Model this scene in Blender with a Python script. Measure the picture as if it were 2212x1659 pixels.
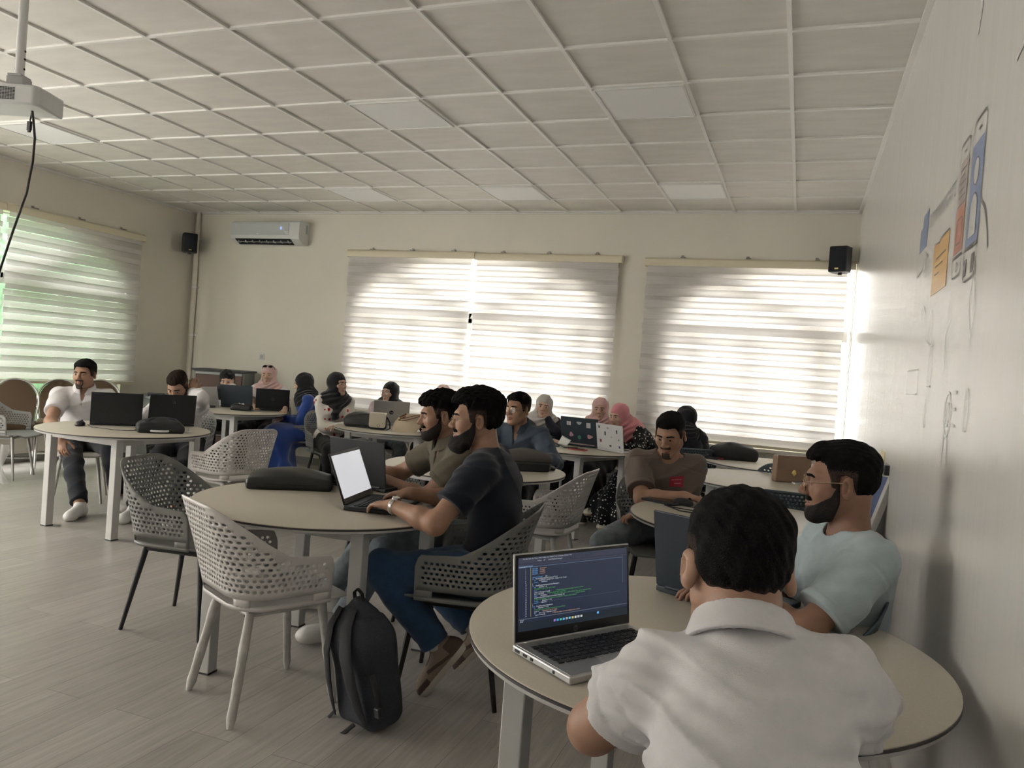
import bpy, bmesh, math, random
import numpy as np
from mathutils import Vector, Matrix
from mathutils.geometry import tessellate_polygon
from concurrent.futures import ThreadPoolExecutor

random.seed(7)
for o in list(bpy.data.objects):
    bpy.data.objects.remove(o)
SC = bpy.context.scene
COL = SC.collection
PI = math.pi
R = math.radians

# ------------------------------------------------------------------ camera
cam = bpy.data.objects.new('camera', bpy.data.cameras.new('camera'))
COL.objects.link(cam)
YAW, PITCH, ROLL = 0.356168, -0.018503, 0.073744
cy_, sy_, cp_, sp_, cr_, sr_ = math.cos(YAW), math.sin(YAW), math.cos(PITCH), math.sin(PITCH), math.cos(ROLL), math.sin(ROLL)
fwd = Vector((-sy_ * cp_, cy_ * cp_, sp_))
rgt = Vector((cy_, sy_, 0))
upv = rgt.cross(fwd)
r2 = rgt * cr_ + upv * sr_
u2 = -rgt * sr_ + upv * cr_
M = Matrix((r2, u2, -fwd)).transposed().to_4x4()
M.translation = Vector((0.1916, -7.7475, 1.40))
cam.matrix_world = M
cam.data.sensor_fit = 'HORIZONTAL'
cam.data.sensor_width = 36.0
cam.data.lens = 1678.5 / 2212 * 36.0
cam.data.clip_start = 0.05
SC.camera = cam

# ------------------------------------------------------------------ sky, added fill lamps, exposure
world = bpy.data.worlds.new('sky')
SC.world = world
world.use_nodes = True
wn = world.node_tree
wn.nodes['Background'].inputs[0].default_value = (1.0, 0.975, 0.94, 1)
wn.nodes['Background'].inputs[1].default_value = 14.0
SC.view_settings.view_transform = 'Standard'
SC.view_settings.look = 'None'
SC.view_settings.gamma = 1.0
SC.view_settings.use_curve_mapping = False
SC.view_settings.exposure = -0.03
try:
    SC.cycles.max_bounces = 10
    SC.cycles.diffuse_bounces = 5
    SC.cycles.transparent_max_bounces = 12
    SC.cycles.sample_clamp_indirect = 8.0
    SC.cycles.caustics_reflective = False
    SC.cycles.caustics_refractive = False
except Exception:
    pass


def area_light(name, loc, rot, sx, sy, power, color=(1, 1, 1)):
    l = bpy.data.lights.new(name, 'AREA')
    l.shape = 'RECTANGLE'
    l.size, l.size_y, l.energy, l.color = sx, sy, power, color
    o = bpy.data.objects.new(name, l)
    o.location = loc
    o.rotation_euler = rot
    COL.objects.link(o)
    return o


# fill lamps added outside the unseen left windows to brighten the room
area_light('added_window_fill', (-8.45, -5.2, 1.65), (0, R(-90), 0), 2.0, 2.4, 850, (1.0, 0.99, 0.98))
area_light('added_window_fill', (-8.45, -8.0, 1.65), (0, R(-90), 0), 2.0, 2.2, 850, (1.0, 0.99, 0.98))

# ------------------------------------------------------------------ materials
MATS = {}


def nodes_of(m):
    m.use_nodes = True
    nt = m.node_tree
    return nt, nt.nodes, nt.links, nt.nodes['Principled BSDF']


def mat(name, col, rough=0.5, metal=0.0, spec=0.5, noise=None, bump=None, coat=0.0, emit=None, sheen=0.0):
    """noise=(scale, amount, stretch_xyz) varies the colour; bump=(scale, strength, stretch_xyz)."""
    if name in MATS:
        return MATS[name]
    m = bpy.data.materials.new(name)
    nt, N, L, b = nodes_of(m)
    b.inputs['Base Color'].default_value = (*col, 1)
    b.inputs['Roughness'].default_value = rough
    b.inputs['Metallic'].default_value = metal
    b.inputs['Specular IOR Level'].default_value = spec
    if coat:
        b.inputs['Coat Weight'].default_value = coat
        b.inputs['Coat Roughness'].default_value = 0.12
    if sheen:
        b.inputs['Sheen Weight'].default_value = sheen
    if emit:
        b.inputs['Emission Color'].default_value = (*emit[0], 1)
        b.inputs['Emission Strength'].default_value = emit[1]
    if noise or bump:
        tc = N.new('ShaderNodeTexCoord')

    def tex(scale, stretch, detail=4):
        mp = N.new('ShaderNodeMapping')
        mp.inputs['Scale'].default_value = stretch
        L.new(tc.outputs['Object'], mp.inputs['Vector'])
        t = N.new('ShaderNodeTexNoise')
        t.inputs['Scale'].default_value = scale
        t.inputs['Detail'].default_value = detail
        L.new(mp.outputs['Vector'], t.inputs['Vector'])
        return t
    if noise:
        t = tex(noise[0], noise[2] if len(noise) > 2 else (1, 1, 1))
        rp = N.new('ShaderNodeMapRange')
        rp.inputs[1].default_value, rp.inputs[2].default_value = 0.3, 0.7
        rp.inputs[3].default_value, rp.inputs[4].default_value = 1 - noise[1], 1 + noise[1]
        L.new(t.outputs['Fac'], rp.inputs[0])
        mx = N.new('ShaderNodeVectorMath')
        mx.operation = 'SCALE'
        mx.inputs[0].default_value = col
        L.new(rp.outputs[0], mx.inputs['Scale'])
        L.new(mx.outputs[0], b.inputs['Base Color'])
    if bump:
        t = tex(bump[0], bump[2] if len(bump) > 2 else (1, 1, 1), 3)
        bp = N.new('ShaderNodeBump')
        bp.inputs['Strength'].default_value = bump[1]
        bp.inputs['Distance'].default_value = 0.004
        L.new(t.outputs['Fac'], bp.inputs['Height'])
        L.new(bp.outputs[0], b.inputs['Normal'])
    MATS[name] = m
    return m


def sheet_mat(name, col, opaque, transl, clear, streak=0.0):
    """woven sheet: diffuse + translucent + see-through part"""
    m = bpy.data.materials.new(name)
    m.use_nodes = True
    nt = m.node_tree
    N, L = nt.nodes, nt.links
    for n in list(N):
        N.remove(n)
    out = N.new('ShaderNodeOutputMaterial')
    d = N.new('ShaderNodeBsdfDiffuse')
    t = N.new('ShaderNodeBsdfTranslucent')
    c = N.new('ShaderNodeBsdfTransparent')
    a1 = N.new('ShaderNodeMixShader')
    a2 = N.new('ShaderNodeMixShader')
    a1.inputs[0].default_value = transl / max(1e-6, opaque + transl)
    a2.inputs[0].default_value = clear
    L.new(d.outputs[0], a1.inputs[1]); L.new(t.outputs[0], a1.inputs[2])
    L.new(a1.outputs[0], a2.inputs[1]); L.new(c.outputs[0], a2.inputs[2])
    L.new(a2.outputs[0], out.inputs[0])
    for s in (d, t):
        s.inputs[0].default_value = (*col, 1)
    if streak:
        tc = N.new('ShaderNodeTexCoord')
        mp = N.new('ShaderNodeMapping')
        mp.inputs['Scale'].default_value = (3, 3, 420)
        L.new(tc.outputs['Object'], mp.inputs[0])
        nz = N.new('ShaderNodeTexNoise')
        nz.inputs['Scale'].default_value = 1.0
        nz.inputs['Detail'].default_value = 5
        L.new(mp.outputs[0], nz.inputs['Vector'])
        rp = N.new('ShaderNodeMapRange')
        rp.inputs[1].default_value, rp.inputs[2].default_value = 0.3, 0.7
        rp.inputs[3].default_value, rp.inputs[4].default_value = 1 - streak, 1 + streak
        L.new(nz.outputs['Fac'], rp.inputs[0])
        mx = N.new('ShaderNodeVectorMath'); mx.operation = 'SCALE'
        mx.inputs[0].default_value = col
        L.new(rp.outputs[0], mx.inputs['Scale'])
        for s in (d, t):
            L.new(mx.outputs[0], s.inputs[0])
    MATS[name] = m
    return m


def glass_mat(name, refl=0.08, tint=(1, 1, 1)):
    m = bpy.data.materials.new(name)
    m.use_nodes = True
    nt = m.node_tree
    N, L = nt.nodes, nt.links
    for n in list(N):
        N.remove(n)
    out = N.new('ShaderNodeOutputMaterial')
    g = N.new('ShaderNodeBsdfGlossy'); g.inputs['Roughness'].default_value = 0.02
    c = N.new('ShaderNodeBsdfTransparent'); c.inputs[0].default_value = (*tint, 1)
    a = N.new('ShaderNodeMixShader')
    a.inputs[0].default_value = refl * 0.3
    L.new(c.outputs[0], a.inputs[1]); L.new(g.outputs[0], a.inputs[2])
    L.new(a.outputs[0], out.inputs[0])
    MATS[name] = m
    return m


# ------------------------------------------------------------------ mesh helpers
class MB:
    def __init__(s):
        s.v, s.f, s.m = [], [], []

    def add(s, vs, fs, mi=0):
        b = len(s.v)
        s.v += [tuple(p) for p in vs]
        for f in fs:
            s.f.append(tuple(i + b for i in f)); s.m.append(mi)
        return s

    def box(s, c, d, mi=0, rot=None):
        hx, hy, hz = d[0] / 2, d[1] / 2, d[2] / 2
        vs = [Vector((x, y, z)) for x in (-hx, hx) for y in (-hy, hy) for z in (-hz, hz)]
        if rot is not None:
            vs = [rot @ p for p in vs]
        vs = [p + Vector(c) for p in vs]
        return s.add(vs, [(0, 1, 3, 2), (4, 6, 7, 5), (0, 4, 5, 1), (2, 3, 7, 6), (0, 2, 6, 4), (1, 5, 7, 3)], mi)

    def tube(s, pts, rad, n=10, mi=0, closed=False, caps=True, flat=None):
        pts = [Vector(p) for p in pts]
        m = len(pts)
        rads = rad if isinstance(rad, (list, tuple)) else [rad] * m
        up = Vector((0, 0, 1))
        vs = []
        prev = None
        for i, p in enumerate(pts):
            if closed:
                t = pts[(i + 1) % m] - pts[i - 1]
            else:
                t = pts[min(i + 1, m - 1)] - pts[max(i - 1, 0)]
            t.normalize()
            if prev is None:
                a = up.cross(t)
                if a.length < 1e-3:
                    a = Vector((1, 0, 0)).cross(t)
                a.normalize()
            else:
                a = prev - t * prev.dot(t)
                a.normalize()
            prev = a
            b = t.cross(a)
            fx, fy = flat if flat else (1, 1)
            for k in range(n):
                th = 2 * PI * k / n
                vs.append(p + (a * math.cos(th) * fx + b * math.sin(th) * fy) * rads[i])
        fs = []
        for i in range(m if closed else m - 1):
            j = (i + 1) % m
            for k in range(n):
                l = (k + 1) % n
                fs.append((i * n + k, i * n + l, j * n + l, j * n + k))
        if caps and not closed:
            fs.append(tuple(range(n - 1, -1, -1)))
            fs.append(tuple((m - 1) * n + k for k in range(n)))
        return s.add(vs, fs, mi)

    def lathe(s, prof, n=32, mi=0, c=(0, 0, 0)):
        vs, fs = [], []
        for r, z in prof:
            for k in range(n):
                th = 2 * PI * k / n
                vs.append((c[0] + r * math.cos(th), c[1] + r * math.sin(th), c[2] + z))
        for i in range(len(prof) - 1):
            for k in range(n):
                l = (k + 1) % n
                fs.append((i * n + k, i * n + l, (i + 1) * n + l, (i + 1) * n + k))
        if prof[0][0] > 1e-6:
            fs.append(tuple(range(n - 1, -1, -1)))
        if prof[-1][0] > 1e-6:
            fs.append(tuple((len(prof) - 1) * n + k for k in range(n)))
        return s.add(vs, fs, mi)

    def prism(s, poly, f2d, depth, mi=0, holes=()):
        """poly in 2D; f2d(u, v, d) gives the 3D point; extruded from d=0 to d=depth"""
        loops = [list(poly)] + [list(h) for h in holes]
        flat = [p for l in loops for p in l]
        tris = tessellate_polygon([[Vector((a, b, 0)) for a, b in l] for l in loops])
        n = len(flat)
        vs = [f2d(a, b, 0) for a, b in flat] + [f2d(a, b, depth) for a, b in flat]
        fs = [tuple(t) for t in tris] + [tuple(i + n for i in reversed(t)) for t in tris]
        o = 0
        for l in loops:
            k = len(l)
            for i in range(k):
                j = (i + 1) % k
                fs.append((o + i, o + j, o + j + n, o + i + n))
            o += k
        return s.add(vs, fs, mi)

    def grid(s, fn, nu, nv, mi=0, closed_u=False):
        vs = [fn(i / (nu if closed_u else nu - 1), j / (nv - 1)) for j in range(nv) for i in range(nu)]
        fs = []
        for j in range(nv - 1):
            for i in range(nu if closed_u else nu - 1):
                k = (i + 1) % nu
                fs.append((j * nu + i, j * nu + k, (j + 1) * nu + k, (j + 1) * nu + i))
        return s.add(vs, fs, mi)

    def ball(s, c, r, mi=0, nu=16, nv=10):
        rx, ry, rz = r if isinstance(r, (tuple, list)) else (r, r, r)
        return s.grid(lambda u, v: (c[0] + rx * math.cos(2 * PI * u) * math.sin(PI * v), c[1] + ry * math.sin(2 * PI * u) * math.sin(PI * v),
                                    c[2] + rz * math.cos(PI * v)), nu, nv, mi, True)

    def moved(s, rot, t):
        s.v = [tuple(rot @ Vector(p) + Vector(t)) for p in s.v]
        return s

    def build(s, name, mats, parent=None, sharp=35, bevel=0, solid=0, sub=0, weld=True, kind=None, label=None):
        me = bpy.data.meshes.new(name)
        me.from_pydata(s.v, [], s.f)
        mats = mats if isinstance(mats, (list, tuple)) else [mats]
        for m_ in mats:
            me.materials.append(m_)
        if len(mats) > 1:
            me.polygons.foreach_set('material_index', s.m)
        bm = bmesh.new(); bm.from_mesh(me)
        if weld:
            bmesh.ops.remove_doubles(bm, verts=bm.verts, dist=1e-5)
        bmesh.ops.recalc_face_normals(bm, faces=bm.faces)
        bm.to_mesh(me); bm.free()
        me.polygons.foreach_set('use_smooth', [True] * len(me.polygons))
        me.set_sharp_from_angle(angle=R(sharp))
        o = bpy.data.objects.new(name, me)
        COL.objects.link(o)
        if parent:
            o.parent = parent
        if bevel:
            bv = o.modifiers.new('bevel', 'BEVEL')
            bv.width = bevel; bv.segments = 3; bv.limit_method = 'ANGLE'; bv.angle_limit = R(40)
        if solid:
            sd = o.modifiers.new('thickness', 'SOLIDIFY')
            sd.thickness = solid; sd.offset = 0
        if sub:
            sb = o.modifiers.new('round', 'SUBSURF')
            sb.levels = sb.render_levels = sub
        if kind:
            o['kind'] = kind
        if label:
            o['label'] = label
        return o


def tag(o, label, cat, group=None):
    o['label'] = label
    o['category'] = cat
    if group:
        o['group'] = group
    return o


def thing(name, label, cat, loc=(0, 0, 0), rz=0.0, group=None):
    o = bpy.data.objects.new(name, None)
    o.empty_display_size = 0.1
    COL.objects.link(o)
    o.location = loc
    o.rotation_euler = (0, 0, rz)
    return tag(o, label, cat, group)


def copy_thing(src, loc, rz, label, group=None):
    r = src.copy()
    COL.objects.link(r)
    r.location = loc
    r.rotation_euler = (0, 0, rz)
    tag(r, label, src['category'], group or src.get('group'))
    for ch in src.children:
        c = ch.copy(); COL.objects.link(c); c.parent = r
        for g in ch.children:
            d = g.copy(); COL.objects.link(d); d.parent = c
    return r


def text_mb(mb, txt, size, rot, t, mi=0, align='LEFT', depth=0.0, thin=0.0):
    cu = bpy.data.curves.new('lettering', 'FONT')
    cu.body = txt
    cu.size = size
    cu.align_x = align
    cu.resolution_u = 2
    cu.offset = thin
    cu.extrude = depth
    ob = bpy.data.objects.new('lettering', cu)
    me = bpy.data.meshes.new_from_object(ob)
    vs = [rot @ v.co + Vector(t) for v in me.vertices]
    mb.add(vs, [tuple(p.vertices) for p in me.polygons], mi)
    bpy.data.objects.remove(ob); bpy.data.curves.remove(cu); bpy.data.meshes.remove(me)
    return mb


def arc(cx, cy, rx, ry, a0, a1, n):
    return [(cx + rx * math.cos(R(a0 + (a1 - a0) * i / n)), cy + ry * math.sin(R(a0 + (a1 - a0) * i / n))) for i in range(n + 1)]


def smooth01(x):
    x = min(1, max(0, x))
    return x * x * (3 - 2 * x)


# ------------------------------------------------------------------ the room
XR, XL, YB, YF, H = 0.62, -7.70, 0.66, -9.4, 3.205
cream = mat('cream_paint', (0.74, 0.705, 0.625), 0.6, bump=(90, 0.08), noise=(1.2, 0.03))
white_paint = mat('white_paint', (0.82, 0.81, 0.79), 0.6)
alu = mat('white_aluminium', (0.62, 0.62, 0.60), 0.35)

# right wall: glossy whiteboard paint with vertical roller waves
gl = bpy.data.materials.new('glossy_whiteboard_paint'); MATS['gl'] = gl
nt, N, L, b = nodes_of(gl)
b.inputs['Base Color'].default_value = (0.70, 0.69, 0.665, 1)
b.inputs['Roughness'].default_value = 0.24
b.inputs['Specular IOR Level'].default_value = 0.6
tc = N.new('ShaderNodeTexCoord'); mp = N.new('ShaderNodeMapping')
mp.inputs['Scale'].default_value = (1, 3.4, 0.3)
L.new(tc.outputs['Object'], mp.inputs[0])
nz = N.new('ShaderNodeTexNoise'); nz.inputs['Scale'].default_value = 1.6; nz.inputs['Detail'].default_value = 4
L.new(mp.outputs[0], nz.inputs['Vector'])
bp = N.new('ShaderNodeBump'); bp.inputs['Strength'].default_value = 0.15; bp.inputs['Distance'].default_value = 0.02
L.new(nz.outputs['Fac'], bp.inputs['Height']); L.new(bp.outputs[0], b.inputs['Normal'])

# floor: grey-beige vinyl planks running towards the back wall
fl = bpy.data.materials.new('vinyl_plank_floor'); MATS['fl'] = fl
nt, N, L, b = nodes_of(fl)
tc = N.new('ShaderNodeTexCoord')
mp = N.new('ShaderNodeMapping'); mp.inputs['Rotation'].default_value = (0, 0, R(90))
L.new(tc.outputs['Object'], mp.inputs[0])
br = N.new('ShaderNodeTexBrick')
br.inputs['Scale'].default_value = 1.0
br.inputs['Brick Width'].default_value = 1.22
br.inputs['Row Height'].default_value = 0.18
br.inputs['Mortar Size'].default_value = 0.0013
br.inputs['Mortar Smooth'].default_value = 0.3
br.inputs['Color1'].default_value = (0.355, 0.332, 0.305, 1)
br.inputs['Color2'].default_value = (0.425, 0.40, 0.37, 1)
br.inputs['Mortar'].default_value = (0.17, 0.15, 0.13, 1)
L.new(mp.outputs[0], br.inputs['Vector'])
mp2 = N.new('ShaderNodeMapping'); mp2.inputs['Scale'].default_value = (22, 1.3, 1)
L.new(tc.outputs['Object'], mp2.inputs[0])
nz = N.new('ShaderNodeTexNoise'); nz.inputs['Scale'].default_value = 2.0; nz.inputs['Detail'].default_value = 7; nz.inputs['Roughness'].default_value = 0.65
L.new(mp2.outputs[0], nz.inputs['Vector'])
rp = N.new('ShaderNodeMapRange'); rp.inputs[1].default_value, rp.inputs[2].default_value = 0.3, 0.7
rp.inputs[3].default_value, rp.inputs[4].default_value = 0.78, 1.2
L.new(nz.outputs['Fac'], rp.inputs[0])
mx = N.new('ShaderNodeVectorMath'); mx.operation = 'SCALE'
L.new(br.outputs['Color'], mx.inputs[0]); L.new(rp.outputs[0], mx.inputs['Scale'])
L.new(mx.outputs[0], b.inputs['Base Color'])
rr = N.new('ShaderNodeMapRange'); rr.inputs[3].default_value, rr.inputs[4].default_value = 0.24, 0.44
L.new(nz.outputs['Fac'], rr.inputs[0]); L.new(rr.outputs[0], b.inputs['Roughness'])
bp = N.new('ShaderNodeBump'); bp.inputs['Strength'].default_value = 0.25; bp.inputs['Distance'].default_value = 0.002
L.new(nz.outputs['Fac'], bp.inputs['Height']); L.new(bp.outputs[0], b.inputs['Normal'])

# ceiling tiles
ct = mat('ceiling_tile', (0.72, 0.695, 0.655), 0.5, noise=(3.5, 0.05, (1, 3, 1)), bump=(40, 0.1))
bar_m = mat('ceiling_grid_metal', (0.80, 0.79, 0.76), 0.32, spec=0.6)

MB().box(((XL + XR) / 2, (YF + 0.9) / 2, -0.05), (XR - XL + 0.6, 0.9 - YF + 0.4, 0.1)).build('floor', fl, kind='structure')
MB().box(((XL + XR) / 2, (YF + 0.9) / 2, H + 0.06), (XR - XL + 0.6, 0.9 - YF + 0.4, 0.1)).build('ceiling', ct, kind='structure')
g = MB()
x = 0.6
while x > XL:
    if x < XR - 0.03:
        g.box((x, (YF + YB) / 2, H + 0.004), (0.024, YB - YF, 0.014))
    x -= 0.6
y = 0.6
while y > YF:
    if y < YB:
        g.box(((XL + XR) / 2, y, H + 0.0045), (XR - XL, 0.024, 0.014))
    y -= 0.6
for c, d in ((((XL + XR) / 2, YB - 0.012, H - 0.002), (XR - XL, 0.024, 0.02)), (((XL + XR) / 2, YF + 0.012, H - 0.002), (XR - XL, 0.024, 0.02)),
             ((XL + 0.012, (YF + YB) / 2, H - 0.002), (0.024, YB - YF, 0.02)), ((XR - 0.014, (YF + YB) / 2, H - 0.002), (0.028, YB - YF, 0.02))):
    g.box(c, d)
g.build('trim_1', bar_m, kind='structure')


def arch_loop(c, hw, sill, spring, rise, lo=None, hi=None, n=40, top=None):
    """closed outline of an arched opening, optionally cut at lo/hi"""
    pts = [(c - hw, sill), (c + hw, sill)] + arc(c, spring, hw, rise, 0, 180, n)
    if top is not None:
        pts = [(a, min(b_, top)) for a, b_ in pts]
    if hi is not None:
        out = []
        for i, (a, b_) in enumerate(pts):
            p, q = pts[i - 1], (a, b_)
            if (p[0] <= hi) != (q[0] <= hi):
                t = (hi - p[0]) / (q[0] - p[0])
                out.append((hi, p[1] + t * (q[1] - p[1])))
            if a <= hi:
                out.append(q)
        pts = out
    return pts


W1 = dict(c=-3.48, hw=1.63, sill=0.78, spring=1.93, rise=0.77)
W2 = dict(c=0.45, hw=1.66, sill=0.78, spring=1.93, rise=0.77, hi=0.612)
WL = dict(c=-2.05, hw=1.63, sill=0.30, spring=1.93, rise=0.77)
TH = 0.26
fb = lambda u, v, d: (u, YB + d, v)
fl_ = lambda u, v, d: (XL - d, u, v)
wb = MB().prism([(XL - TH, 0), (XR, 0), (XR, H + 0.1), (XL - TH, H + 0.1)], fb, TH, holes=[arch_loop(**W1), arch_loop(**W2)])
wb.build('wall_back', cream, kind='structure')
holes = [arch_loop(**WL), [(-6.35, 0.6), (-4.05, 0.6), (-4.05, 2.6), (-6.35, 2.6)], [(-9.1, 0.6), (-6.9, 0.6), (-6.9, 2.6), (-9.1, 2.6)]]
MB().prism([(YF, 0), (YB, 0), (YB, H + 0.1), (YF, H + 0.1)], fl_, TH, holes=holes).build('wall_left', cream, kind='structure')
MB().box((XR + 0.1, (YF + 0.9) / 2, H / 2 + 0.05), (0.2, 0.92 - YF, H + 0.1)).build('wall_right', gl, kind='structure')
MB().prism([(XL - TH, 0), (XR + 0.2, 0), (XR + 0.2, H + 0.1), (XL - TH, H + 0.1)], lambda u, v, d: (u, YF - d, v), 0.2).build('wall_front', white_paint, kind='structure')
grey_tile = mat('grey_skirting_tile', (0.30, 0.29, 0.27), 0.4)
MB().box(((XL + XR) / 2, YB - 0.006, 0.045), (XR - XL, 0.012, 0.09)).build('baseboard_back', grey_tile, kind='structure')
MB().box((XL + 0.006, (YF + YB) / 2, 0.045), (0.012, YB - YF, 0.09)).build('baseboard_left', grey_tile, kind='structure')
# ground outside the building
lawn = mat('lawn', (0.17, 0.21, 0.085), 0.9, noise=(6, 0.4))
pave = mat('pale_paving', (0.55, 0.53, 0.5), 0.9)
MB().box((-20.0, -3, -0.35), (24, 30, 0.1)).build('outdoor_ground', lawn, kind='structure')
hb_ = MB()
hb_.grid(lambda u, v: (-11.2 + 0.9 * math.cos(PI * v) + 0.25 * math.sin(23 * u + 9 * v) * math.sin(17 * v + 5 * u), -9.0 + 14 * u, -0.3 + 4.3 * math.sin(PI * v) + 0.3 * math.sin(31 * u) * math.sin(PI * v) + 0.12 * math.sin(70 * u + 20 * v)), 120, 30)
tag(hb_.build('hedge', mat('hedge_leaves', (0.07, 0.15, 0.075), 0.8, noise=(9, 0.6), bump=(12, 1.0)), sharp=80), 'green hedge outside the left window, glimpsed through the blind', 'hedge')
MB().box((0, 10.0, -0.36), (16.0, 18, 0.1)).build('outdoor_paving', pave, kind='structure')


def ring(loop, inner):
    return loop, inner


glass = glass_mat('window_glass', tint=(0.96, 0.97, 0.96))


def window(name, w, f2d, d0, sash=True):
    """white frame following the arch, transom, fan bars, sliding sashes; glass in behind"""
    c, hw, sill, spr, rise, hi = w['c'], w['hw'], w['sill'], w['spring'], w['rise'], w.get('hi')
    root = bpy.data.objects.new(name, None); COL.objects.link(root); root['kind'] = 'structure'
    F = lambda u, v, d: f2d(u, v, d0 + d)
    t = 0.055
    m = MB()
    m.prism(arch_loop(c, hw, sill, spr, rise, hi=hi), F, 0.07, holes=[arch_loop(c, hw - t, sill + t, spr, rise - t, hi=(hi - 0.008) if hi else None)])

    def bar(u0, v0, u1, v1, th, dp=0.06, dd=0.005):
        n = Vector((u1 - u0, v1 - v0)).normalized()
        p = Vector((-n.y, n.x)) * th / 2
        q = [(u0 + p.x, v0 + p.y), (u0 - p.x, v0 - p.y), (u1 - p.x, v1 - p.y), (u1 + p.x, v1 + p.y)]
        if hi:
            q = [(min(a, hi - 0.01), b_) for a, b_ in q]
        m.prism(q, lambda u, v, d: F(u, v, dd + d), dp)
    e = (hi if hi else c + hw) - 0.03
    bar(c - hw + 0.03, 1.97, e, 1.97, 0.11)
    bar(c - hw + 0.03, sill + 0.10, e, sill + 0.10, 0.09)
    for s in (-1, 1):
        if hi and s > 0:
            continue
        bar(c + s * 0.05, 2.02, c + s * 1.12, spr + rise * 0.70, 0.11)
    for du, th in ((-hw + 0.30, 0.10), (-0.80, 0.10), (-0.11, 0.13), (0.80, 0.10), (hw - 0.30, 0.10)):
        if hi and c + du > hi - 0.05:
            continue
        bar(c + du, sill + 0.05, c + du, 1.97, th)
    m.build('window_frame', alu, root, sharp=30)
    MB().prism(arch_loop(c, hw - 0.02, sill + 0.02, spr, rise - 0.02, hi=(hi - 0.02) if hi else None), lambda u, v, d: F(u, v, 0.03 + d), 0.004).build('pane', glass, root, sharp=30)
    return root


window('window_1', W1, fb, 0.055)
window('window_2', W2, fb, 0.055)
window('window_3', WL, fl_, 0.055)
# sill ledges
MB().box((-0.44, YB - 0.03, 0.76), (2.08, 0.10, 0.035)).build('trim_2', cream, kind='structure', bevel=0.004)
MB().box((-3.48, YB - 0.03, 0.76), (3.4, 0.10, 0.035)).build('trim_3', cream, kind='structure', bevel=0.004)
# ceiling light panels (switched off)
panel_m = mat('led_panel_diffuser', (0.90, 0.90, 0.90), 0.6, spec=0.3)
panel_f = mat('led_panel_frame', (0.72, 0.72, 0.70), 0.35)
lt = None
for i, (px, py, lab) in enumerate([(-0.9, -2.7, 'ceiling light panel nearest the glossy white wall, in the nearer row'), (-2.7, -2.7, 'smudged ceiling light panel left of centre, in the nearer row'),
                                   (-6.3, -2.7, 'bluish ceiling light panel behind the hanging projector cable'), (-0.9, -0.3, 'ceiling light panel above the right end of the far blinds'),
                                   (-2.7, -0.3, 'ceiling light panel above the middle of the far blinds'), (-4.5, -0.3, 'ceiling light panel above the left edge of the wide blind')]):
    if lt is None:
        lt = thing('ceiling_light', lab, 'ceiling light', (px, py, H - 0.004), 0, 'square ceiling light panels')
        m = MB()
        for s in (-1, 1):
            m.box((s * 0.281, 0, 0), (0.014, 0.576, 0.018)); m.box((0, s * 0.281, 0), (0.576, 0.014, 0.018))
        m.build('frame', panel_f, lt)
        MB().box((0, 0, 0.002), (0.552, 0.552, 0.012)).build('diffuser', panel_m, lt)
    else:
        copy_thing(lt, (px, py, H - 0.004), 0, lab)

# ------------------------------------------------------------------ day-and-night roller blinds
linen = sheet_mat('blind_linen', (0.72, 0.695, 0.68), 0.70, 0.30, 0.0, streak=0.10)
sheer = sheet_mat('blind_sheer', (0.85, 0.85, 0.84), 0.5, 0.5, 0.72)
cass = mat('blind_cassette_cream', (0.72, 0.66, 0.50), 0.4)
chrome = mat('chrome', (0.75, 0.75, 0.74), 0.18, 1.0)


def blind(label, f2d, u0, u1, top, bot, vu0, vu1, overlap=0.019, pitch=0.125, skew=0.0, brackets=3):
    """f2d(u, v, d): d = distance out from the wall"""
    t = thing('roller_blind', label, 'blind', (0, 0, 0), 0, 'striped roller blinds')
    P = lambda u, v, d: f2d(u, v, d)
    for nm, d, ph in (('front_fabric', 0.075, 0.0), ('rear_fabric', 0.045, 0.5)):
        m = MB()
        v = top + pitch * ph
        band = pitch / 2 + overlap
        k = 0
        while v > bot:
            for a, b_, mi in ((v, v - band, 0), (v - band, v - pitch, 1)):
                a_, b2 = min(a, top), max(b_, bot)
                if a_ > b2 + 1e-4:
                    ofs = 0.006 * ((k % 3) - 1) if mi == 0 else 0
                    m.grid(lambda s, q: P(u0 + (u1 - u0) * s + ofs * (1 if s > .5 else -1), a_ + (b2 - a_) * q, d + 0.004 * math.sin(s * 9 + k)), 12, 3, mi)
            v -= pitch
            k += 1
        m.build(nm, [linen, sheer], t, sharp=80)
    m = MB()
    prof = [(0.0, -0.045), (0.0, 0.04), (0.05, 0.05), (0.085, 0.03), (0.095, 0.0), (0.09, -0.04)]
    m.prism(prof, lambda d, v, u: P(vu0 + u, top + 0.03 + v, d), vu1 - vu0)
    m.build('valance', cass, t, sharp=30)
    MB().prism([(0.036, -0.014), (0.036, 0.014), (0.085, 0.014), (0.085, -0.014)], lambda d, v, u: P(u0 + u, bot + v, d), u1 - u0).build('bottom_rail', cass, t, bevel=0.003)
    for i in range(brackets):
        u = vu0 + (vu1 - vu0) * (0.18 + 0.64 * i / max(1, brackets - 1))
        m = MB()
        m.prism([(0, 0.05), (0, 0.062), (0.06, 0.062), (0.06, 0.05)], lambda d, v, w: P(u + w, top + 0.03 + v, d), 0.045)
        m.prism([(0, 0.05), (0, 0.085), (0.004, 0.085), (0.004, 0.05)], lambda d, v, w: P(u + w, top + 0.03 + v, d), 0.03)
        m.build('bracket', mat('steel_bracket', (0.30, 0.28, 0.25), 0.4, 0.8), t)
    return t


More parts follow.
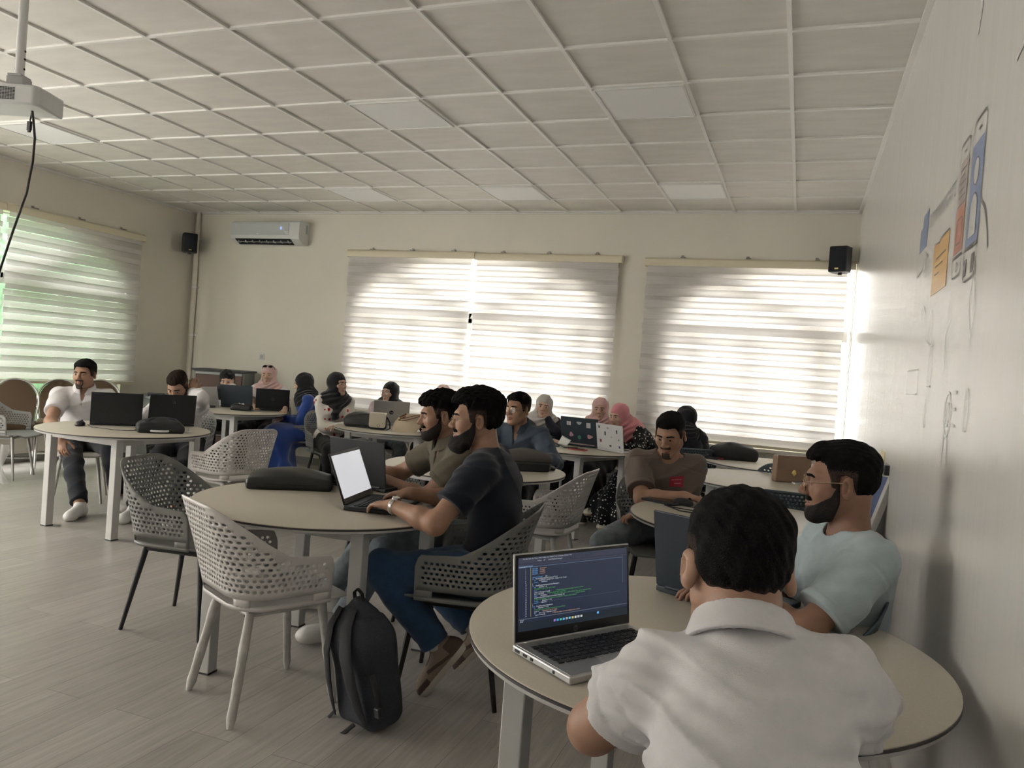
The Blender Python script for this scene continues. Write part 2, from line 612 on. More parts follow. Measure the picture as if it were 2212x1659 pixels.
bf = lambda u, v, d: (u, YB - d, v)
lf = lambda u, v, d: (XL + d, u, v)
blind('left half of the wide grey striped blind behind the women in black headscarves', bf, -5.19, -3.515, 2.665, 0.70, -5.22, -3.49)
blind('right half of the wide grey striped blind, above the woman in the grey headscarf', bf, -3.465, -1.77, 2.655, 0.70, -3.485, -1.74)
blind('grey striped blind nearest the glossy white wall, under the right loudspeaker', bf, -1.46, 0.535, 2.635, 0.80, -1.49, 0.60)
blind('green-lit striped blind on the left wall behind the man in the white polo', lf, -2.03, -0.29, 2.665, 0.88, -2.06, -0.24, overlap=-0.004)
blind('striped blind at the left picture edge, cut off by the frame', lf, -3.83, -2.09, 2.665, 0.88, -3.86, -2.07, overlap=-0.004)
blind('unseen striped blind added to dim the window beside the camera', lf, -6.45, -3.93, 2.66, 0.55, -6.48, -3.91, overlap=0.0)  # this blind and the next are unseen, added to darken the foreground
blind('unseen striped blind added to dim the rearmost left window', lf, -9.2, -6.8, 2.66, 0.55, -9.23, -6.77, overlap=0.0)

# ------------------------------------------------------------------ fixtures on walls and ceiling
plastic_white = mat('white_plastic', (0.66, 0.665, 0.66), 0.3)
plastic_grey = mat('grey_plastic', (0.40, 0.41, 0.41), 0.4)
dark_plastic = mat('dark_plastic', (0.018, 0.019, 0.022), 0.45)
slot_black = mat('black_slot', (0.008, 0.008, 0.01), 0.6)

# air conditioner on the back wall
ac = thing('air_conditioner', 'white split air conditioner high on the back wall', 'air conditioner', (-6.38, YB, 2.92))
prof = [(0, -0.14), (0, 0.15), (0.16, 0.15), (0.20, 0.135), (0.215, 0.09), (0.215, -0.05), (0.205, -0.085), (0.10, -0.145)]
m = MB(); m.prism(prof, lambda d, v, u: (-0.53 + u, -d, v), 1.06); m.build('body', plastic_white, ac, bevel=0.006)
m = MB(); m.prism([(0.2155, -0.035), (0.2155, 0.115), (0.219, 0.115), (0.222, -0.035)], lambda d, v, u: (-0.525 + u, -d, v), 0.90)
m.build('front_panel', mat('silver_panel', (0.52, 0.55, 0.56), 0.2, spec=0.6), ac, bevel=0.002)
m = MB(); m.prism([(0.2, -0.092), (0.206, -0.082), (0.117, -0.138), (0.108, -0.143)], lambda d, v, u: (-0.46 + u, -d - 0.003, v), 0.86); m.build('air_outlet', slot_black, ac)
m = MB()
for i in range(8):
    m.box((-0.42 + i * 0.11, -0.165, -0.112), (0.010, 0.05, 0.03))
m.box((-0.03, -0.163, -0.115), (0.84, 0.008, 0.010), rot=Matrix.Rotation(R(30), 3, 'X'))
m.build('louvre', plastic_grey, ac)
m = MB(); text_mb(m, '8', 0.05, Matrix.Rotation(R(90), 3, 'X'), (0.245, -0.2235, 0.035)); m.build('display', mat('blue_digit', (0.1, 0.2, 0.8), 0.4, emit=((0.25, 0.45, 1.0), 2.0)), ac)
m = MB()
for q in (arc(0.35, 0.03, 0.04, 0.03, 180, 330, 8),):
    m.tube([(a, -0.224, b_) for a, b_ in q], [0.002, 0.004, 0.007, 0.008, 0.007, 0.005, 0.004, 0.003, 0.001], 6)
m.box((0.36, -0.2235, -0.02), (0.05, 0.002, 0.006)); m.box((-0.1, -0.2235, -0.022), (0.03, 0.002, 0.005))
m.build('badge', mat('badge_white', (0.9, 0.9, 0.88), 0.3), ac)
m = MB(); m.box((0.531, -0.06, 0.06), (0.004, 0.035, 0.11)); m.build('side_grille', plastic_grey, ac)


def wall_speaker(loc, rz, label):
    s = thing('loudspeaker', label, 'loudspeaker', loc, rz, 'wall loudspeakers')
    m = MB()
    m.prism([(-0.085, -0.09), (-0.095, 0.02), (-0.07, 0.09), (0.07, 0.09), (0.095, 0.02), (0.085, -0.09)], lambda u, d, v: (u, d, -0.125 + v), 0.25)
    m.build('cabinet', dark_plastic, s, bevel=0.012)
    m = MB(); m.grid(lambda u, v: (-0.075 + 0.15 * u, -0.092 - 0.014 * math.sin(PI * u) * math.sin(PI * v) ** .3, -0.115 + 0.23 * v), 13, 13)
    m.build('grille', mat('speaker_cloth', (0.012, 0.014, 0.02), 0.9, bump=(400, 0.4)), s)
    m = MB(); m.box((0, -0.101, -0.095), (0.035, 0.003, 0.014)); m.build('badge', mat('brass_badge', (0.55, 0.45, 0.18), 0.35, 0.7), s)
    m = MB(); m.box((0, 0.115, 0), (0.06, 0.07, 0.03)); m.box((0, 0.145, 0), (0.09, 0.012, 0.16)); m.build('bracket', dark_plastic, s)
    m = MB(); m.tube([(0, 0, -0.12), (0, 0, -0.145)], 0.02, 12); m.build('tilt_knob', dark_plastic, s)
    return s


wall_speaker((-7.53, 0.40, 2.755), R(48), 'black loudspeaker on the left wall beside the corner pipe')
wall_speaker((0.455, 0.46, 2.70), R(-22), 'black loudspeaker in the right corner above the blind')

pipe = thing('conduit_pipe', 'cream vertical pipe running down the left room corner', 'pipe', (-7.615, YB - 0.035, 0))
MB().tube([(0, 0, 0.0), (0, 0, H)], 0.028, 16).build('tube', cream, pipe)
for z in (0.9, 1.55, 2.2, 2.85):
    m = MB(); m.tube([(0.0, 0.0, z - 0.012), (0.0, 0.0, z + 0.012)], 0.033, 16); m.box((0.045, 0.012, z), (0.03, 0.014, 0.02)); m.build('clip', white_paint, pipe)

sw = thing('wall_outlet', 'small white square outlet plate on the back wall', 'outlet', (-6.46, YB, 1.33))
m = MB(); m.box((0, -0.005, 0), (0.086, 0.010, 0.086)); m.build('plate', plastic_white, sw, bevel=0.003)
m = MB(); m.box((0.006, -0.0115, -0.004), (0.045, 0.004, 0.05)); m.build('socket', plastic_grey, sw, bevel=0.001)

# ceiling projector
pj = thing('projector', 'white ceiling projector hanging from a pole', 'projector', (-3.66, -4.92, 2.585), R(0))
pj.rotation_euler = (0, 0, R(20))
m = MB(); m.prism([(-0.17, -0.115), (0.15, -0.115), (0.17, -0.09), (0.17, 0.115), (-0.17, 0.115)], lambda u, v, d: (u, v, -0.05 + d), 0.10); m.build('body', plastic_white, pj, bevel=0.012)
m = MB()
for i in range(9):
    for j in range(6):
        m.box((-0.012 + j * 0.013, -0.1158, -0.028 + i * 0.007), (0.010, 0.003, 0.0035))
m.build('vent_grille', slot_black, pj)
m = MB(); m.box((-0.045, -0.116, 0.0), (0.03, 0.004, 0.06)); m.build('lit_vent', mat('lamp_glow', (0.3, 0.25, 0.6), 0.4, emit=((0.65, 0.55, 1.0), 1.6)), pj)
m = MB(); m.lathe([(0.042, 0), (0.042, 0.03), (0.034, 0.032), (0.033, 0.015), (0.0, 0.012)], 24); m.moved(Matrix.Rotation(R(90), 3, 'X'), (-0.115, -0.105, 0.005)); m.build('lens', dark_plastic, pj)
m = MB(); m.box((0, 0, 0.056), (0.22, 0.16, 0.006)); [m.tube([(sx * 0.10, sy * 0.07, 0.05), (sx * 0.10, sy * 0.07, 0.064)], 0.014, 10) for sx in (-1, 1) for sy in (-1, 1)]
m.box((0, 0, 0.085), (0.085, 0.075, 0.055)); m.box((0, 0, 0.118), (0.07, 0.085, 0.012)); m.build('mount', plastic_grey, pj, bevel=0.002)
m = MB(); m.tube([(0, 0, 0.11), (0, 0, H - 2.585)], 0.022, 18); m.build('pole', plastic_white, pj)
m = MB(); [m.tube([(-0.024, 0, z), (0.024, 0, z)], 0.006, 8) for z in (0.16, 0.21, 0.25)]; m.build('bolt', slot_black, pj)
m = MB(); m.tube([(0, 0, H - 2.585 - 0.012), (0, 0, H - 2.585)], 0.07, 24); m.build('ceiling_flange', plastic_white, pj)

cable_m = mat('black_cable', (0.015, 0.012, 0.012), 0.5)
cb = thing('projector_cable', 'long black cable dangling from the ceiling projector', 'cable', (0, 0, 0))
c0 = Vector((-3.58, -4.90, 2.535))
pts = [c0, c0 + Vector((0.012, 0, -0.05)), c0 + Vector((0.03, 0.0, -0.14)), c0 + Vector((0.025, 0, -0.26)), c0 + Vector((-0.005, 0, -0.42)), c0 + Vector((-0.06, -0.02, -0.62)), c0 + Vector((-0.12, -0.04, -0.85)), c0 + Vector((-0.16, -0.06, -1.1)), c0 + Vector((-0.2, -0.1, -1.5))]
MB().tube(pts, 0.006, 8).build('cord', cable_m, cb)
m = MB(); m.tube([c0, c0 + Vector((-0.012, 0, -0.05))], 0.004, 8); m.box(c0 + Vector((-0.014, 0, -0.075)), (0.022, 0.012, 0.045)); m.box(c0 + Vector((-0.014, 0, -0.102)), (0.015, 0.008, 0.012)); m.build('plug', cable_m, cb)

# ------------------------------------------------------------------ painted doodles on the glossy wall
mu = thing('wall_decal', 'large doodle print with phones and the word COMMUNICATE on the white wall', 'wall print', (XR - 0.001, 0, 0))
ink = mat('grey_ink', (0.13, 0.13, 0.13), 0.35)
inkf = mat('ghost_white_ink', (0.68, 0.67, 0.65), 0.3)
blue_i = mat('blue_ink', (0.20, 0.27, 0.45), 0.3)
red_i = mat('red_ink', (0.50, 0.22, 0.16), 0.3)
pink_i = mat('dusty_ink', (0.40, 0.335, 0.315), 0.3)
orange_i = mat('orange_ink', (0.66, 0.40, 0.14), 0.3)
wm = lambda u, v, d: (-d, -u, v)       # u runs towards the camera along the wall
WROT = Matrix(((0, 0, -1), (-1, 0, 0), (0, 1, 0)))


def stroke(m, pts, w=0.006, d=0.0012, closed=False):
    if isinstance(m, tuple):
        q = MB(); stroke(q, pts, w, d, closed); q.build(m[0], m[1], mu)
        return
    n_ = len(pts)
    ls, rs = [], []
    for i in range(n_):
        p, q = pts[(i - 1) % n_ if closed else max(0, i - 1)], pts[(i + 1) % n_ if closed else min(n_ - 1, i + 1)]
        t_ = Vector((q[0] - p[0], q[1] - p[1]))
        t_ = t_.normalized() if t_.length > 1e-9 else Vector((1, 0))
        ls.append(wm(pts[i][0] - t_.y * w / 2, pts[i][1] + t_.x * w / 2, d)); rs.append(wm(pts[i][0] + t_.y * w / 2, pts[i][1] - t_.x * w / 2, d))
    m.add(ls + rs, [(i, (i + 1) % n_, n_ + (i + 1) % n_, n_ + i) for i in range(n_ if closed else n_ - 1)])


def rrect(u0, v0, u1, v1, r, n=5):
    q = []
    for cx, cy, a in ((u1 - r, v1 - r, 0), (u0 + r, v1 - r, 90), (u0 + r, v0 + r, 180), (u1 - r, v0 + r, 270)):
        q += arc(cx, cy, r, r, a, a + 90, n)
    return q


m = MB(); text_mb(m, 'COMMUNICATE', 0.080, WROT, (-0.0012, -4.26, 2.08), thin=-0.0013); m.build('lettering', ink, mu, label='grey capital letters')
m = MB()
stroke(m, rrect(4.885, 1.795, 5.035, 2.225, 0.03), 0.006, closed=True)
stroke(m, rrect(5.08, 1.76, 5.262, 2.235, 0.035), 0.007, closed=True)
stroke(m, [(4.94, 2.195), (4.975, 2.195)], 0.006); stroke(m, [(5.15, 2.20), (5.19, 2.20)], 0.007)
stroke(m, arc(4.96, 1.826, 0.014, 0.014, 0, 360, 10), 0.005); stroke(m, [(4.885, 1.86), (5.035, 1.86)], 0.008)
m.build('phone_outline', ink, mu)
m = MB(); m.prism([(5.088, 1.86), (5.255, 1.86), (5.255, 2.165), (5.088, 2.165)], lambda u, v, d: wm(u, v, d), 0.0006); m.build('phone_screen', blue_i, mu, label='blue phone screen')
m = MB()
m.prism(arc(5.17, 2.075, 0.033, 0.038, 0, 360, 20)[:-1], lambda u, v, d: wm(u, v, 0.0006 + d), 0.0006)
m.prism([(5.12, 1.885), (5.22, 1.885)] + arc(5.17, 1.96, 0.05, 0.05, 0, 180, 10) , lambda u, v, d: wm(u, v, 0.0006 + d), 0.0006)
m.build('person_icon', mat('pale_ink', (0.58, 0.57, 0.56), 0.3), mu)
m = MB(); stroke(m, arc(5.17, 2.075, 0.035, 0.040, 0, 360, 20), 0.005); stroke(m, [(5.12, 1.885)] + [(5.12, 1.96)] + arc(5.17, 1.96, 0.05, 0.05, 180, 0, 10) + [(5.22, 1.885)], 0.005); stroke(m, [(5.088, 1.855), (5.255, 1.855)], 0.012); m.build('icon_outline', ink, mu)
m = MB(); m.prism([(5.09, 1.775), (5.125, 1.775), (5.125, 1.825), (5.09, 1.825)], lambda u, v, d: wm(u, v, d), 0.0006); m.prism([(5.19, 1.775), (5.235, 1.775), (5.235, 1.83), (5.19, 1.83)], lambda u, v, d: wm(u, v, d), 0.0006); m.build('phone_button', ink, mu)
m = MB(); m.prism([(4.893, 1.872), (5.028, 1.872), (5.028, 2.02), (4.893, 2.02)], lambda u, v, d: wm(u, v, d), 0.0006); m.build('red_panel', red_i, mu)
m = MB(); m.prism([(4.893, 2.025), (5.028, 2.025), (5.028, 2.165), (4.893, 2.165)], lambda u, v, d: wm(u, v, d), 0.0006); m.build('dusty_panel', pink_i, mu)
m = MB(); [stroke(m, [(4.91, 2.05 + i * 0.022), (5.01 - 0.02 * (i % 2), 2.05 + i * 0.022)], 0.004) for i in range(5)]; stroke(m, rrect(4.92, 1.90, 5.0, 1.98, 0.01), 0.004, closed=True); m.build('screen_lines', ink, mu)
m = MB(); m.prism([(4.455, 1.79), (4.78, 1.79), (4.78, 1.985), (4.60, 1.985), (4.585, 1.972), (4.455, 1.985)], lambda u, v, d: wm(u, v, d), 0.0006); m.build('note_sheet', orange_i, mu, label='orange sheet')
m = MB(); [stroke(m, [(4.52, 1.92 - i * 0.03), (4.74 - 0.06 * i, 1.92 - i * 0.03)], 0.005) for i in range(3)]; stroke(m, [(4.455, 1.985), (4.585, 1.972), (4.60, 1.985), (4.78, 1.985)], 0.006); m.build('note_lines', ink, mu)
m = MB(); m.prism([(4.03, 2.02), (4.235, 2.02), (4.235, 2.17), (4.09, 2.17), (4.09, 2.12), (4.03, 2.12)], lambda u, v, d: wm(u, v, d), 0.0006); m.build('envelope', blue_i, mu, label='blue envelope')
m = ('doodle_line', ink); stroke(m, [(4.09, 2.17), (4.16, 2.085), (4.235, 2.17)], 0.005); stroke(m, [(4.02, 1.92), (4.03, 2.12)], 0.005); stroke(m, [(4.02, 1.92), (4.16, 1.93), (4.2, 1.97)], 0.005)
stroke(m, arc(4.28, 1.93, 0.035, 0.05, -60, 240, 14), 0.006); stroke(m, [(4.26, 1.97), (4.27, 2.03)], 0.004)
stroke(m, [(5.285, 1.96), (5.335, 1.93), (5.375, 1.88), (5.41, 1.81)], 0.010)
m = ('ghost_doodle', inkf)  # pale strokes, with ghost reflections of the print drawn in as white ink
for (cu, cv) in ((5.02, 1.36),):
    for r in (0.028, 0.055):
        stroke(m, arc(cu, cv, r, r * 1.25, 0, 360, 20), 0.010, closed=False)
    for i in range(3):
        stroke(m, [(cu + 0.075, cv + 0.07 - i * 0.05), (cu + 0.13, cv + 0.07 - i * 0.05)], 0.010)
    stroke(m, [(cu - 0.03, cv - 0.07), (cu - 0.05, cv - 0.15)], 0.012); stroke(m, [(cu + 0.03, cv - 0.07), (cu + 0.05, cv - 0.15)], 0.012)
stroke(m, arc(4.3, 1.72, 0.06, 0.045, 0, 180, 10), 0.007); stroke(m, [(4.45, 1.62), (4.5, 1.74), (4.57, 1.70), (4.55, 1.60), (4.45, 1.62)], 0.006)
stroke(m, rrect(3.95, 1.42, 4.3, 1.52, 0.02), 0.006, closed=True); stroke(m, rrect(4.55, 1.45, 4.62, 1.6, 0.01), 0.006, closed=True)
stroke(m, arc(5.3, 1.38, 0.03, 0.06, 0, 360, 14), 0.006); stroke(m, [(5.25, 1.8), (5.22, 1.66), (5.28, 1.58), (5.31, 1.66), (5.25, 1.8)], 0.008)
stroke(m, arc(4.55, 1.35, 0.025, 0.05, 0, 360, 14), 0.008); stroke(m, [(4.9, 1.5), (4.86, 1.62), (4.93, 1.66)], 0.006)
stroke(m, [(5.05, 2.72), (5.02, 2.66), (5.04, 2.60), (5.0, 2.54)], 0.02); stroke(m, [(5.56, 2.24), (5.66, 2.26)], 0.014)
m = MB(); m.prism([(3.05, 0.93), (3.25, 0.93), (3.32, 1.0), (3.32, 1.12), (3.12, 1.12)], lambda u, v, d: wm(u, v, d), 0.0008); m.build('pencil_doodle', mat('yellow_ink', (0.62, 0.52, 0.22), 0.3), mu)
m = MB(); stroke(m, [(3.05, 0.93), (3.25, 0.93), (3.32, 1.0)], 0.012); m.build('pencil_edge', ink, mu)

# ------------------------------------------------------------------ round tables
lam = mat('cream_laminate', (0.56, 0.515, 0.43), 0.38, spec=0.4, noise=(150, 0.04), bump=(350, 0.05))
edge_d = mat('dark_edge', (0.035, 0.03, 0.032), 0.4)
edge_l = mat('pale_under_edge', (0.50, 0.495, 0.48), 0.4)
leg_m = mat('white_table_metal', (0.52, 0.52, 0.505), 0.38)


def round_table(loc, rz, label, src=None):
    if src:
        return copy_thing(src, loc, rz, label)
    t = thing('round_table', label, 'table', loc, rz, 'round classroom tables')
    m = MB(); m.lathe([(0.0, 0.7395), (0.592, 0.7395), (0.598, 0.7375), (0.598, 0.735)], 96); m.lathe([(0.598, 0.735), (0.6, 0.734), (0.6, 0.728), (0.598, 0.727)], 96, 1)
    m.lathe([(0.598, 0.727), (0.596, 0.7175), (0.585, 0.7155), (0.0, 0.7155)], 96, 2)
    m.build('tabletop', [lam, edge_d, edge_l], t, sharp=50)
    a = 0.345
    for sx, sy in ((1, 1), (-1, 1), (-1, -1), (1, -1)):
        m = MB(); m.box((sx * a, sy * a, 0.3575), (0.058, 0.058, 0.715)); lg = m.build('leg', leg_m, t, bevel=0.004)
        m = MB(); m.box((sx * a, sy * a, 0.004), (0.060, 0.060, 0.008)); m.build('foot_pad', edge_d, lg)
    for k in range(4):
        m = MB()
        rot = Matrix.Rotation(k * PI / 2, 3, 'Z')
        m.prism([(-a, 0.715), (a, 0.715), (a, 0.625), (a - 0.035, 0.662), (-a + 0.035, 0.662), (-a, 0.625)], lambda u, v, d: (u, a - 0.02 + d, v), 0.04)
        m.moved(rot, (0, 0, 0)).build('apron_rail', leg_m, t, bevel=0.002)
    return t


TB = dict(T1=(-1.79, -4.69), T2=(-0.01, -5.675), T3=(-4.575, -3.24), T4=(-5.60, -0.89), T5=(-3.49, -1.0), T6=(-1.79, -3.0), T7=(-1.73, -0.93), T8=(0.01, -3.70), T9=(0.0, -1.88), T10=(0.02, -0.585))
tb = None
for k, lab in (('T1', 'round cream table with the open white-screen laptop, beside the wrapped white chair'), ('T2', 'foreground round cream table with the open laptop showing code'),
               ('T3', 'round cream table at far left with two black laptops side by side'), ('T4', 'round cream table in front of the woman in the blue dress'),
               ('T5', 'round cream table covered with handbags and a beige tote'), ('T6', 'round cream table behind the bearded man, with a dark briefcase bag'),
               ('T7', 'round cream table with the sticker-covered laptops'), ('T8', 'round cream table in front of the man in the brown T-shirt'),
               ('T9', 'round cream table carrying the brown clasp purse'), ('T10', 'round cream table under the right window carrying a black backpack')):
    rz = {'T1': R(3), 'T2': R(-6), 'T3': R(-4), 'T7': R(-20), 'T6': R(-10), 'T5': R(8)}.get(k, 0)
    t = round_table((*TB[k], 0), rz, lab, tb)
    tb = tb or t

# ------------------------------------------------------------------ perforated shell chairs


def shell_path(t):
    """t in 0..1 along the U: left arm front -> back -> right arm front; returns point and outward normal"""
    segs = [0.225, 0.14 * PI / 2, 0.19, 0.14 * PI / 2, 0.225]
    L_ = sum(segs)
    s = t * L_
    if s < segs[0]:
        return Vector((-0.235, 0.15 - s)), Vector((-1, 0))
    s -= segs[0]
    if s < segs[1]:
        a = s / 0.14
        return Vector((-0.095 - 0.14 * math.cos(a), -0.075 - 0.14 * math.sin(a))), Vector((-math.cos(a), -math.sin(a)))
    s -= segs[1]
    if s < segs[2]:
        return Vector((-0.095 + s, -0.215)), Vector((0, -1))
    s -= segs[2]
    if s < segs[3]:
        a = s / 0.14
        return Vector((0.095 + 0.14 * math.sin(a), -0.075 - 0.14 * math.cos(a))), Vector((math.sin(a), -math.cos(a)))
    s -= segs[3]
    return Vector((0.235, -0.075 + s)), Vector((1, 0))


def shell_top(t):
    s = abs(t - 0.5) * 2
    k = smooth01((s - 0.20) / 0.48)
    z = 0.822 - 0.190 * k - 0.012 * smooth01((s - 0.6) / 0.4)
    if s > 0.955:
        z -= 0.05 * ((s - 0.955) / 0.045) ** 2
    return z


def shell_pt(t, z):
    p, n = shell_path(t)
    h = max(0.0, (z - 0.44) / 0.4)
    side = 0.055 * h ** 1.2
    back = 0.115 * h ** 1.15
    return Vector((p.x + n.x * side, p.y + n.y * (back if n.y < 0 else side), z))


def chair_meshes():
    """backrest (perforated band) and seat pan as MB objects"""
    nu, nv = 46, 17
    z0, dz = 0.472, 0.0212
    m = MB()
    for j in range(nv):
        off = 0.5 if j % 2 else 0.0
        for i in range(-1, nu + 1):
            ts = [min(1, max(0, (i + off + q) / nu)) for q in (0, 0.5, 1)]
            if ts[2] - ts[0] < 1e-6:
                continue
            zl, zh = z0 + j * dz, z0 + (j + 1) * dz
            tops = [shell_top(t) for t in ts]
            if zl >= min(tops) - 1e-4:
                if zl >= max(tops) - 1e-4:
                    continue
            Z = lambda z, k: min(z, tops[k])
            bo = [shell_pt(ts[k], Z(zl, k)) for k in range(3)]
            to = [shell_pt(ts[k], Z(zh, k)) for k in range(3)]
            full = zh < min(tops) - 0.010 and ts[0] > 0.012 and ts[2] < 0.988 and (ts[2] - ts[0]) > 0.9 / nu and j >= 1
            if not full:
                m.add(bo + to, [(0, 1, 4, 3), (1, 2, 5, 4)])
                continue
            zm = (zl + zh) / 2
            le, ri = shell_pt(ts[0], zm), shell_pt(ts[2], zm)
            outer = [bo[0], bo[1], bo[2], ri, to[2], to[1], to[0], le]
            inner = []
            wr = (ts[2] - ts[0]) * 0.30
            for a in (225, 270, 315, 0, 45, 90, 135, 180):
                inner.append(shell_pt(ts[1] + wr * math.cos(R(a)), zm + dz * 0.31 * math.sin(R(a))))
            m.add(outer + inner, [(k, (k + 1) % 8, 8 + (k + 1) % 8, 8 + k) for k in range(8)])
    # posts joining band and seat, open slots in between
    for a, b_ in ((0.0, 0.07), (0.30, 0.36), (0.64, 0.70), (0.93, 1.0)):
        m.grid(lambda u, v: shell_pt(a + (b_ - a) * u, 0.44 + 0.032 * v), 5, 3)
    m.grid(lambda u, v: shell_pt(u, 0.428 + 0.016 * v), 60, 2)
    s = MB()

    def seat(u, v):
        y = -0.205 + 0.50 * v
        if y < -0.075:
            q = (-0.075 - y) / 0.14
            w = 0.095 + 0.14 * math.sqrt(max(0, 1 - min(1, q) ** 2)) - 0.002
        else:
            w = 0.233 - 0.02 * smooth01((y - 0.12) / 0.18)
            if y > 0.2:
                w -= 0.07 * ((y - 0.2) / 0.095) ** 2 * 0.6
        xx = (u - 0.5) * 2
        z = 0.440 - 0.022 * (1 - xx * xx) * (1 - ((v - 0.4) / 0.6) ** 2) - 0.03 * smooth01((v - 0.86) / 0.14)
        return (xx * w, y, z)
    s.grid(seat, 17, 21)
    return m, s


shell_cols = dict(white=mat('white_chair_plastic', (0.60, 0.575, 0.555), 0.42, bump=(300, 0.05)), grey=mat('grey_chair_plastic', (0.185, 0.185, 0.175), 0.45, bump=(300, 0.05)),
                  slate=mat('slate_chair_plastic', (0.060, 0.085, 0.105), 0.45, bump=(300, 0.05)), mid=mat('mid_grey_chair_plastic', (0.26, 0.265, 0.26), 0.45))
leg_cols = dict(black=mat('black_chair_leg', (0.012, 0.012, 0.014), 0.4), wrap=mat('plastic_wrapped_leg', (0.52, 0.505, 0.48), 0.3, bump=(60, 0.6), noise=(30, 0.12)),
                steel=mat('steel_chair_leg', (0.42, 0.42, 0.40), 0.3, 0.6), pale=mat('pale_chair_leg', (0.50, 0.50, 0.48), 0.4))
CH = {}
_cm = None


def make_chair(shell, leg):
    global _cm
    if _cm is None:
        _cm = chair_meshes()
    c = thing('shell_chair', 'x', 'chair', (0, 0, 0), 0)
    bm_, sm_ = MB(), MB()
    bm_.v, bm_.f, bm_.m = list(_cm[0].v), list(_cm[0].f), list(_cm[0].m)
    sm_.v, sm_.f, sm_.m = list(_cm[1].v), list(_cm[1].f), list(_cm[1].m)
    bm_.build('backrest', shell_cols[shell], c, sharp=40, solid=0.006)
    sm_.build('seat', shell_cols[shell], c, sharp=50, solid=0.010)
    lm = leg_cols[leg]
    fr = MB()
    for x in (-0.15, 0.15):
        fr.tube([(x, -0.14, 0.398), (x, 0.16, 0.398)], 0.012, 8)
    for y in (-0.14, 0.16):
        fr.tube([(-0.15, y, 0.398), (0.15, y, 0.398)], 0.012, 8)
    for x in (-0.15, 0.15):
        for y in (-0.13, 0.15):
            fr.tube([(x * 0.8, y * 0.9, 0.398), (x * 0.8, y * 0.9, 0.42)], 0.018, 8)
    fr.build('seat_frame', lm, c)
    rt, rb = (0.019, 0.017) if leg == 'wrap' else (0.016, 0.010)
    for sx in (-1, 1):
        for y0, y1 in ((0.16, 0.215), (-0.14, -0.215)):
            top, bt = Vector((sx * 0.15, y0, 0.405)), Vector((sx * 0.205, y1, 0.0))
            m = MB()
            n = 11 if leg == 'wrap' else 2
            pts = [top.lerp(bt, k / (n - 1)) for k in range(n)]
            rr_ = [rt + (rb - rt) * k / (n - 1) for k in range(n)]
            if leg == 'wrap':
                rr_ = [q * (1 + random.uniform(-.10, .16)) for q in rr_]; rr_[-1] = 0.011
            m.tube(pts, rr_, 10).build('leg', lm, c, sharp=60)
    return c


CHAIRS = []


def chair(x, y, heading, shell, leg, label):
    """heading: direction the sitter faces, degrees from +x"""
    k = (shell, leg)
    if k not in CH:
        CH[k] = make_chair(shell, leg)
        c = CH[k]
        c.location = (x, y, 0); c.rotation_euler = (0, 0, R(heading - 90))
        tag(c, label, 'chair', shell + ' shell chairs')
    else:
        c = copy_thing(CH[k], (x, y, 0), R(heading - 90), label)
    return c


chair(-1.77, -5.13, 63, 'white', 'wrap', 'empty white perforated chair with plastic-wrapped legs in front of the round table')
chair(-2.63, -4.63, 8, 'grey', 'black', 'empty grey perforated chair with black legs left of the wrapped white chair')
chair(-3.84, -2.93, 165, 'white', 'wrap', 'empty white perforated chair beside the table with two black laptops')
chair(-1.28, -3.10, 178, 'white', 'pale', 'empty white perforated chair right behind the bearded man')
chair(-2.46, -2.92, 0, 'grey', 'black', 'grey perforated chair whose top shows above the white-screen laptop')
chair(-7.0, -2.42, 28, 'mid', 'steel', 'grey perforated chair cut off at the left picture edge')
chair(0.14, -1.02, 92, 'slate', 'black', 'dark teal perforated chair showing behind the brown clasp purse')
chair(0.17, -2.72, 90, 'slate', 'black', 'dark teal perforated chair in front of the purse table')

# banquet chairs in front of the left window
brown_f = mat('brown_upholstery', (0.10, 0.062, 0.035), 0.85, bump=(300, 0.3))
bq = None
for x, y, hd, lab in ((-7.28, -2.12, -40, 'brown round-backed banquet chair at far left, behind the cut-off grey chair'), (-7.28, -1.58, -38, 'brown round-backed banquet chair behind the shoulder of the man in the polo'),
                      (-7.28, -1.08, -42, 'brown round-backed banquet chair mostly hidden behind the head of the man in the polo')):
    if bq is None:
        bq = thing('banquet_chair', lab, 'chair', (x, y, 0), R(hd - 90), 'brown banquet chairs')
        out = [(-0.20, 0.47), (-0.215, 0.62)] + [(-a, b_) for a, b_ in arc(0, 0.70, 0.215, 0.22, 0, 180, 16)][0:] + [(0.215, 0.62), (0.20, 0.47)]
        out = [(-0.19, 0.48), (-0.215, 0.66)] + arc(0, 0.70, 0.215, 0.22, 180, 0, 18) + [(0.215, 0.66), (0.19, 0.48)]
        lean = lambda u, v, d: (u, -0.20 - 0.22 * (v - 0.45) + d, v)
        MB().tube([lean(u, v, 0) for u, v in [(-0.20, 0.0), (-0.195, 0.3)] + out + [(0.195, 0.3), (0.20, 0.0)]], 0.012, 8).build('frame', chrome, bq)
        MB().prism([(u * 0.93, 0.45 + (v - 0.45) * 0.975) for u, v in out], lambda u, v, d: lean(u, v, -0.018 + d), 0.04).build('backrest', brown_f, bq, bevel=0.012)
        MB().box((0, 0.02, 0.46), (0.42, 0.42, 0.07)).build('seat', brown_f, bq, bevel=0.025)
        for sx in (-1, 1):
            MB().tube([(sx * 0.20, -0.16, 0.40), (sx * 0.205, 0.20, 0.40), (sx * 0.205, 0.225, 0.37), (sx * 0.205, 0.26, 0.0)], 0.012, 8).build('leg', chrome, bq)
        MB().tube([(-0.20, 0.20, 0.16), (0.20, 0.20, 0.16)], 0.009, 8).build('stretcher', chrome, bq)
    else:
        copy_thing(bq, (x, y, 0), R(hd - 90), lab)

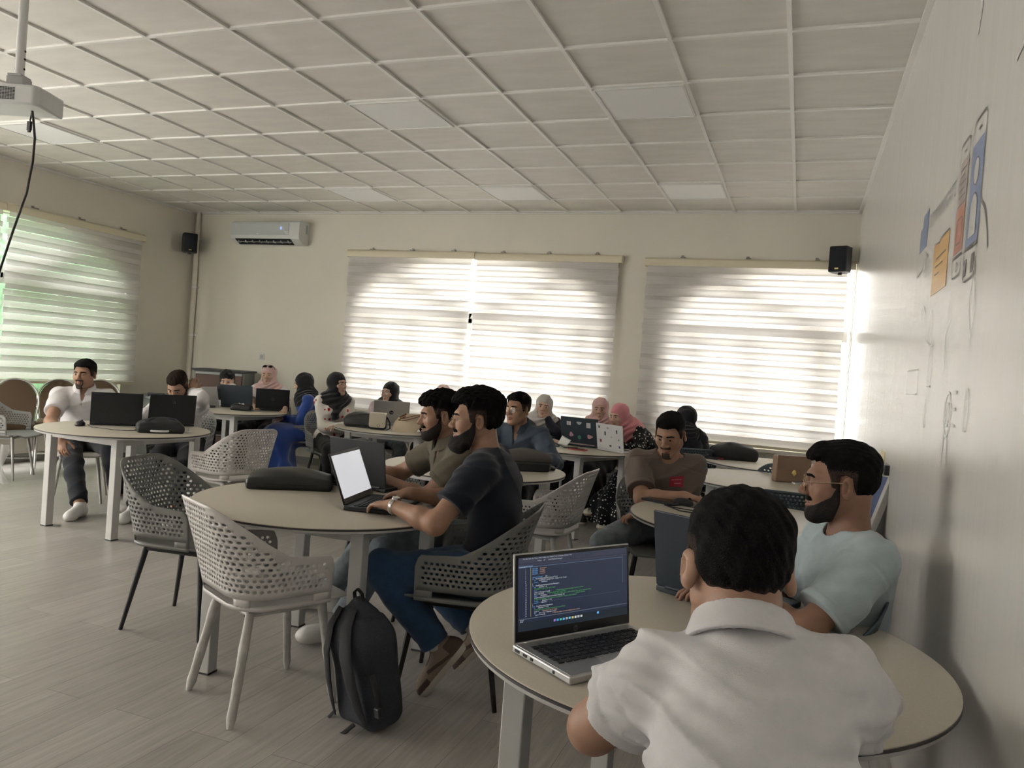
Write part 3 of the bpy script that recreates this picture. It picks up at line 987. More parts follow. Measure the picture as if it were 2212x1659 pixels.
# cabinets in the far left corner
wood = mat('dark_brown_wood', (0.085, 0.038, 0.022), 0.45, noise=(8, 0.25, (1, 1, 14)))
steel_p = mat('grey_green_steel', (0.17, 0.18, 0.17), 0.45)
cab = thing('filing_cabinet', 'grey cabinet with brown drawer fronts in the far left corner', 'cabinet', (-6.64, 0.20, 0), R(24))
m = MB(); m.box((0, 0, 0.56), (0.62, 0.46, 1.10)); m.build('carcass', steel_p, cab, bevel=0.004)
m = MB(); m.box((0, -0.005, 1.12), (0.66, 0.50, 0.025)); m.build('top', dark_plastic, cab, bevel=0.003)
for z in (0.97, 0.72, 0.47, 0.22):
    m = MB(); m.box((0.0, -0.238, z), (0.56, 0.02, 0.185)); d = m.build('drawer', wood, cab, bevel=0.003)
    m = MB(); m.box((0, -0.238, z + 0.112), (0.56, 0.018, 0.022)); m.build('drawer_handle', plastic_grey, d)
ld = thing('low_sideboard', 'low dark sideboard against the left window, behind the left table', 'sideboard', (-7.12, -0.42, 0), R(-78))
m = MB(); m.box((0, 0, 0.42), (0.66, 0.38, 0.66)); m.build('carcass', steel_p, ld, bevel=0.004)
m = MB(); m.box((0, 0, 0.765), (0.72, 0.42, 0.03)); m.build('top', mat('dark_glass_top', (0.03, 0.045, 0.045), 0.15), ld, bevel=0.003)
for x in (-0.165, 0.165):
    m = MB(); m.box((x, -0.195, 0.42), (0.315, 0.015, 0.60)); m.build('door', dark_plastic, ld, bevel=0.002)
for sx in (-1, 1):
    for sy in (-1, 1):
        m = MB(); m.box((sx * 0.29, sy * 0.15, 0.045), (0.05, 0.05, 0.09)); m.build('leg', dark_plastic, ld)
ph = thing('remote_control', 'small black remote lying on the low dark sideboard', 'remote', (-7.06, -0.48, 0.781), R(20))
m = MB(); m.box((0, 0, 0.012), (0.19, 0.05, 0.024)); m.build('shell', dark_plastic, ph, bevel=0.006)
m = MB(); [m.box((-0.06 + i * 0.02, j * 0.013 - 0.013, 0.025), (0.010, 0.008, 0.003)) for i in range(6) for j in range(3)]; m.build('button', plastic_grey, ph)
# blue easel leaning on the right wall
ez = thing('folded_easel', 'blue folded board with grey metal frame leaning on the glossy white wall', 'easel', (0, 0, 0))
P0, P1 = Vector((0.26, -3.45, 0.03)), Vector((0.575, -3.30, 1.06))
ax = (P1 - P0).normalized(); sd = Vector((0.25, -0.95, 0)); sd = (sd - ax * sd.dot(ax)).normalized(); nn = ax.cross(sd)
Fz = lambda u, v, d: P0 + sd * u + ax * v + nn * d
m = MB(); m.prism([(-0.26, 0.05), (0.26, 0.05), (0.26, 1.02), (-0.26, 1.02)], Fz, 0.012); m.build('board', mat('deep_blue_board', (0.012, 0.045, 0.17), 0.5), ez)
m = MB()
for u in (-0.28, 0.28):
    m.prism([(u - 0.02, 0), (u + 0.02, 0), (u + 0.02, 1.05), (u - 0.02, 1.05)], lambda a, b_, d: Fz(a, b_, d - 0.01), 0.03)
m.build('frame', mat('grey_aluminium', (0.36, 0.36, 0.35), 0.4, 0.5), ez, bevel=0.003)
m = MB(); m.box(Fz(0.2, 1.06, 0), (0.05, 0.16, 0.05)); m.tube([Fz(-0.28, 1.05, 0), Fz(0.28, 1.05, 0)], 0.016, 10); m.build('clamp', dark_plastic, ez, bevel=0.006)

# ------------------------------------------------------------------ people: smooth implicit bodies turned into meshes
def v3(*a):
    return np.array(a if len(a) > 1 else a[0], dtype=float)


def nrm(a):
    return a / max(1e-9, np.linalg.norm(a))


def smin(a, b, k):
    h = np.maximum(k - np.abs(a - b), 0.0) / k
    return np.minimum(a, b) - h * h * k * 0.25


def ss(x, a, b):
    t = np.clip((x - a) / (b - a), 0, 1)
    return t * t * (3 - 2 * t)


class Vol:
    """a list of soft shapes joined, cut and rippled; mesh() samples it and returns one closed surface"""

    def __init__(s):
        s.ops = []
        s.lo, s.hi = v3(9, 9, 9), v3(-9, -9, -9)

    def _b(s, lo, hi, grow):
        if grow:
            s.lo, s.hi = np.minimum(s.lo, lo), np.maximum(s.hi, hi)

    def cap(s, a, b, ra, rb=None, k=0.02, sub=False, squash=None):
        rb = ra if rb is None else rb
        a, b = v3(a), v3(b)
        r = max(ra, rb)
        lo, hi = np.minimum(a, b) - r, np.maximum(a, b) + r
        d = b - a
        L2 = max(1e-9, d @ d)

        def f(X, Y, Z):
            px, py, pz = X - a[0], Y - a[1], Z - a[2]
            pd = px * d[0] + py * d[1] + pz * d[2]
            t = np.clip(pd / L2, 0, 1)
            q = (px * px + py * py + pz * pz) - 2 * t * pd + t * t * L2
            return np.sqrt(np.maximum(q, 0)) - (ra + (rb - ra) * t)
        s.ops.append((('-' if sub else '+'), f, lo, hi, k))
        s._b(lo, hi, not sub)
        return s

    def ell(s, c, r, rot=None, k=0.02, sub=False):
        c, r = v3(c), v3(r)
        rot = np.eye(3) if rot is None else np.asarray(rot)
        e = np.abs(rot) @ r
        rm = r.min()

        def f(X, Y, Z):
            px, py, pz = X - c[0], Y - c[1], Z - c[2]
            q0 = q1 = 0
            for i in range(3):
                u = (px * rot[0, i] + py * rot[1, i] + pz * rot[2, i]) / r[i]
                q0 = q0 + u * u
                q1 = q1 + u * u / (r[i] * r[i])
            k0 = np.sqrt(q0)
            return k0 * (k0 - 1) / np.maximum(np.sqrt(q1), 1e-6)
        s.ops.append((('-' if sub else '+'), f, c - e, c + e, k))
        s._b(c - e, c + e, not sub)
        return s

    def fn(s, f, lo, hi, k=0.01, sub=False):
        s.ops.append((('-' if sub else '+'), f, v3(lo), v3(hi), k))
        s._b(v3(lo), v3(hi), not sub)
        return s

    def keep(s, f):
        s.ops.append(('&', f, None, None, 0)); return s

    def ripple(s, f):
        s.ops.append(('~', f, None, None, 0)); return s

    def mesh(s, h, fine=None):
        m = 0.012 + 2 * h
        lo, hi = s.lo - m, s.hi + m
        ax = []
        for i in range(3):
            if fine is None:
                ax.append(np.arange(lo[i], hi[i] + h, h))
            else:
                f0, f1, hf = fine[0][i], fine[1][i], fine[2]
                f0, f1 = max(f0, lo[i]), min(f1, hi[i])
                p = [np.arange(lo[i], f0, h)] if f0 > lo[i] else []
                p.append(np.arange(f0, f1, hf))
                if f1 < hi[i]:
                    p.append(np.arange(f1, hi[i] + h, h))
                a = np.concatenate(p)
                ax.append(a[np.concatenate([[True], np.diff(a) > hf * 0.3])])
        xs, ys, zs = [a.astype(np.float32) for a in ax]
        D = np.full((len(xs), len(ys), len(zs)), 0.15, np.float32)
        for op, f, l, u, k in s.ops:
            if l is None:
                X, Y, Z = xs[:, None, None], ys[None, :, None], zs[None, None, :]
                v = f(X, Y, Z)
                if op == '&':
                    np.maximum(D, v, out=D)
                else:
                    D += v
                continue
            g = k + 3 * h
            sl = tuple(slice(max(0, np.searchsorted(a, l[i] - g)), np.searchsorted(a, u[i] + g)) for i, a in enumerate((xs, ys, zs)))
            X, Y, Z = xs[sl[0]][:, None, None], ys[sl[1]][None, :, None], zs[sl[2]][None, None, :]
            if 0 in (X.size, Y.size, Z.size):
                continue
            v = f(X, Y, Z).astype(np.float32)
            if op == '+':
                D[sl] = smin(D[sl], v, k)
            else:
                D[sl] = -smin(-D[sl], v, k)
        return surface(D, xs, ys, zs)


def surface(D, xs, ys, zs):
    S = D < 0
    c = np.zeros(tuple(n - 1 for n in S.shape), np.int8)
    for i in (0, 1):
        for j in (0, 1):
            for k in (0, 1):
                c += S[i:S.shape[0] - 1 + i, j:S.shape[1] - 1 + j, k:S.shape[2] - 1 + k]
    mask = (c > 0) & (c < 8)
    I, J, K = np.nonzero(mask)
    n = len(I)
    vid = np.full(mask.shape, -1, np.int32)
    vid[I, J, K] = np.arange(n)
    cor = [(i, j, k) for i in (0, 1) for j in (0, 1) for k in (0, 1)]
    val = [D[I + a, J + b, K + d] for a, b, d in cor]
    acc = np.zeros((n, 3)); cnt = np.zeros(n)
    for p in range(8):
        for ax in range(3):
            if cor[p][ax]:
                continue
            q = p + (4, 2, 1)[ax]
            a, b = val[p], val[q]
            cr = (a < 0) != (b < 0)
            t = np.where(cr, a / np.where(a == b, 1, a - b), 0)
            w = cr.astype(float)
            for i in range(3):
                acc[:, i] += w * (cor[p][i] + (t if i == ax else 0))
            cnt += w
    acc /= np.maximum(cnt, 1)[:, None]
    V = np.stack([xs[I] + acc[:, 0] * (xs[I + 1] - xs[I]), ys[J] + acc[:, 1] * (ys[J + 1] - ys[J]), zs[K] + acc[:, 2] * (zs[K + 1] - zs[K])], 1)
    F = []
    a, b = S[:-1, 1:-1, 1:-1], S[1:, 1:-1, 1:-1]
    i, j, k = np.nonzero(a != b); fl = a[i, j, k]; j = j + 1; k = k + 1
    F.append((np.stack([vid[i, j - 1, k - 1], vid[i, j, k - 1], vid[i, j, k], vid[i, j - 1, k]], 1), fl))
    a, b = S[1:-1, :-1, 1:-1], S[1:-1, 1:, 1:-1]
    i, j, k = np.nonzero(a != b); fl = a[i, j, k]; i = i + 1; k = k + 1
    F.append((np.stack([vid[i - 1, j, k - 1], vid[i - 1, j, k], vid[i, j, k], vid[i, j, k - 1]], 1), fl))
    a, b = S[1:-1, 1:-1, :-1], S[1:-1, 1:-1, 1:]
    i, j, k = np.nonzero(a != b); fl = a[i, j, k]; i = i + 1; j = j + 1
    F.append((np.stack([vid[i - 1, j - 1, k], vid[i, j - 1, k], vid[i, j, k], vid[i - 1, j, k]], 1), fl))
    Q = np.concatenate([np.where(fl_[:, None], q, q[:, ::-1]) for q, fl_ in F]).astype(np.int32)
    Q = Q[(Q >= 0).all(1)]
    # one light relaxation pass
    for lam in (0.5, 0.3):
        e = np.concatenate([Q[:, [0, 1]], Q[:, [1, 2]], Q[:, [2, 3]], Q[:, [3, 0]]])
        deg = np.bincount(e[:, 0], minlength=n) + np.bincount(e[:, 1], minlength=n)
        for _ in (0,):
            nv = np.stack([np.bincount(e[:, 0], V[e[:, 1], i], n) + np.bincount(e[:, 1], V[e[:, 0], i], n) for i in range(3)], 1) / np.maximum(deg, 1)[:, None]
        V = V + (nv - V) * lam
    return V, Q


def link_mesh(name, VQ, mats, parent, matfn=None, label=None):
    V, Q = VQ
    me = bpy.data.meshes.new(name)
    n = len(Q)
    me.vertices.add(len(V)); me.vertices.foreach_set('co', V.astype(np.float32).ravel())
    me.loops.add(n * 4); me.loops.foreach_set('vertex_index', Q.ravel())
    me.polygons.add(n); me.polygons.foreach_set('loop_start', np.arange(n, dtype=np.int32) * 4)
    me.polygons.foreach_set('use_smooth', np.ones(n, bool))
    mats = mats if isinstance(mats, (list, tuple)) else [mats]
    for m_ in mats:
        me.materials.append(m_)
    if matfn is not None:
        me.polygons.foreach_set('material_index', matfn(V[Q].mean(1)).astype(np.int32))
    me.update(); me.validate()
    o = bpy.data.objects.new(name, me)
    COL.objects.link(o)
    o.parent = parent
    if label:
        o['label'] = label
    return o


# ---- head in its own frame: +x right, +y face, +z crown; origin between the ears
def _e(x, y, z, c, r):
    a, b, d = (x - c[0]) / r[0], (y - c[1]) / r[1], (z - c[2]) / r[2]
    k0 = np.sqrt(a * a + b * b + d * d)
    k1 = np.sqrt((a / r[0]) ** 2 + (b / r[1]) ** 2 + (d / r[2]) ** 2)
    return k0 * (k0 - 1) / np.maximum(k1, 1e-6)


def _c(x, y, z, a, b, ra, rb):
    d = [b[i] - a[i] for i in range(3)]
    L2 = sum(q * q for q in d)
    px, py, pz = x - a[0], y - a[1], z - a[2]
    t = np.clip((px * d[0] + py * d[1] + pz * d[2]) / L2, 0, 1)
    return np.sqrt((px - t * d[0]) ** 2 + (py - t * d[1]) ** 2 + (pz - t * d[2]) ** 2) - (ra + (rb - ra) * t)


def head_core(x, y, z, fem=False):
    ax = np.abs(x)
    jw = 0.046 if fem else 0.052
    d = _e(x, y, z, (0, -0.014, 0.032), (0.0745, 0.096, 0.086))
    d = smin(d, _e(x, y, z, (0, 0.028, -0.030), (0.060, 0.062, 0.078)), 0.04)
    d = smin(d, _c(ax, y, z, (jw, 0.0, -0.052), (0.018, 0.064, -0.096), 0.020, 0.016), 0.035)
    d = smin(d, _e(x, y, z, (0, 0.076, -0.098), (0.021, 0.017, 0.017)), 0.025)
    d = smin(d, _e(ax, y, z, (0.043, 0.058, -0.022), (0.022, 0.020, 0.020)), 0.03)
    d = smin(d, _c(ax, y, z, (0.006, 0.085, 0.026), (0.042, 0.070, 0.028), 0.010, 0.010), 0.02)
    return d


SK = {}


def skin(name, col):
    if name not in SK:
        SK[name] = mat('skin_' + name, col, 0.5, spec=0.35, noise=(35, 0.07), bump=(260, 0.05))
        SK[name + '_lip'] = mat('lips_' + name, (min(1, col[0] * 0.86), col[1] * 0.70, col[2] * 0.70), 0.4)
    return [SK[name], SK[name + '_lip']]


hair_black = mat('black_hair', (0.007, 0.006, 0.006), 0.8, spec=0.12, bump=(420, 0.8), noise=(60, 0.3))
hair_brown = mat('dark_brown_hair', (0.022, 0.014, 0.010), 0.8, spec=0.12, bump=(420, 0.8), noise=(60, 0.3))
beard_m = mat('black_beard', (0.016, 0.013, 0.012), 0.7, spec=0.2, bump=(280, 1.0))
stubble_m = mat('stubble', (0.060, 0.042, 0.034), 0.75, spec=0.2, bump=(300, 0.8), noise=(200, 0.4))
eye_w = mat('eye_white', (0.62, 0.60, 0.57), 0.2)
eye_i = mat('dark_iris', (0.035, 0.018, 0.010), 0.15)
gold_wire = mat('gold_wire', (0.62, 0.50, 0.33), 0.25, 1.0)
dark_wire = mat('dark_wire', (0.05, 0.05, 0.055), 0.3, 0.6)
lens_clear = glass_mat('clear_lens')
lens_dark = mat('dark_lens', (0.02, 0.018, 0.02), 0.12)


def fabric(name, col, rough=0.85, bump=0.25, scale=420, noise=0.05, sheen=0.15):
    return mat(name, col, rough, spec=0.25, bump=(scale, bump), noise=(25, noise), sheen=sheen)


FOLD = np.array([[0.3, 0.5, 1.0], [0.9, -0.4, 0.7], [-0.8, 0.3, 0.75], [0.2, 1.0, -0.35]])


def folds(amp, freq=30, seed=0.0, horiz=0.5):
    def f(X, Y, Z):
        w = 1.6 * np.sin(9 * X + 1.7 * seed) + 1.4 * np.sin(11 * Z + 7 * Y + seed) + 1.2 * np.sin(13 * Y - 5 * X + seed)
        m1 = 0.5 + 0.5 * np.sin(7 * X - 6 * Y + 8 * Z + 3 * seed)
        a = 1 - 2 * np.abs(np.sin(0.5 * (freq * (0.35 * X + 0.25 * Y + horiz * 2 * Z) + w + seed))) ** 0.7
        b = 1 - 2 * np.abs(np.sin(0.5 * (freq * 1.3 * (0.8 * X - 0.5 * Y + 0.6 * Z) - 1.3 * w + 2 * seed))) ** 0.7
        c = np.sin(freq * 2.6 * (0.3 * X + 0.5 * Y + horiz * 1.6 * Z) + 2.5 * w)
        return (amp * (-0.55 * a * (0.35 + 0.65 * m1) - 0.40 * b * (1.1 - m1) + 0.16 * c)).astype(np.float32)
    return f


def rot_x(a):
    c, s = math.cos(a), math.sin(a)
    return np.array([[1, 0, 0], [0, c, -s], [0, s, c]])


def rot_y(a):
    c, s = math.cos(a), math.sin(a)
    return np.array([[c, 0, s], [0, 1, 0], [-s, 0, c]])


def rot_z(a):
    c, s = math.cos(a), math.sin(a)
    return np.array([[c, -s, 0], [s, c, 0], [0, 0, 1]])


def ik(a, t, l1, l2, pole):
    d = t - a
    L = np.linalg.norm(d)
    mx = (l1 + l2) * 0.985
    if L > mx:
        f = L / mx; l1 *= f; l2 *= f
    mn = abs(l1 - l2) * 1.05 + 0.02
    L = max(L, mn)
    u = nrm(d)
    p = nrm(v3(pole) - u * (v3(pole) @ u))
    x = (l1 * l1 - l2 * l2 + L * L) / (2 * L)
    h = math.sqrt(max(1e-6, l1 * l1 - x * x))
    return a + u * x + p * h


class Fig:
    def __init__(s, **k):
        s.k = k
        g = k.get
        s.fem = g('fem', False)
        s.near = g('near', False)
        heading = R(g('heading', 0) - 90)
        s.rz = heading
        Rw = rot_z(heading)
        lean, sl, side, tw = R(g('lean', 5)), R(g('slouch', 8)), R(g('side', 0)), R(g('twist', 0))
        sc = 0.93 if s.fem else 1.0
        s.sc = sc
        hipz = g('hipz', 0.525)
        Rside = rot_y(side)
        d1 = Rside @ v3(0, math.sin(lean), math.cos(lean))
        d2 = Rside @ v3(0, math.sin(lean + sl), math.cos(lean + sl))
        na = (lean + sl) * 0.7 + R(g('neck', 14))
        dn = Rside @ v3(0, math.sin(na), math.cos(na))
        P0 = v3(0, 0, hipz)
        nl = g('nl', 0.155) * sc
        hw = v3(g('head'))
        ts = (hw[2] - P0[2] - nl * dn[2]) / (0.19 * d1[2] + 0.32 * d2[2])
        s.ts = ts = min(1.12, max(0.80, ts))
        s.P0 = P0
        s.waist = P0 + 0.19 * ts * d1
        s.chest = s.waist + 0.17 * ts * d2
        s.neck = s.waist + 0.32 * ts * d2
        s.hc = s.neck + nl * dn
        s.d1, s.d2, s.dn = d1, d2, dn
        off = Rw @ s.hc
        s.root = v3(hw[0] - off[0], hw[1] - off[1], g('z', 0.0))
        s.toL = lambda p: Rw.T @ (v3(p) - s.root)
        s.dirL = lambda p: Rw.T @ v3(p)
        Rt = rot_z(tw)
        rgt_ = Rside @ Rt @ v3(1, 0, 0)
        s.right = nrm(rgt_ - d2 * (rgt_ @ d2))
        s.front = np.cross(d2, s.right)
        s.Rc = np.stack([s.right, s.front, d2], 1)
        s.Rp = np.stack([v3(1, 0, 0), np.cross(d1, v3(1, 0, 0)), d1], 1)
        hp, hy, hr = R(g('hpitch', 0)), R(g('hyaw', 0)), R(g('hroll', 0))
        s.Rh = rot_z(hy) @ rot_x(-hp) @ rot_y(hr)
        s.hs = (0.96 if s.fem else 1.0) * g('hscale', 1.0)
        shw = (0.145 if s.fem else 0.168) * g('bulk', 1.0)
        s.bulk = g('bulk', 1.0)
        nt_ = s.hc + s.Rh @ (v3(0, -0.032, -0.045) * s.hs)
        s.na = nrm(nt_ - s.neck)
        s.S, s.E, s.W, s.HD, s.HN = {}, {}, {}, {}, {}
        s.HIP, s.KN, s.AN, s.FD = {}, {}, {}, {}
        for sd, nm in ((1, 'r'), (-1, 'l')):
            s.S[sd] = s.neck - 0.055 * ts * d2 + s.right * sd * shw + s.front * g('shfwd', 0.0) + d2 * g('shrug_' + nm, 0.0)
            w = g('hand_' + nm)
            if w is None:
                w = s.P0 + v3(sd * 0.12, 0.34, 0.10)
            elif w[0] == 'L':
                w = v3(w[1:])
            elif w[0] == 'H':
                w = s.H(v3(w[1:]))
            else:
                w = s.toL(w)
            pole = g('elbow_' + nm, (sd * 0.7, -0.55, -0.7))
            s.E[sd] = s.toL(g('elb_' + nm)) if g('elb_' + nm) else ik(s.S[sd], w, 0.285 * sc, 0.25 * sc, pole)
            s.W[sd] = w
            hd = g('hdir_' + nm)
            hd = nrm(w - s.E[sd]) if hd is None else nrm(s.dirL(hd))
            hn = g('hnorm_' + nm)
            hn = v3(0, 0, 1) if hn is None else s.dirL(hn)
            s.HD[sd] = hd
            s.HN[sd] = nrm(hn - hd * (hn @ hd) + 1e-6)
            s.HIP[sd] = P0 + v3(sd * 0.092 * sc, 0.01, 0.0)
            a = g('foot_' + nm)
            if a is None:
                a = v3(sd * 0.12, 0.40, 0.09)
            elif a[0] == 'L':
                a = v3(a[1:])
            else:
                a = s.toL(a)
            s.AN[sd] = a
            s.KN[sd] = ik(s.HIP[sd], a, 0.43 * sc, 0.42 * sc, g('knee_' + nm, (sd * 0.12, 0.5, 1.0)))
            fd = g('fdir_' + nm)
            s.FD[sd] = nrm(v3(sd * 0.15, 1, 0)) if fd is None else nrm(s.dirL(fd))
        s.seed = g('seed', 1.0)

    def H(s, p):
        return s.hc + s.Rh @ (v3(p) * s.hs)

    def hframe(s, f):
        """wrap a function written in head coordinates"""
        c, Rh, q = s.hc, s.Rh, s.hs

        def w(X, Y, Z):
            px, py, pz = X - c[0], Y - c[1], Z - c[2]
            l = [(px * Rh[0, i] + py * Rh[1, i] + pz * Rh[2, i]) / q for i in range(3)]
            return f(*l) * q
        return w

    def hbox(s, m=0.16):
        return s.hc - m, s.hc + m

    # --- shape groups
    def torso(s, v, o=0.0, k=0.035):
        b = s.bulk
        f = s.fem
        v.ell(s.P0 + 0.035 * s.d1, v3(0.165 * s.sc * (0.55 + 0.45 * b) + o, 0.118 * b + o, 0.125 + o), s.Rp, k)
        v.ell(s.waist, v3((0.125 if f else 0.142) * b + o, 0.100 * b + o, 0.15 + o), s.Rp, k)
        v.ell(s.chest - 0.01 * s.front, v3((0.138 if f else 0.163) * b + o, (0.108 if f else 0.113) * b + o, 0.165 * s.ts + o), s.Rc, k)
        if f:
            for sd in (1, -1):
                v.ell(s.chest + s.right * sd * 0.062 + s.front * 0.085 + s.d2 * 0.0, v3(0.055 + o, 0.045 + o, 0.055 + o), s.Rc, 0.05)
        r = 0.042 if f else 0.048
        v.cap(s.S[1], s.S[-1], r + o, None, k)
        for sd in (1, -1):
            v.cap(s.neck + 0.012 * s.d2, s.S[sd], 0.034 + o, 0.030 + o, 0.035)
        return v

    def arm(s, v, sd, o0=0.0, o1=0.0, to=1.0, k=0.035):
        """to: 0..1 upper arm only, 1..2 into the forearm"""
        S, E, W = s.S[sd], s.E[sd], s.W[sd]
        q = (0.86 if s.fem else 1.0) * (0.5 + 0.5 * s.bulk)
        u = min(1.0, to)
        r0, r1 = 0.055 * q, 0.042 * q
        v.cap(S, S + (E - S) * u, r0 + o0, r0 + (r1 - r0) * u + o1, k)
        if to > 1:
            f = to - 1
            m = E + (W - E) * min(f, 0.32)
            v.cap(E, m, 0.042 * q + o1, 0.0435 * q + o1, 0.03)
            if f > 0.32:
                e = E + (W - E) * f
                v.cap(m, e, 0.0435 * q + o1, (0.0435 + (0.027 - 0.0435) * (f - .32) / .68) * q + o1, 0.025)
        return v

    def leg(s, v, sd, o=0.0, to=1.0, k=0.05, fl=0.0):
        q = 0.96 if s.fem else 1.0
        Hp, K, A = s.HIP[sd], s.KN[sd], s.AN[sd]
        v.cap(Hp, K, 0.088 * q + o, 0.059 * q + o, k)
        m = K + (A - K) * 0.30
        e = K + (A - K) * to
        v.cap(K, m, 0.056 * q + o, 0.056 * q + o, 0.03)
        v.cap(m, e, 0.056 * q + o, 0.040 * q + o + fl, 0.03)
        return v

    def hand(s, v, sd):
        W, y, n = s.W[sd], s.HD[sd], s.HN[sd]
        t = np.cross(n, y) if sd > 0 else np.cross(y, n)
        nm = 'r' if sd > 0 else 'l'
        q = 0.86 if s.fem else 0.97
        cur = s.k.get('curl_' + nm, 22)
        sp = s.k.get('spread_' + nm, 3)
        rot = np.stack([t, y, n], 1)
        v.cap(W - y * 0.01, W + y * 0.025 * q, 0.024 * q, 0.022 * q, 0.02)
        v.ell(W + y * 0.052 * q, v3(0.041, 0.050, 0.0150) * q, rot, 0.018)
        for i, (off, ln, r) in enumerate(((0.029, 0.072, 0.0088), (0.0100, 0.080, 0.0092), (-0.0095, 0.075, 0.0088), (-0.0275, 0.060, 0.0078))):
            p = W + (y * (0.090 - 0.006 * abs(i - 1.2)) + t * off) * q
            v.cap(W + (y * 0.04 + t * off * 0.7) * q, p, 0.0115 * q, 0.0098 * q, 0.010)
            a = R(sp * (1.4 - i))
            c = R(cur * (0.85 + 0.12 * i))
            base = nrm(y * math.cos(a) + t * math.sin(a))
            ang = c * 0.55
            for j, fr in enumerate((0.46, 0.30, 0.24)):
                d = base * math.cos(ang) - n * math.sin(ang)
                p2 = p + d * ln * fr * q
                v.cap(p, p2, r * (1 - 0.08 * j) * q, r * (0.92 - 0.08 * j) * q, 0.005)
                p = p2
                ang += c
        p = W + (y * 0.022 + t * 0.030 - n * 0.006) * q
        th = s.k.get('thumb_' + nm, 0.75)
        for d, ln, r in ((nrm(t * th + y * 0.75 - n * 0.35), 0.040, 0.0125), (nrm(t * th * 0.55 + y * 0.85 - n * 0.35), 0.032, 0.0105), (nrm(t * th * 0.25 + y * 0.95 - n * 0.3), 0.024, 0.0090)):
            p2 = p + d * ln * q
            v.cap(p, p2, r * q, r * 0.92 * q, 0.010)
            p = p2
        return v

    def body(s):
        v = Vol()
        s.torso(v)
        f = s.fem
        Hq = s.H
        r0, r1 = (0.046, 0.044) if f else (0.057 * (0.6 + 0.4 * s.bulk), 0.053)
        v.cap(s.neck - 0.03 * s.d2, Hq((0, -0.032, -0.045)), r0, r1 + 0.003, 0.035)
        for sd in (1, -1):
            s.arm(v, sd, 0, 0, 2.0)
            s.hand(v, sd)
            s.leg(v, sd)
            A = s.AN[sd]
            fd, up_ = s.footframe(sd)
            v.cap(A - up_ * 0.03, A + fd * 0.12 - up_ * 0.055, 0.034, 0.024, 0.03)
        lo, hi = s.hbox(0.15)
        v.fn(s.hframe(lambda x, y, z: head_core(x, y, z, f)), lo, hi, 0.02)
        q = s.hs
        E_ = lambda c, r, rot=None, k=0.008, sub=False: v.ell(Hq(c), v3(r) * q, s.Rh if rot is None else s.Rh @ rot, k * q, sub)
        C_ = lambda a, b, ra, rb, k=0.008, sub=False: v.cap(Hq(a), Hq(b), ra * q, rb * q, k * q, sub)
        for sx in (1, -1):
            E_((sx * 0.031, 0.099, 0.005), (0.019, 0.017, 0.013), None, 0.012, True)
        C_((0, 0.084, 0.020), (0, 0.108, -0.024), 0.0085, 0.0105, 0.014)
        E_((0, 0.110, -0.027), (0.0125, 0.0120, 0.0105), None, 0.008)
        for sx in (1, -1):
            E_((sx * 0.0135, 0.099, -0.032), (0.0085, 0.0105, 0.0080), None, 0.007)
            E_((sx * 0.031, 0.0775, 0.004), (0.0145, 0.0135, 0.0125), None, 0.004)
            E_((sx * 0.031, 0.096, 0.0035), (0.0125, 0.0100, 0.0042), None, 0.002, True)
            ry = rot_z(sx * -0.6)
            if s.k.get('scarf'):
                continue
            E_((sx * 0.083, -0.012, -0.004), (0.0080, 0.020, 0.033), ry, 0.006)
            E_((sx * 0.086, -0.016, -0.022), (0.0060, 0.011, 0.014), ry, 0.006)
            E_((sx * 0.091, -0.006, -0.002), (0.0055, 0.009, 0.017), ry, 0.005, True)
        for sx in (1, -1):
            C_((0.0, 0.0925, -0.0585), (sx * 0.021, 0.082, -0.061), 0.0062, 0.0035, 0.005)
            C_((0.0, 0.0915, -0.0695), (sx * 0.018, 0.083, -0.0665), 0.0072, 0.0040, 0.005)
        C_((-0.024, 0.088, -0.0635), (0.024, 0.088, -0.0635), 0.0016, 0.0016, 0.002, True)
        E_((0, 0.100, -0.0635), (0.010, 0.010, 0.0016), None, 0.002, True)
        near = s.near
        fine = (s.hc - 0.135, s.hc + 0.135, 0.0027 if near else 0.0036)
        VQ = v.mesh(0.0045 if near else 0.0055, fine)
        c, Rh = s.hc, s.Rh

        def mf(P):
            l = (P - c) @ Rh / q
            return ((np.abs(l[:, 0]) < 0.023) & (l[:, 1] > 0.074) & (np.abs(l[:, 2] + 0.064) < 0.0125 * (1 - (np.abs(l[:, 0]) / 0.026) ** 2) + 0.001)).astype(int)
        return VQ, mf

    def shell(s, zone, thick, core=None, h=0.0036, wave=0.0, ext=0.16):
        """layer over the head core limited to a zone (both in head coordinates)"""
        v = Vol()
        f = s.fem
        sd = s.seed

        def g(x, y, z):
            d = head_core(x, y, z, f)
            if core is not None:
                d = smin(d, core(x, y, z), 0.02)
            t = thick(x, y, z)
            if wave:
                t = t + wave * np.sin(150 * x + 40 * y + 3 * sd) * np.sin(110 * y + 60 * z + sd) + 0.5 * wave * np.sin(330 * x + 190 * z)
            return np.maximum(d - t, zone(x, y, z))
        lo, hi = s.hbox(ext)
        v.fn(s.hframe(g), lo, hi, 0.002)
        return v.mesh(h)

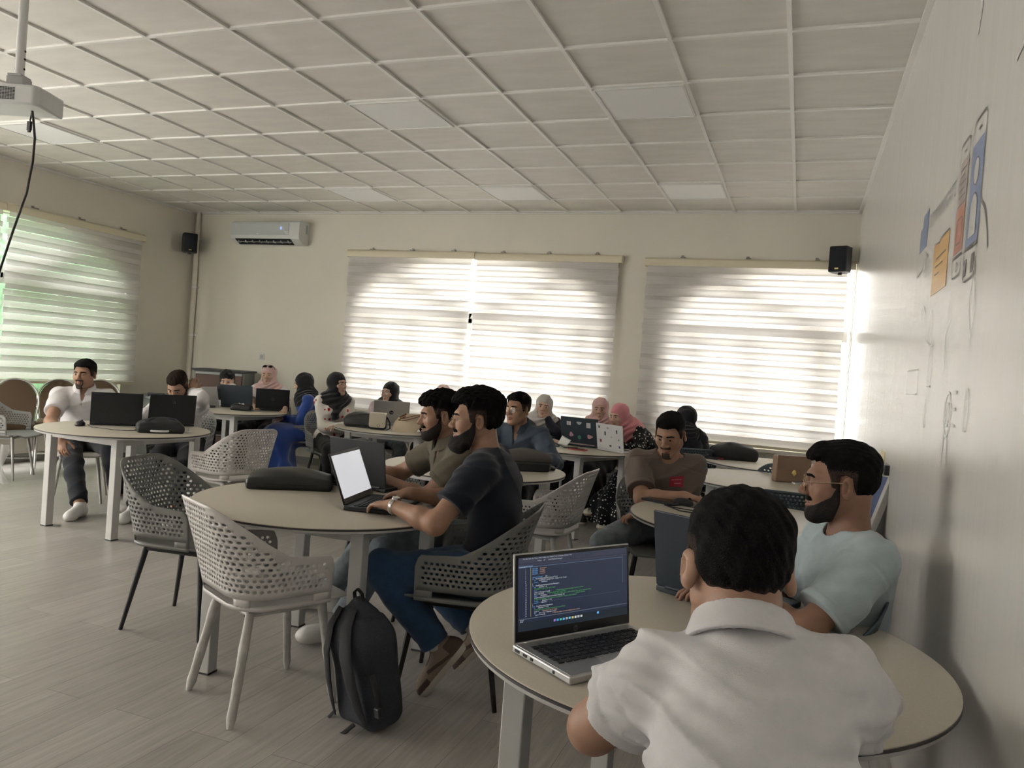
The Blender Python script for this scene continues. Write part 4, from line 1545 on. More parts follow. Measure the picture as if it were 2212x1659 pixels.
    def hair(s):
        g = s.k.get
        top, sidet, quiff, low = g('hairtop', 0.024), g('hairside', 0.0030), g('quiff', 0.010), g('nape', -0.062)
        fr = g('hairline', 0.070)
        bt = g('fade', 0.0)

        def zone(x, y, z):
            zl = np.interp(y, [-0.12, -0.055, -0.040, -0.026, 0.006, 0.010, 0.030, 0.042, 0.062, 0.11], [low, low, -0.035, 0.030, 0.034, -0.012 + bt, -0.004 + bt, 0.048, fr - 0.002, fr + 0.004])
            zl = zl + 0.012 * np.maximum(0, np.abs(x) - 0.03) / 0.03 * (y > 0.045)
            zl = zl + 0.0035 * np.sin(260 * x + 3 * s.seed) * np.sin(230 * y + 90 * z + s.seed) + 0.002 * np.sin(610 * x + 480 * y)
            return (zl - z) * 0.8

        def thick(x, y, z):
            return sidet * ss(z, low, low + 0.05) + 0.001 + 0.7 * top * ss(z, 0.03, 0.10) + 0.7 * quiff * ss(y, 0.02, 0.08) * ss(z, 0.05, 0.09)
        VQ = s.shell(zone, thick, h=0.003 if s.near else 0.0036, wave=g('hairwave', 0.0014))
        c, Rh, q = s.hc, s.Rh, s.hs
        fz = g('fadeh', 0.022)

        def mf(Pn):
            l = (Pn - c) @ Rh / q
            zl = np.interp(l[:, 1], [-0.055, -0.040, -0.026, 0.006, 0.030, 0.045], [low, -0.030, 0.030, 0.034, 0.0, 9])
            jit = 0.005 * np.sin(l[:, 0] * 900 + l[:, 1] * 700) * np.sin(l[:, 2] * 800)
            return ((l[:, 2] + jit < np.where(l[:, 1] < 0.045, np.where(l[:, 1] < -0.04, low + fz, 0.034 + fz * 0.6), -9)) * 1)
        return VQ, mf

    def beard(s):
        g = s.k.get
        kind = g('beard')
        th = {'full': 0.016, 'short': 0.0042, 'stubble': 0.0024, 'goatee': 0.0030, 'tuft': 0.0030}[kind]

        def zone(x, y, z):
            ax = np.abs(x)
            if kind in ('goatee', 'tuft'):
                m = np.maximum(np.maximum(z + 0.079, 0.060 - y), ax - 0.024)
                side_ = np.maximum(np.abs(ax - 0.027) - 0.004, np.maximum(z + 0.046, -0.090 - z))
                side_ = np.maximum(side_, 0.055 - y)
                m = np.minimum(m, side_) if kind == 'goatee' else m
            else:
                line = np.interp(y, [-0.01, 0.012, 0.030, 0.055, 0.075, 0.10], [0.012, 0.006, -0.034, -0.050, -0.066, -0.074])
                mouth = np.where(ax < 0.026, np.maximum(-0.078 - z, 0) * 0, 0)
                m = np.maximum(np.maximum(z - line, 0.006 - y - 0.25 * np.minimum(0, z + 0.05)), -0.150 - z)
                hole = 0.014 - np.sqrt((ax / 1.7) ** 2 + (z + 0.064) ** 2)
                m = np.maximum(m, np.where(y > 0.06, hole, -1.0))
            mu_ = np.maximum(np.maximum(z + 0.0415, -0.0545 - z), np.maximum(ax - 0.030, 0.06 - y))
            return np.minimum(m, mu_)

        def thick(x, y, z):
            t = th * ss(-z, 0.0 if kind == 'full' else -0.02, 0.075) + 0.0016
            if kind == 'full':
                t = t + 0.012 * ss(-z, 0.085, 0.12) * ss(y, 0.03, 0.07)
            mu_ = (np.abs(x) < 0.034) & (z > -0.056) & (y > 0.06)
            return np.where(mu_, 0.0105 if kind in ('full', 'short') else 0.0085, t)
        return s.shell(zone, thick, h=0.0028 if s.near else 0.0034, wave=0.0012 if kind == 'full' else 0.0005, ext=0.18)

    def brows(s):
        def zone(x, y, z):
            ax = np.abs(x)
            zc = 0.0235 + (0.03 if s.fem else 0.06) * (ax - 0.012) * (ax < 0.040) + np.where(ax >= 0.040, 0.0016 - 0.35 * (ax - 0.040), 0)
            w = (0.0033 if s.fem else 0.0045) - 0.05 * np.maximum(0, ax - 0.030)
            return np.maximum(np.maximum(np.abs(z - zc) - w, np.maximum(0.011 - ax, ax - 0.052)), 0.05 - y)
        return s.shell(zone, lambda x, y, z: 0.0034 + 0 * x, h=0.0026)

    def eyes(s, parent):
        m = MB()
        g = v3(s.k.get('gaze', (0, 1, 0)))
        for sx in (1, -1):
            y = nrm(s.Rh @ g)
            x = nrm(np.cross(y, v3(0, 0, 1)))
            z = np.cross(x, y)
            c = s.H((sx * 0.031, 0.0780, 0.004))
            r = 0.0122 * s.hs
            prof = [0, 14, 31, 32, 50, 80, 110, 150, 180]
            n = 14
            vs = [c + r * (y * math.cos(R(a)) + math.sin(R(a)) * (x * math.cos(2 * PI * k / n) + z * math.sin(2 * PI * k / n))) for a in prof for k in range(n)]
            for i in range(len(prof) - 1):
                b = len(m.v) if i == 0 else b
                if i == 0:
                    m.v += [tuple(p) for p in vs]
                for k in range(n):
                    m.f.append((b + i * n + k, b + i * n + (k + 1) % n, b + (i + 1) * n + (k + 1) % n, b + (i + 1) * n + k))
                    m.m.append(1 if i < 2 else 0)
        return m.build('eyes', [eye_w, eye_i], parent)

    def top(s, kind):
        """kind: dict(sleeve=…, off=…, hem=…, neck=radius, v=depth)"""
        v = Vol()
        o = kind.get('off', 0.016)
        s.torso(v, o, 0.045)
        for sd in (1, -1):
            to = kind.get('sleeve', 0.62)
            if to <= 1:
                s.arm(v, sd, o + 0.006, o + kind.get('flare', 0.012), to + 0.12, 0.03)
            else:
                s.arm(v, sd, o + 0.004, o + kind.get('flare', 0.004), to, 0.03)
        if kind.get('long'):
            for sd in (1, -1):
                v.cap(s.HIP[sd], s.HIP[sd] + (s.KN[sd] - s.HIP[sd]) * kind['long'], 0.10, 0.085, 0.07)
        v.ripple(folds(kind.get('fold', 0.0095), kind.get('freq', 34), s.seed, kind.get('hz', 0.5)))
        for sd in (1, -1):
            to = kind.get('sleeve', 0.62)
            if to <= 1:
                n = nrm(s.E[sd] - s.S[sd])
                p = s.S[sd] + (s.E[sd] - s.S[sd]) * to
                q = 0.13
                lo, hi = np.minimum(p, p + n * 0.3) - q, np.maximum(p, p + n * 0.3) + q

                def cut(X, Y, Z, n=n, p=p):
                    a = (X - p[0]) * n[0] + (Y - p[1]) * n[1] + (Z - p[2]) * n[2]
                    r = np.sqrt(np.maximum((X - p[0]) ** 2 + (Y - p[1]) ** 2 + (Z - p[2]) ** 2 - a * a, 0))
                    return np.maximum(np.maximum(-a, r - 0.105), a - 0.25)
                v.fn(cut, lo, hi, 0.003, True)
        for sd in (1, -1):
            to = kind.get('sleeve', 0.62)
            n = nrm(s.E[sd] - s.S[sd])

            def seam(X, Y, Z, n=n, S=s.S[sd], E=s.E[sd], to=to):
                px, py, pz = X - S[0], Y - S[1], Z - S[2]
                a = px * n[0] + py * n[1] + pz * n[2]
                L_ = np.linalg.norm(E - S)
                r2_ = np.maximum(px * px + py * py + pz * pz - a * a, 0)
                near_ = r2_ < 0.0125
                t = a - 0.028
                g_ = 0.0030 * np.exp(-(t / 0.0042) ** 2)
                if to <= 1:
                    t2 = a - (to * L_ - 0.026)
                    g_ = g_ + 0.0032 * np.exp(-(t2 / 0.0042) ** 2) - 0.0016 * ss(t2, 0.0, 0.006)
                return (g_ * near_).astype(np.float32)
            v.ripple(seam)
        # neck opening and hem
        nr = kind.get('neck', 0.066)
        v.cap(s.neck + 0.012 * s.na + 0.003 * s.front, s.neck + 0.22 * s.na + 0.01 * s.front, nr, nr + 0.02, 0.006, True)
        if kind.get('sleeve', 0.62) <= 1:
            s.flatcut(v, s.neck + 0.030 * s.na, s.na, 0.092, 0.22)
        if kind.get('v'):
            v.cap(s.neck + 0.06 * s.front, s.neck + s.front * 0.125 - s.d2 * kind['v'], 0.022, 0.004, 0.004, True)
        hz = kind.get('hem', -0.02)
        p, d = s.P0 + s.d1 * hz, s.d1 if not kind.get('long') else v3(0, 0, 1)
        v.keep(lambda X, Y, Z: (-((X - p[0]) * d[0] + (Y - p[1]) * d[1] + (Z - p[2]) * d[2])).astype(np.float32))
        return v.mesh(0.0040 if s.near else 0.0060)

    def flatcut(s, v, p, n, rad, depth=0.5):
        e = p + n * depth
        lo, hi = np.minimum(p, e) - rad, np.maximum(p, e) + rad

        def cut(X, Y, Z):
            a = (X - p[0]) * n[0] + (Y - p[1]) * n[1] + (Z - p[2]) * n[2]
            r = np.sqrt(np.maximum((X - p[0]) ** 2 + (Y - p[1]) ** 2 + (Z - p[2]) ** 2 - a * a, 0))
            return np.maximum(np.maximum(-a, r - rad), a - depth)
        v.fn(cut, lo, hi, 0.003, True)

    def collar(s, h=0.050, r=0.0635):
        v = Vol()
        c, a = s.neck + s.k.get('collar_up', 0.026) * s.na + 0.003 * s.front, s.na
        f = nrm(s.front - a * (s.front @ a))
        w = np.cross(f, a)

        def g(X, Y, Z):
            px, py, pz = X - c[0], Y - c[1], Z - c[2]
            t = px * a[0] + py * a[1] + pz * a[2]
            x = px * w[0] + py * w[1] + pz * w[2]
            y = px * f[0] + py * f[1] + pz * f[2]
            rr = np.sqrt(x * x + (y * 0.95) ** 2)
            lean_ = np.where(y > 0, 0.35, 0.10) * y
            tt = t + lean_
            d = np.maximum(np.abs(rr - (r + 0.024 - 0.36 * tt)) - 0.0058, np.abs(tt - h * 0.42) - h * 0.5)
            gap = np.where(y > 0, 0.014 + 0.4 * np.maximum(0, tt) - np.abs(x), -1.0)
            return np.maximum(d, gap)
        v.fn(g, c - 0.13, c + 0.13, 0.002)
        return v.mesh(0.0034)

    def trousers(s, o=0.016, to=0.93, fl=0.012, fold=0.009):
        v = Vol()
        v.ell(s.P0 + 0.02 * s.d1, v3(0.168 * s.sc * (0.5 + 0.5 * s.bulk) + o, 0.122 * s.bulk + o, 0.115 + o), s.Rp, 0.06)
        for sd in (1, -1):
            s.leg(v, sd, o, to, 0.06, fl)
        v.ripple(folds(fold, 30, s.seed + 2, 0.4))
        for sd in (1, -1):
            n = nrm(s.AN[sd] - s.KN[sd])
            p = s.KN[sd] + (s.AN[sd] - s.KN[sd]) * to

            def cut(X, Y, Z, n=n, p=p):
                a = (X - p[0]) * n[0] + (Y - p[1]) * n[1] + (Z - p[2]) * n[2]
                r = np.sqrt(np.maximum((X - p[0]) ** 2 + (Y - p[1]) ** 2 + (Z - p[2]) ** 2 - a * a, 0))
                return np.maximum(np.maximum(-a, r - 0.10), a - 0.12)
            v.fn(cut, p - 0.15, p + 0.15, 0.003, True)
        s.flatcut(v, s.P0 + s.d1 * 0.10, s.d1, 0.27)
        return v.mesh(0.005 if s.near else 0.0065)

    def skirt(s, hem=0.07, o=0.03, wide=0.10, up=0.10):
        v = Vol()
        v.ell(s.P0 + 0.02 * s.d1, v3(0.165 * s.sc + o, 0.125 + o, 0.12 + o), s.Rp, 0.06)
        for sd in (1, -1):
            v.cap(s.HIP[sd], s.KN[sd], 0.09 + o, 0.07 + o, 0.10)
            v.cap(s.KN[sd], s.AN[sd] + v3(0, 0.0, -0.02), 0.075 + o * .6, 0.07 + wide * 0.6, 0.10)
        mk = (s.KN[1] + s.KN[-1]) / 2
        ma = (s.AN[1] + s.AN[-1]) / 2
        v.cap(mk - v3(0, 0.03, 0.02), ma - v3(0, 0.02, 0.0), 0.10 + o * .5, 0.08 + wide, 0.12)
        v.cap((s.HIP[1] + s.HIP[-1]) / 2, mk, 0.10 + o * .5, 0.09 + o * .5, 0.10)

        def vf(X, Y, Z):
            low = ss(-Z, -0.55, -0.10)
            return (0.017 * (0.25 + low) * np.sin(38 * X + 22 * Y + 2.0 * np.sin(6 * Z + s.seed) + s.seed) + 0.004 * np.sin(25 * Z + 14 * X)).astype(np.float32)
        v.ripple(vf)
        s.flatcut(v, s.P0 + s.d1 * up, s.d1, 0.25)
        v.keep(lambda X, Y, Z: (hem - Z + 0 * X + 0 * Y).astype(np.float32))
        return v.mesh(0.0065)

    def hijab(s, drape=1.0, tail=None):
        v = Vol()
        q, Hq = s.hs, s.H
        v.ell(Hq((0, -0.018, 0.024)), v3(0.092, 0.110, 0.108) * q, s.Rh, 0.02)
        v.ell(Hq((0, 0.004, -0.055)), v3(0.084, 0.082, 0.085) * q, s.Rh, 0.03)
        v.ell(Hq((0, 0.012, -0.112)), v3(0.050, 0.060, 0.034) * q, s.Rh, 0.03)
        v.cap(Hq((0, -0.012, -0.07)), s.neck + 0.01 * s.d2 + 0.01 * s.front, 0.074, 0.082, 0.04)
        v.ell(s.neck - 0.035 * s.d2 + 0.03 * s.front, v3(0.13 + 0.03 * drape, 0.108, 0.075 + 0.035 * drape), s.Rc, 0.05)
        v.ell(s.neck - 0.04 * s.d2 - 0.05 * s.front, v3(0.13, 0.075, 0.085 + 0.03 * drape), s.Rc, 0.05)
        for sd in (1, -1):
            v.cap(s.neck - 0.0 * s.d2, s.S[sd] * 0.75 + s.neck * 0.25 + 0.01 * s.d2, 0.075, 0.062, 0.05)
        if drape > 1:
            v.ell(s.chest + 0.06 * s.d2 + 0.085 * s.front, v3(0.12, 0.052, 0.13), s.Rc, 0.05)
        if tail:
            a = s.neck + 0.095 * s.front - 0.06 * s.d2 + s.right * tail[0]
            b = s.chest + 0.150 * s.front - tail[1] * s.d2 + s.right * tail[2]
            v.cap(a, b, 0.048, 0.042, 0.05)
        sd_ = s.seed
        c, Rh = s.hc, s.Rh

        def rp(X, Y, Z):
            px, py, pz = X - c[0], Y - c[1], Z - c[2]
            x, y, z = [px * Rh[0, i] + py * Rh[1, i] + pz * Rh[2, i] for i in range(3)]
            lowr = ss(-z, 0.02, 0.14)
            th = np.arctan2(x, y + 0.15)
            return ((0.0022 + 0.0045 * lowr) * np.sin(95 * z * (0.4 + 0.6 * lowr) + 9 * th + 3.0 * np.sin(14 * x + sd_) + sd_) + 0.0016 * np.sin(60 * y + 45 * z + 20 * x)).astype(np.float32)
        v.ripple(rp)
        v.ell(Hq((0, 0.100, -0.030)), v3(0.057, 0.066, 0.083) * q, s.Rh, 0.006, True)
        v.ell(Hq((0, 0.060, -0.026)), v3(0.055, 0.050, 0.076) * q, s.Rh, 0.006, True)
        return v.mesh(0.0042)

    def sock(s, sd):
        v = Vol()
        A, K = s.AN[sd], s.KN[sd]
        f, up = s.footframe(sd)
        v.cap(A - up * 0.012, A + (K - A) * 0.16, 0.042, 0.044, 0.02)
        v.ripple(lambda X, Y, Z: (0.0012 * np.sin(220 * Z + 30 * X + 40 * Y)).astype(np.float32))
        return v.mesh(0.0042)

    def footframe(s, sd):
        f, up = s.FD[sd], v3(0, 0, 1)
        pitch = s.k.get('fpitch_' + ('r' if sd > 0 else 'l'), 0)
        if pitch:
            cth, sth = math.cos(R(pitch)), math.sin(R(pitch))
            f, up = f * cth - up * sth, up * cth + f * sth
        return f, up

    def shoe(s, sd, sole_h=0.026, low=True):
        v = Vol()
        A, f = s.AN[sd], s.FD[sd]
        f, up = s.footframe(sd)
        w = np.cross(f, up)
        base = A - up * 0.088
        q = 0.90 if s.fem else 1.0
        rot = np.stack([w, f, up], 1)
        v.cap(base + up * 0.040 - f * 0.045 * q, base + up * 0.036 + f * 0.145 * q, 0.040 * q, 0.040 * q, 0.03)
        v.ell(base + up * 0.030 + f * 0.150 * q, v3(0.046, 0.060, 0.036) * q, rot, 0.03)
        v.ell(base + up * 0.04 - f * 0.035 * q, v3(0.038, 0.045, 0.055) * q, rot, 0.03)
        v.cap(base + up * 0.06 - f * 0.005, base + up * (0.105 if not low else 0.092) - f * 0.01, 0.043 * q, 0.044 * q, 0.03)
        v.cap(base + up * 0.075 + f * 0.02, base + up * 0.05 + f * 0.11 * q, 0.030, 0.026, 0.03)
        v.cap(base + up * 0.085 - f * 0.01, base + up * 0.16 - f * 0.015, 0.033, 0.036, 0.006, True)
        v.keep(lambda X, Y, Z: (-((X - base[0]) * up[0] + (Y - base[1]) * up[1] + (Z - base[2]) * up[2])).astype(np.float32))
        VQ = v.mesh(0.0032 if s.near else 0.0045)

        def mf(P):
            h = (P - base) @ up
            l = (P - base) @ f
            side_ = np.abs((P - base) @ w)
            m = np.where(h < sole_h, 1, 0)
            if s.k.get('panel'):
                m = np.where((h >= sole_h) & (((l > 0.115 * q) & (h < 0.05)) | ((l < -0.03) & (h < 0.085)) | (np.abs(h - 0.050 - 0.2 * (l - 0.04)) < 0.007) & (l < 0.10)), 3, m)
            m = np.where((h > 0.045) & (l > 0.01) & (l < 0.09) & (side_ < 0.022), 2, m)
            return m
        return VQ, mf

    def glasses(s, parent, wire, up=0.0, dark=False, name='glasses'):
        m = MB()
        q = s.hs
        off = v3(0, 0, 0)
        tilt = np.eye(3)
        if up:
            off = v3(0, -0.012, 0.040); tilt = rot_x(R(46))
        P = lambda a: tuple(s.H(tilt @ v3(a) + off))
        fy = 0.104
        for sx in (1, -1):
            lp = [P((sx * 0.034 + 0.0245 * math.cos(a) * (1 if dark else 0.95), fy - 0.10 * max(0, abs(sx * 0.034 + 0.0245 * math.cos(a)) - 0.03), -0.004 + (0.021 if not dark else 0.019) * math.sin(a))) for a in [2 * PI * i / 20 for i in range(20)]]
            m.tube(lp, 0.0013 * q if not dark else 0.0028, 6, closed=True)
            e = P((sx * 0.059, fy - 0.006, 0.006))
            m.tube([e, P((sx * 0.073, fy - 0.03, 0.006)), P((sx * 0.082, 0.0, 0.012)), P((sx * 0.083, -0.02, 0.004))], 0.0014 if not dark else 0.003, 6)
        m.tube([P((-0.011, fy, 0.002)), P((0, fy + 0.004, 0.005)), P((0.011, fy, 0.002))], 0.0013 if not dark else 0.0026, 6)
        g_ = m.build(name, wire, parent)
        m = MB()
        for sx in (1, -1):
            lp = [P((sx * 0.034 + 0.023 * math.cos(a), fy - 0.0005 - 0.10 * max(0, abs(sx * 0.034 + 0.023 * math.cos(a)) - 0.03), -0.004 + 0.0195 * math.sin(a))) for a in [2 * PI * i / 20 for i in range(20)]]
            m.add(lp, [tuple(range(20))])
        m.build('lenses', lens_dark if dark else lens_clear, g_)
        return g_

    def watch(s, sd, parent, band, face):
        W, E = s.W[sd], s.E[sd]
        d = nrm(W - E)
        c = W - d * 0.012
        n = nrm(s.HN[sd] - d * (s.HN[sd] @ d))
        t = np.cross(d, n)
        r = 0.031
        m = MB()
        for o in (-0.006, 0, 0.006):
            m.tube([c + d * o + (t * math.cos(a) + n * math.sin(a)) * r for a in [2 * PI * i / 22 for i in range(22)]], 0.0042, 8, closed=True)
        w_ = m.build('watch', band, parent)
        m = MB()
        m.tube([c + n * r, c + n * (r + 0.009)], 0.017, 20)
        m.build('watch_case', band, w_)
        m = MB(); m.tube([c + n * (r + 0.009), c + n * (r + 0.0098)], 0.0145, 20); m.build('watch_dial', face, w_)

# ------------------------------------------------------------------ the people
SKINS = dict(tan=(0.34, 0.195, 0.128), warm=(0.38, 0.225, 0.155), fair=(0.50, 0.325, 0.245), deep=(0.27, 0.148, 0.097))
C = dict(white_pique=fabric('white_pique', (0.66, 0.65, 0.66), scale=700, bump=0.3), white_cotton=fabric('white_cotton', (0.66, 0.645, 0.655)), navy_tee=fabric('navy_tee', (0.009, 0.012, 0.022)),
         olive=fabric('olive_linen', (0.135, 0.118, 0.085), scale=600, bump=0.4), bluegrey=fabric('blue_grey_shirt', (0.055, 0.075, 0.105)), taupe=fabric('taupe_tee', (0.145, 0.112, 0.095)),
         iceblue=fabric('ice_blue_tee', (0.42, 0.50, 0.53)), jeans_blue=fabric('blue_jeans', (0.028, 0.065, 0.135), scale=800, bump=0.4, noise=0.2), jeans_grey=fabric('grey_jeans', (0.19, 0.225, 0.25), scale=800, bump=0.4, noise=0.2),
         jeans_dark=fabric('charcoal_trousers', (0.012, 0.014, 0.020)), black=fabric('black_cloth', (0.010, 0.010, 0.013)), black_scarf=fabric('black_scarf', (0.009, 0.009, 0.012), bump=0.15, sheen=0.3),
         pink_scarf=fabric('blush_pink_scarf', (0.58, 0.40, 0.38), bump=0.15), pale_scarf=fabric('pale_peach_scarf', (0.62, 0.46, 0.41), bump=0.15), grey_scarf=fabric('ash_grey_scarf', (0.47, 0.44, 0.42), bump=0.15), rose_scarf=fabric('rose_scarf', (0.56, 0.22, 0.25), bump=0.15),
         dusty_scarf=fabric('dusty_pink_scarf', (0.58, 0.37, 0.35), bump=0.15), royal=fabric('royal_blue_velvet', (0.012, 0.05, 0.26), rough=0.6, bump=0.15, sheen=0.5), navy=fabric('navy_jersey', (0.012, 0.013, 0.024)), pinkwhite=fabric('pink_white_blouse', (0.55, 0.45, 0.47)))


def motif_fabric(name, base, spot, scale, radius, stretch=(1, 1, 1)):
    m = mat(name, base, 0.85, spec=0.25)
    nt, N, L, b = nodes_of(m)
    tc = N.new('ShaderNodeTexCoord'); mp = N.new('ShaderNodeMapping'); mp.inputs['Scale'].default_value = stretch
    vo = N.new('ShaderNodeTexVoronoi'); vo.inputs['Scale'].default_value = scale; vo.inputs['Randomness'].default_value = 0.65
    L.new(tc.outputs['Object'], mp.inputs[0]); L.new(mp.outputs[0], vo.inputs['Vector'])
    lt_ = N.new('ShaderNodeMath'); lt_.operation = 'LESS_THAN'; lt_.inputs[1].default_value = radius
    L.new(vo.outputs['Distance'], lt_.inputs[0])
    mx = N.new('ShaderNodeMix'); mx.data_type = 'RGBA'
    mx.inputs[6].default_value = (*base, 1); mx.inputs[7].default_value = (*spot, 1)
    L.new(lt_.outputs[0], mx.inputs[0]); L.new(mx.outputs[2], b.inputs['Base Color'])
    return m


C['petals'] = motif_fabric('cream_cardigan_red_petals', (0.66, 0.63, 0.58), (0.42, 0.015, 0.03), 16, 0.21, (1, 1, 0.75))
C['polka'] = motif_fabric('black_dress_white_dots', (0.012, 0.012, 0.014), (0.62, 0.62, 0.60), 32, 0.27)
W_SHOE = [mat('white_leather', (0.66, 0.65, 0.63), 0.45), mat('white_rubber', (0.64, 0.62, 0.58), 0.6), mat('white_lace', (0.68, 0.67, 0.65), 0.8)]
D_SHOE = [mat('black_leather', (0.015, 0.015, 0.016), 0.4), mat('white_rubber', (0.64, 0.62, 0.58), 0.6), mat('black_lace', (0.02, 0.02, 0.02), 0.8)]
B_SHOE = [mat('taupe_suede', (0.24, 0.18, 0.135), 0.8), mat('cream_rubber', (0.62, 0.57, 0.49), 0.6), mat('brown_lace', (0.07, 0.045, 0.035), 0.8), mat('dark_brown_panel', (0.075, 0.045, 0.033), 0.7)]
C_SHOE = [mat('cream_leather', (0.58, 0.53, 0.43), 0.5), mat('tan_rubber', (0.30, 0.24, 0.17), 0.6), mat('cream_leather', (0.58, 0.53, 0.43), 0.5)]
S_SHOE = [mat('black_white_knit', (0.03, 0.03, 0.032), 0.7), mat('white_rubber', (0.64, 0.62, 0.58), 0.6), mat('white_lace', (0.68, 0.67, 0.65), 0.8)]

P = []


def person(label, **k):
    P.append((label, k))


person('man in a white polo shirt and white sneakers sitting at the far left table', head=(-5.60, -2.75, 1.085), heading=-47, hyaw=-20, hpitch=2, lean=-3, slouch=8, skin='tan', beard='goatee', hairtop=0.020, hairside=0.007,
       top=('polo', 'white_pique'), legs='jeans_dark', shoes=W_SHOE, hand_r=(-5.13, -3.33, 0.60), elbow_r=(1.0, -0.3, -0.3), hdir_r=(0.6, -0.3, -0.8), hnorm_r=(0.3, -0.9, 0.2), curl_r=40,
       hand_l=(-5.05, -2.62, 0.76), foot_r=(-5.02, -3.22, 0.09), foot_l=(-5.05, -2.83, 0.09), fdir_r=(0.45, -0.9, 0), fdir_l=(0.95, -0.3, 0), bulk=1.08, fine=True, seat=('pale', 'steel'), clab='pale chair with steel legs under the man in the white polo')
person('man in a white shirt bowing his head, hand at his neck, behind the black laptops', head=(-4.81, -2.5, 1.05), heading=-62, hyaw=-8, hpitch=38, lean=12, slouch=16, skin='warm', beard='stubble', hair='hair_brown', hairtop=0.018,
       top=('long', 'white_cotton'), legs='jeans_dark', shoes=W_SHOE, hand_l=('H', -0.095, -0.02, -0.085), elbow_l=(-0.9, 0.5, -0.8), hdir_l=(0.05, 0.15, 1), hnorm_l=(0.9, -0.5, 0.0), curl_l=40, hand_r=(-4.75, -2.95, 0.77), foot_l=(-4.35, -2.95, 0.09), foot_r=(-4.65, -3.05, 0.09), watch='l', seat=('mid', 'steel'), clab='grey chair under the man bowing his head')
person('woman in a black headscarf covering her face with a hand, sunglasses on her head', fem=True, head=(-6.09, -0.40, 1.03), heading=-55, hpitch=18, lean=10, slouch=14, skin='fair', scarf='black_scarf', drape=0.6,
       top=('long', 'white_cotton'), legs='black', shoes=D_SHOE, hand_l=('H', -0.070, 0.112, -0.030), elbow_l=(-0.6, 0.6, -1), hdir_l=(-0.65, -0.2, 0.62), hnorm_l=(0.6, -0.75, 0.1), curl_l=14, spread_l=8, watch='l', sunglasses=True, seat=('mid', 'steel'), clab='grey chair under the woman covering her face')
person('woman in a blush pink headscarf and white top, sunglasses on her head', fem=True, head=(-5.66, -0.20, 1.12), heading=-62, hyaw=-8, lean=2, slouch=6, skin='fair', scarf='pink_scarf', drape=1.0, top=('tee', 'white_cotton'), legs='black', wide=True, shoes=S_SHOE, sunglasses=True,
       hand_l=(-5.18, -0.50, 0.765), hand_r=(-5.55, -0.55, 0.765), foot_r=(-5.72, -0.60, 0.09), foot_l=(-5.50, -0.52, 0.09), fdir_r=(0.2, -1, 0), fdir_l=(0.6, -0.8, 0), seat=('mid', 'steel'), clab='grey chair under the woman in the blush pink headscarf')
person('woman in a long royal blue dress and black headscarf, seen in profile', fem=True, head=(-5.03, -0.40, 1.07), heading=215, hyaw=-15, hpitch=14, lean=4, slouch=8, skin='fair', scarf='black_scarf', drape=1.1, top=('long', 'royal'), skirt='royal', shoes=C_SHOE,
       hand_l=('L', 0.04, 0.27, 0.67), hand_r=('L', -0.04, 0.30, 0.68), hdir_l=(-0.3, 0.6, -0.2), hdir_r=(-0.9, -0.6, -0.2), foot_r=(-5.16, -0.66, 0.11), foot_l=(-5.02, -0.74, 0.10), fdir_r=(-1, -0.5, 0), fdir_l=(-1, -0.5, 0), seat=('mid', 'black'), clab='chair with black legs under the woman in the blue dress')
person('woman in a black headscarf and cream cardigan with red petals', fem=True, head=(-4.23, -0.95, 1.12), heading=-38, hyaw=28, hpitch=-2, lean=2, slouch=5, skin='fair', scarf='black_scarf', drape=0.8, tail=(0.0, 0.03, 0.03), top=('long', 'petals'), legs='black', shoes=D_SHOE,
       hand_l=('L', 0.06, 0.27, 0.70), hand_r=('L', -0.07, 0.25, 0.68), elbow_l=(-0.9, -0.3, -0.6), elbow_r=(0.9, -0.3, -0.6), hdir_l=(0.2, -0.9, 0), hdir_r=(0.9, 0.3, 0), seat=('grey', 'black'), clab='grey perforated chair under the woman in the petal cardigan', topkw=dict(long=0.25, hem=-0.09))
person('woman with glasses and a black headscarf half hidden by the silver laptop', fem=True, head=(-4.01, -0.25, 1.04), heading=-60, hyaw=-40, lean=8, slouch=10, skin='fair', scarf='black_scarf', drape=1.0, top=('long', 'pinkwhite'), legs='jeans_grey', shoes=W_SHOE, glasses='dark_wire', hand_l=(-3.72, -0.55, 0.765), hand_r=(-3.9, -0.60, 0.765), seat=('white', 'pale'), clab='white chair under the woman with the silver laptop')
person('woman in a peach headscarf, only the top of her head showing behind the two men', fem=True, head=(-3.44, -0.10, 1.06), heading=-75, lean=5, slouch=8, skin='fair', scarf='pale_scarf', drape=1.0, top=('long', 'navy'), skirt='black', shoes=D_SHOE, seat=('mid', 'steel'), clab='grey chair under the woman in the peach headscarf')
person('young man in an olive button-up shirt sitting beside the bearded man', head=(-1.55, -4.10, 1.13), heading=228, hyaw=-12, hpitch=6, lean=4, slouch=12, skin='tan', beard='short', hairtop=0.034, hairwave=0.005, quiff=0.016, hairline=0.058, near=True, top=('polo', 'olive'), buttons=5, legs='jeans_grey', shoes=W_SHOE,
       hand_r=(-1.93, -4.17, 0.78), hand_l=(-1.78, -4.20, 0.78), elbow_r=(0.9, -0.4, -0.5), elbow_l=(-0.8, -0.4, -0.7), foot_l=(-1.83, -4.47, 0.10), foot_r=(-2.15, -4.10, 0.10), fdir_l=(-0.9, -0.6, 0), fdir_r=(-1, -0.2, 0), seat=('grey', 'black'), clab='grey perforated chair under the man in the olive shirt')
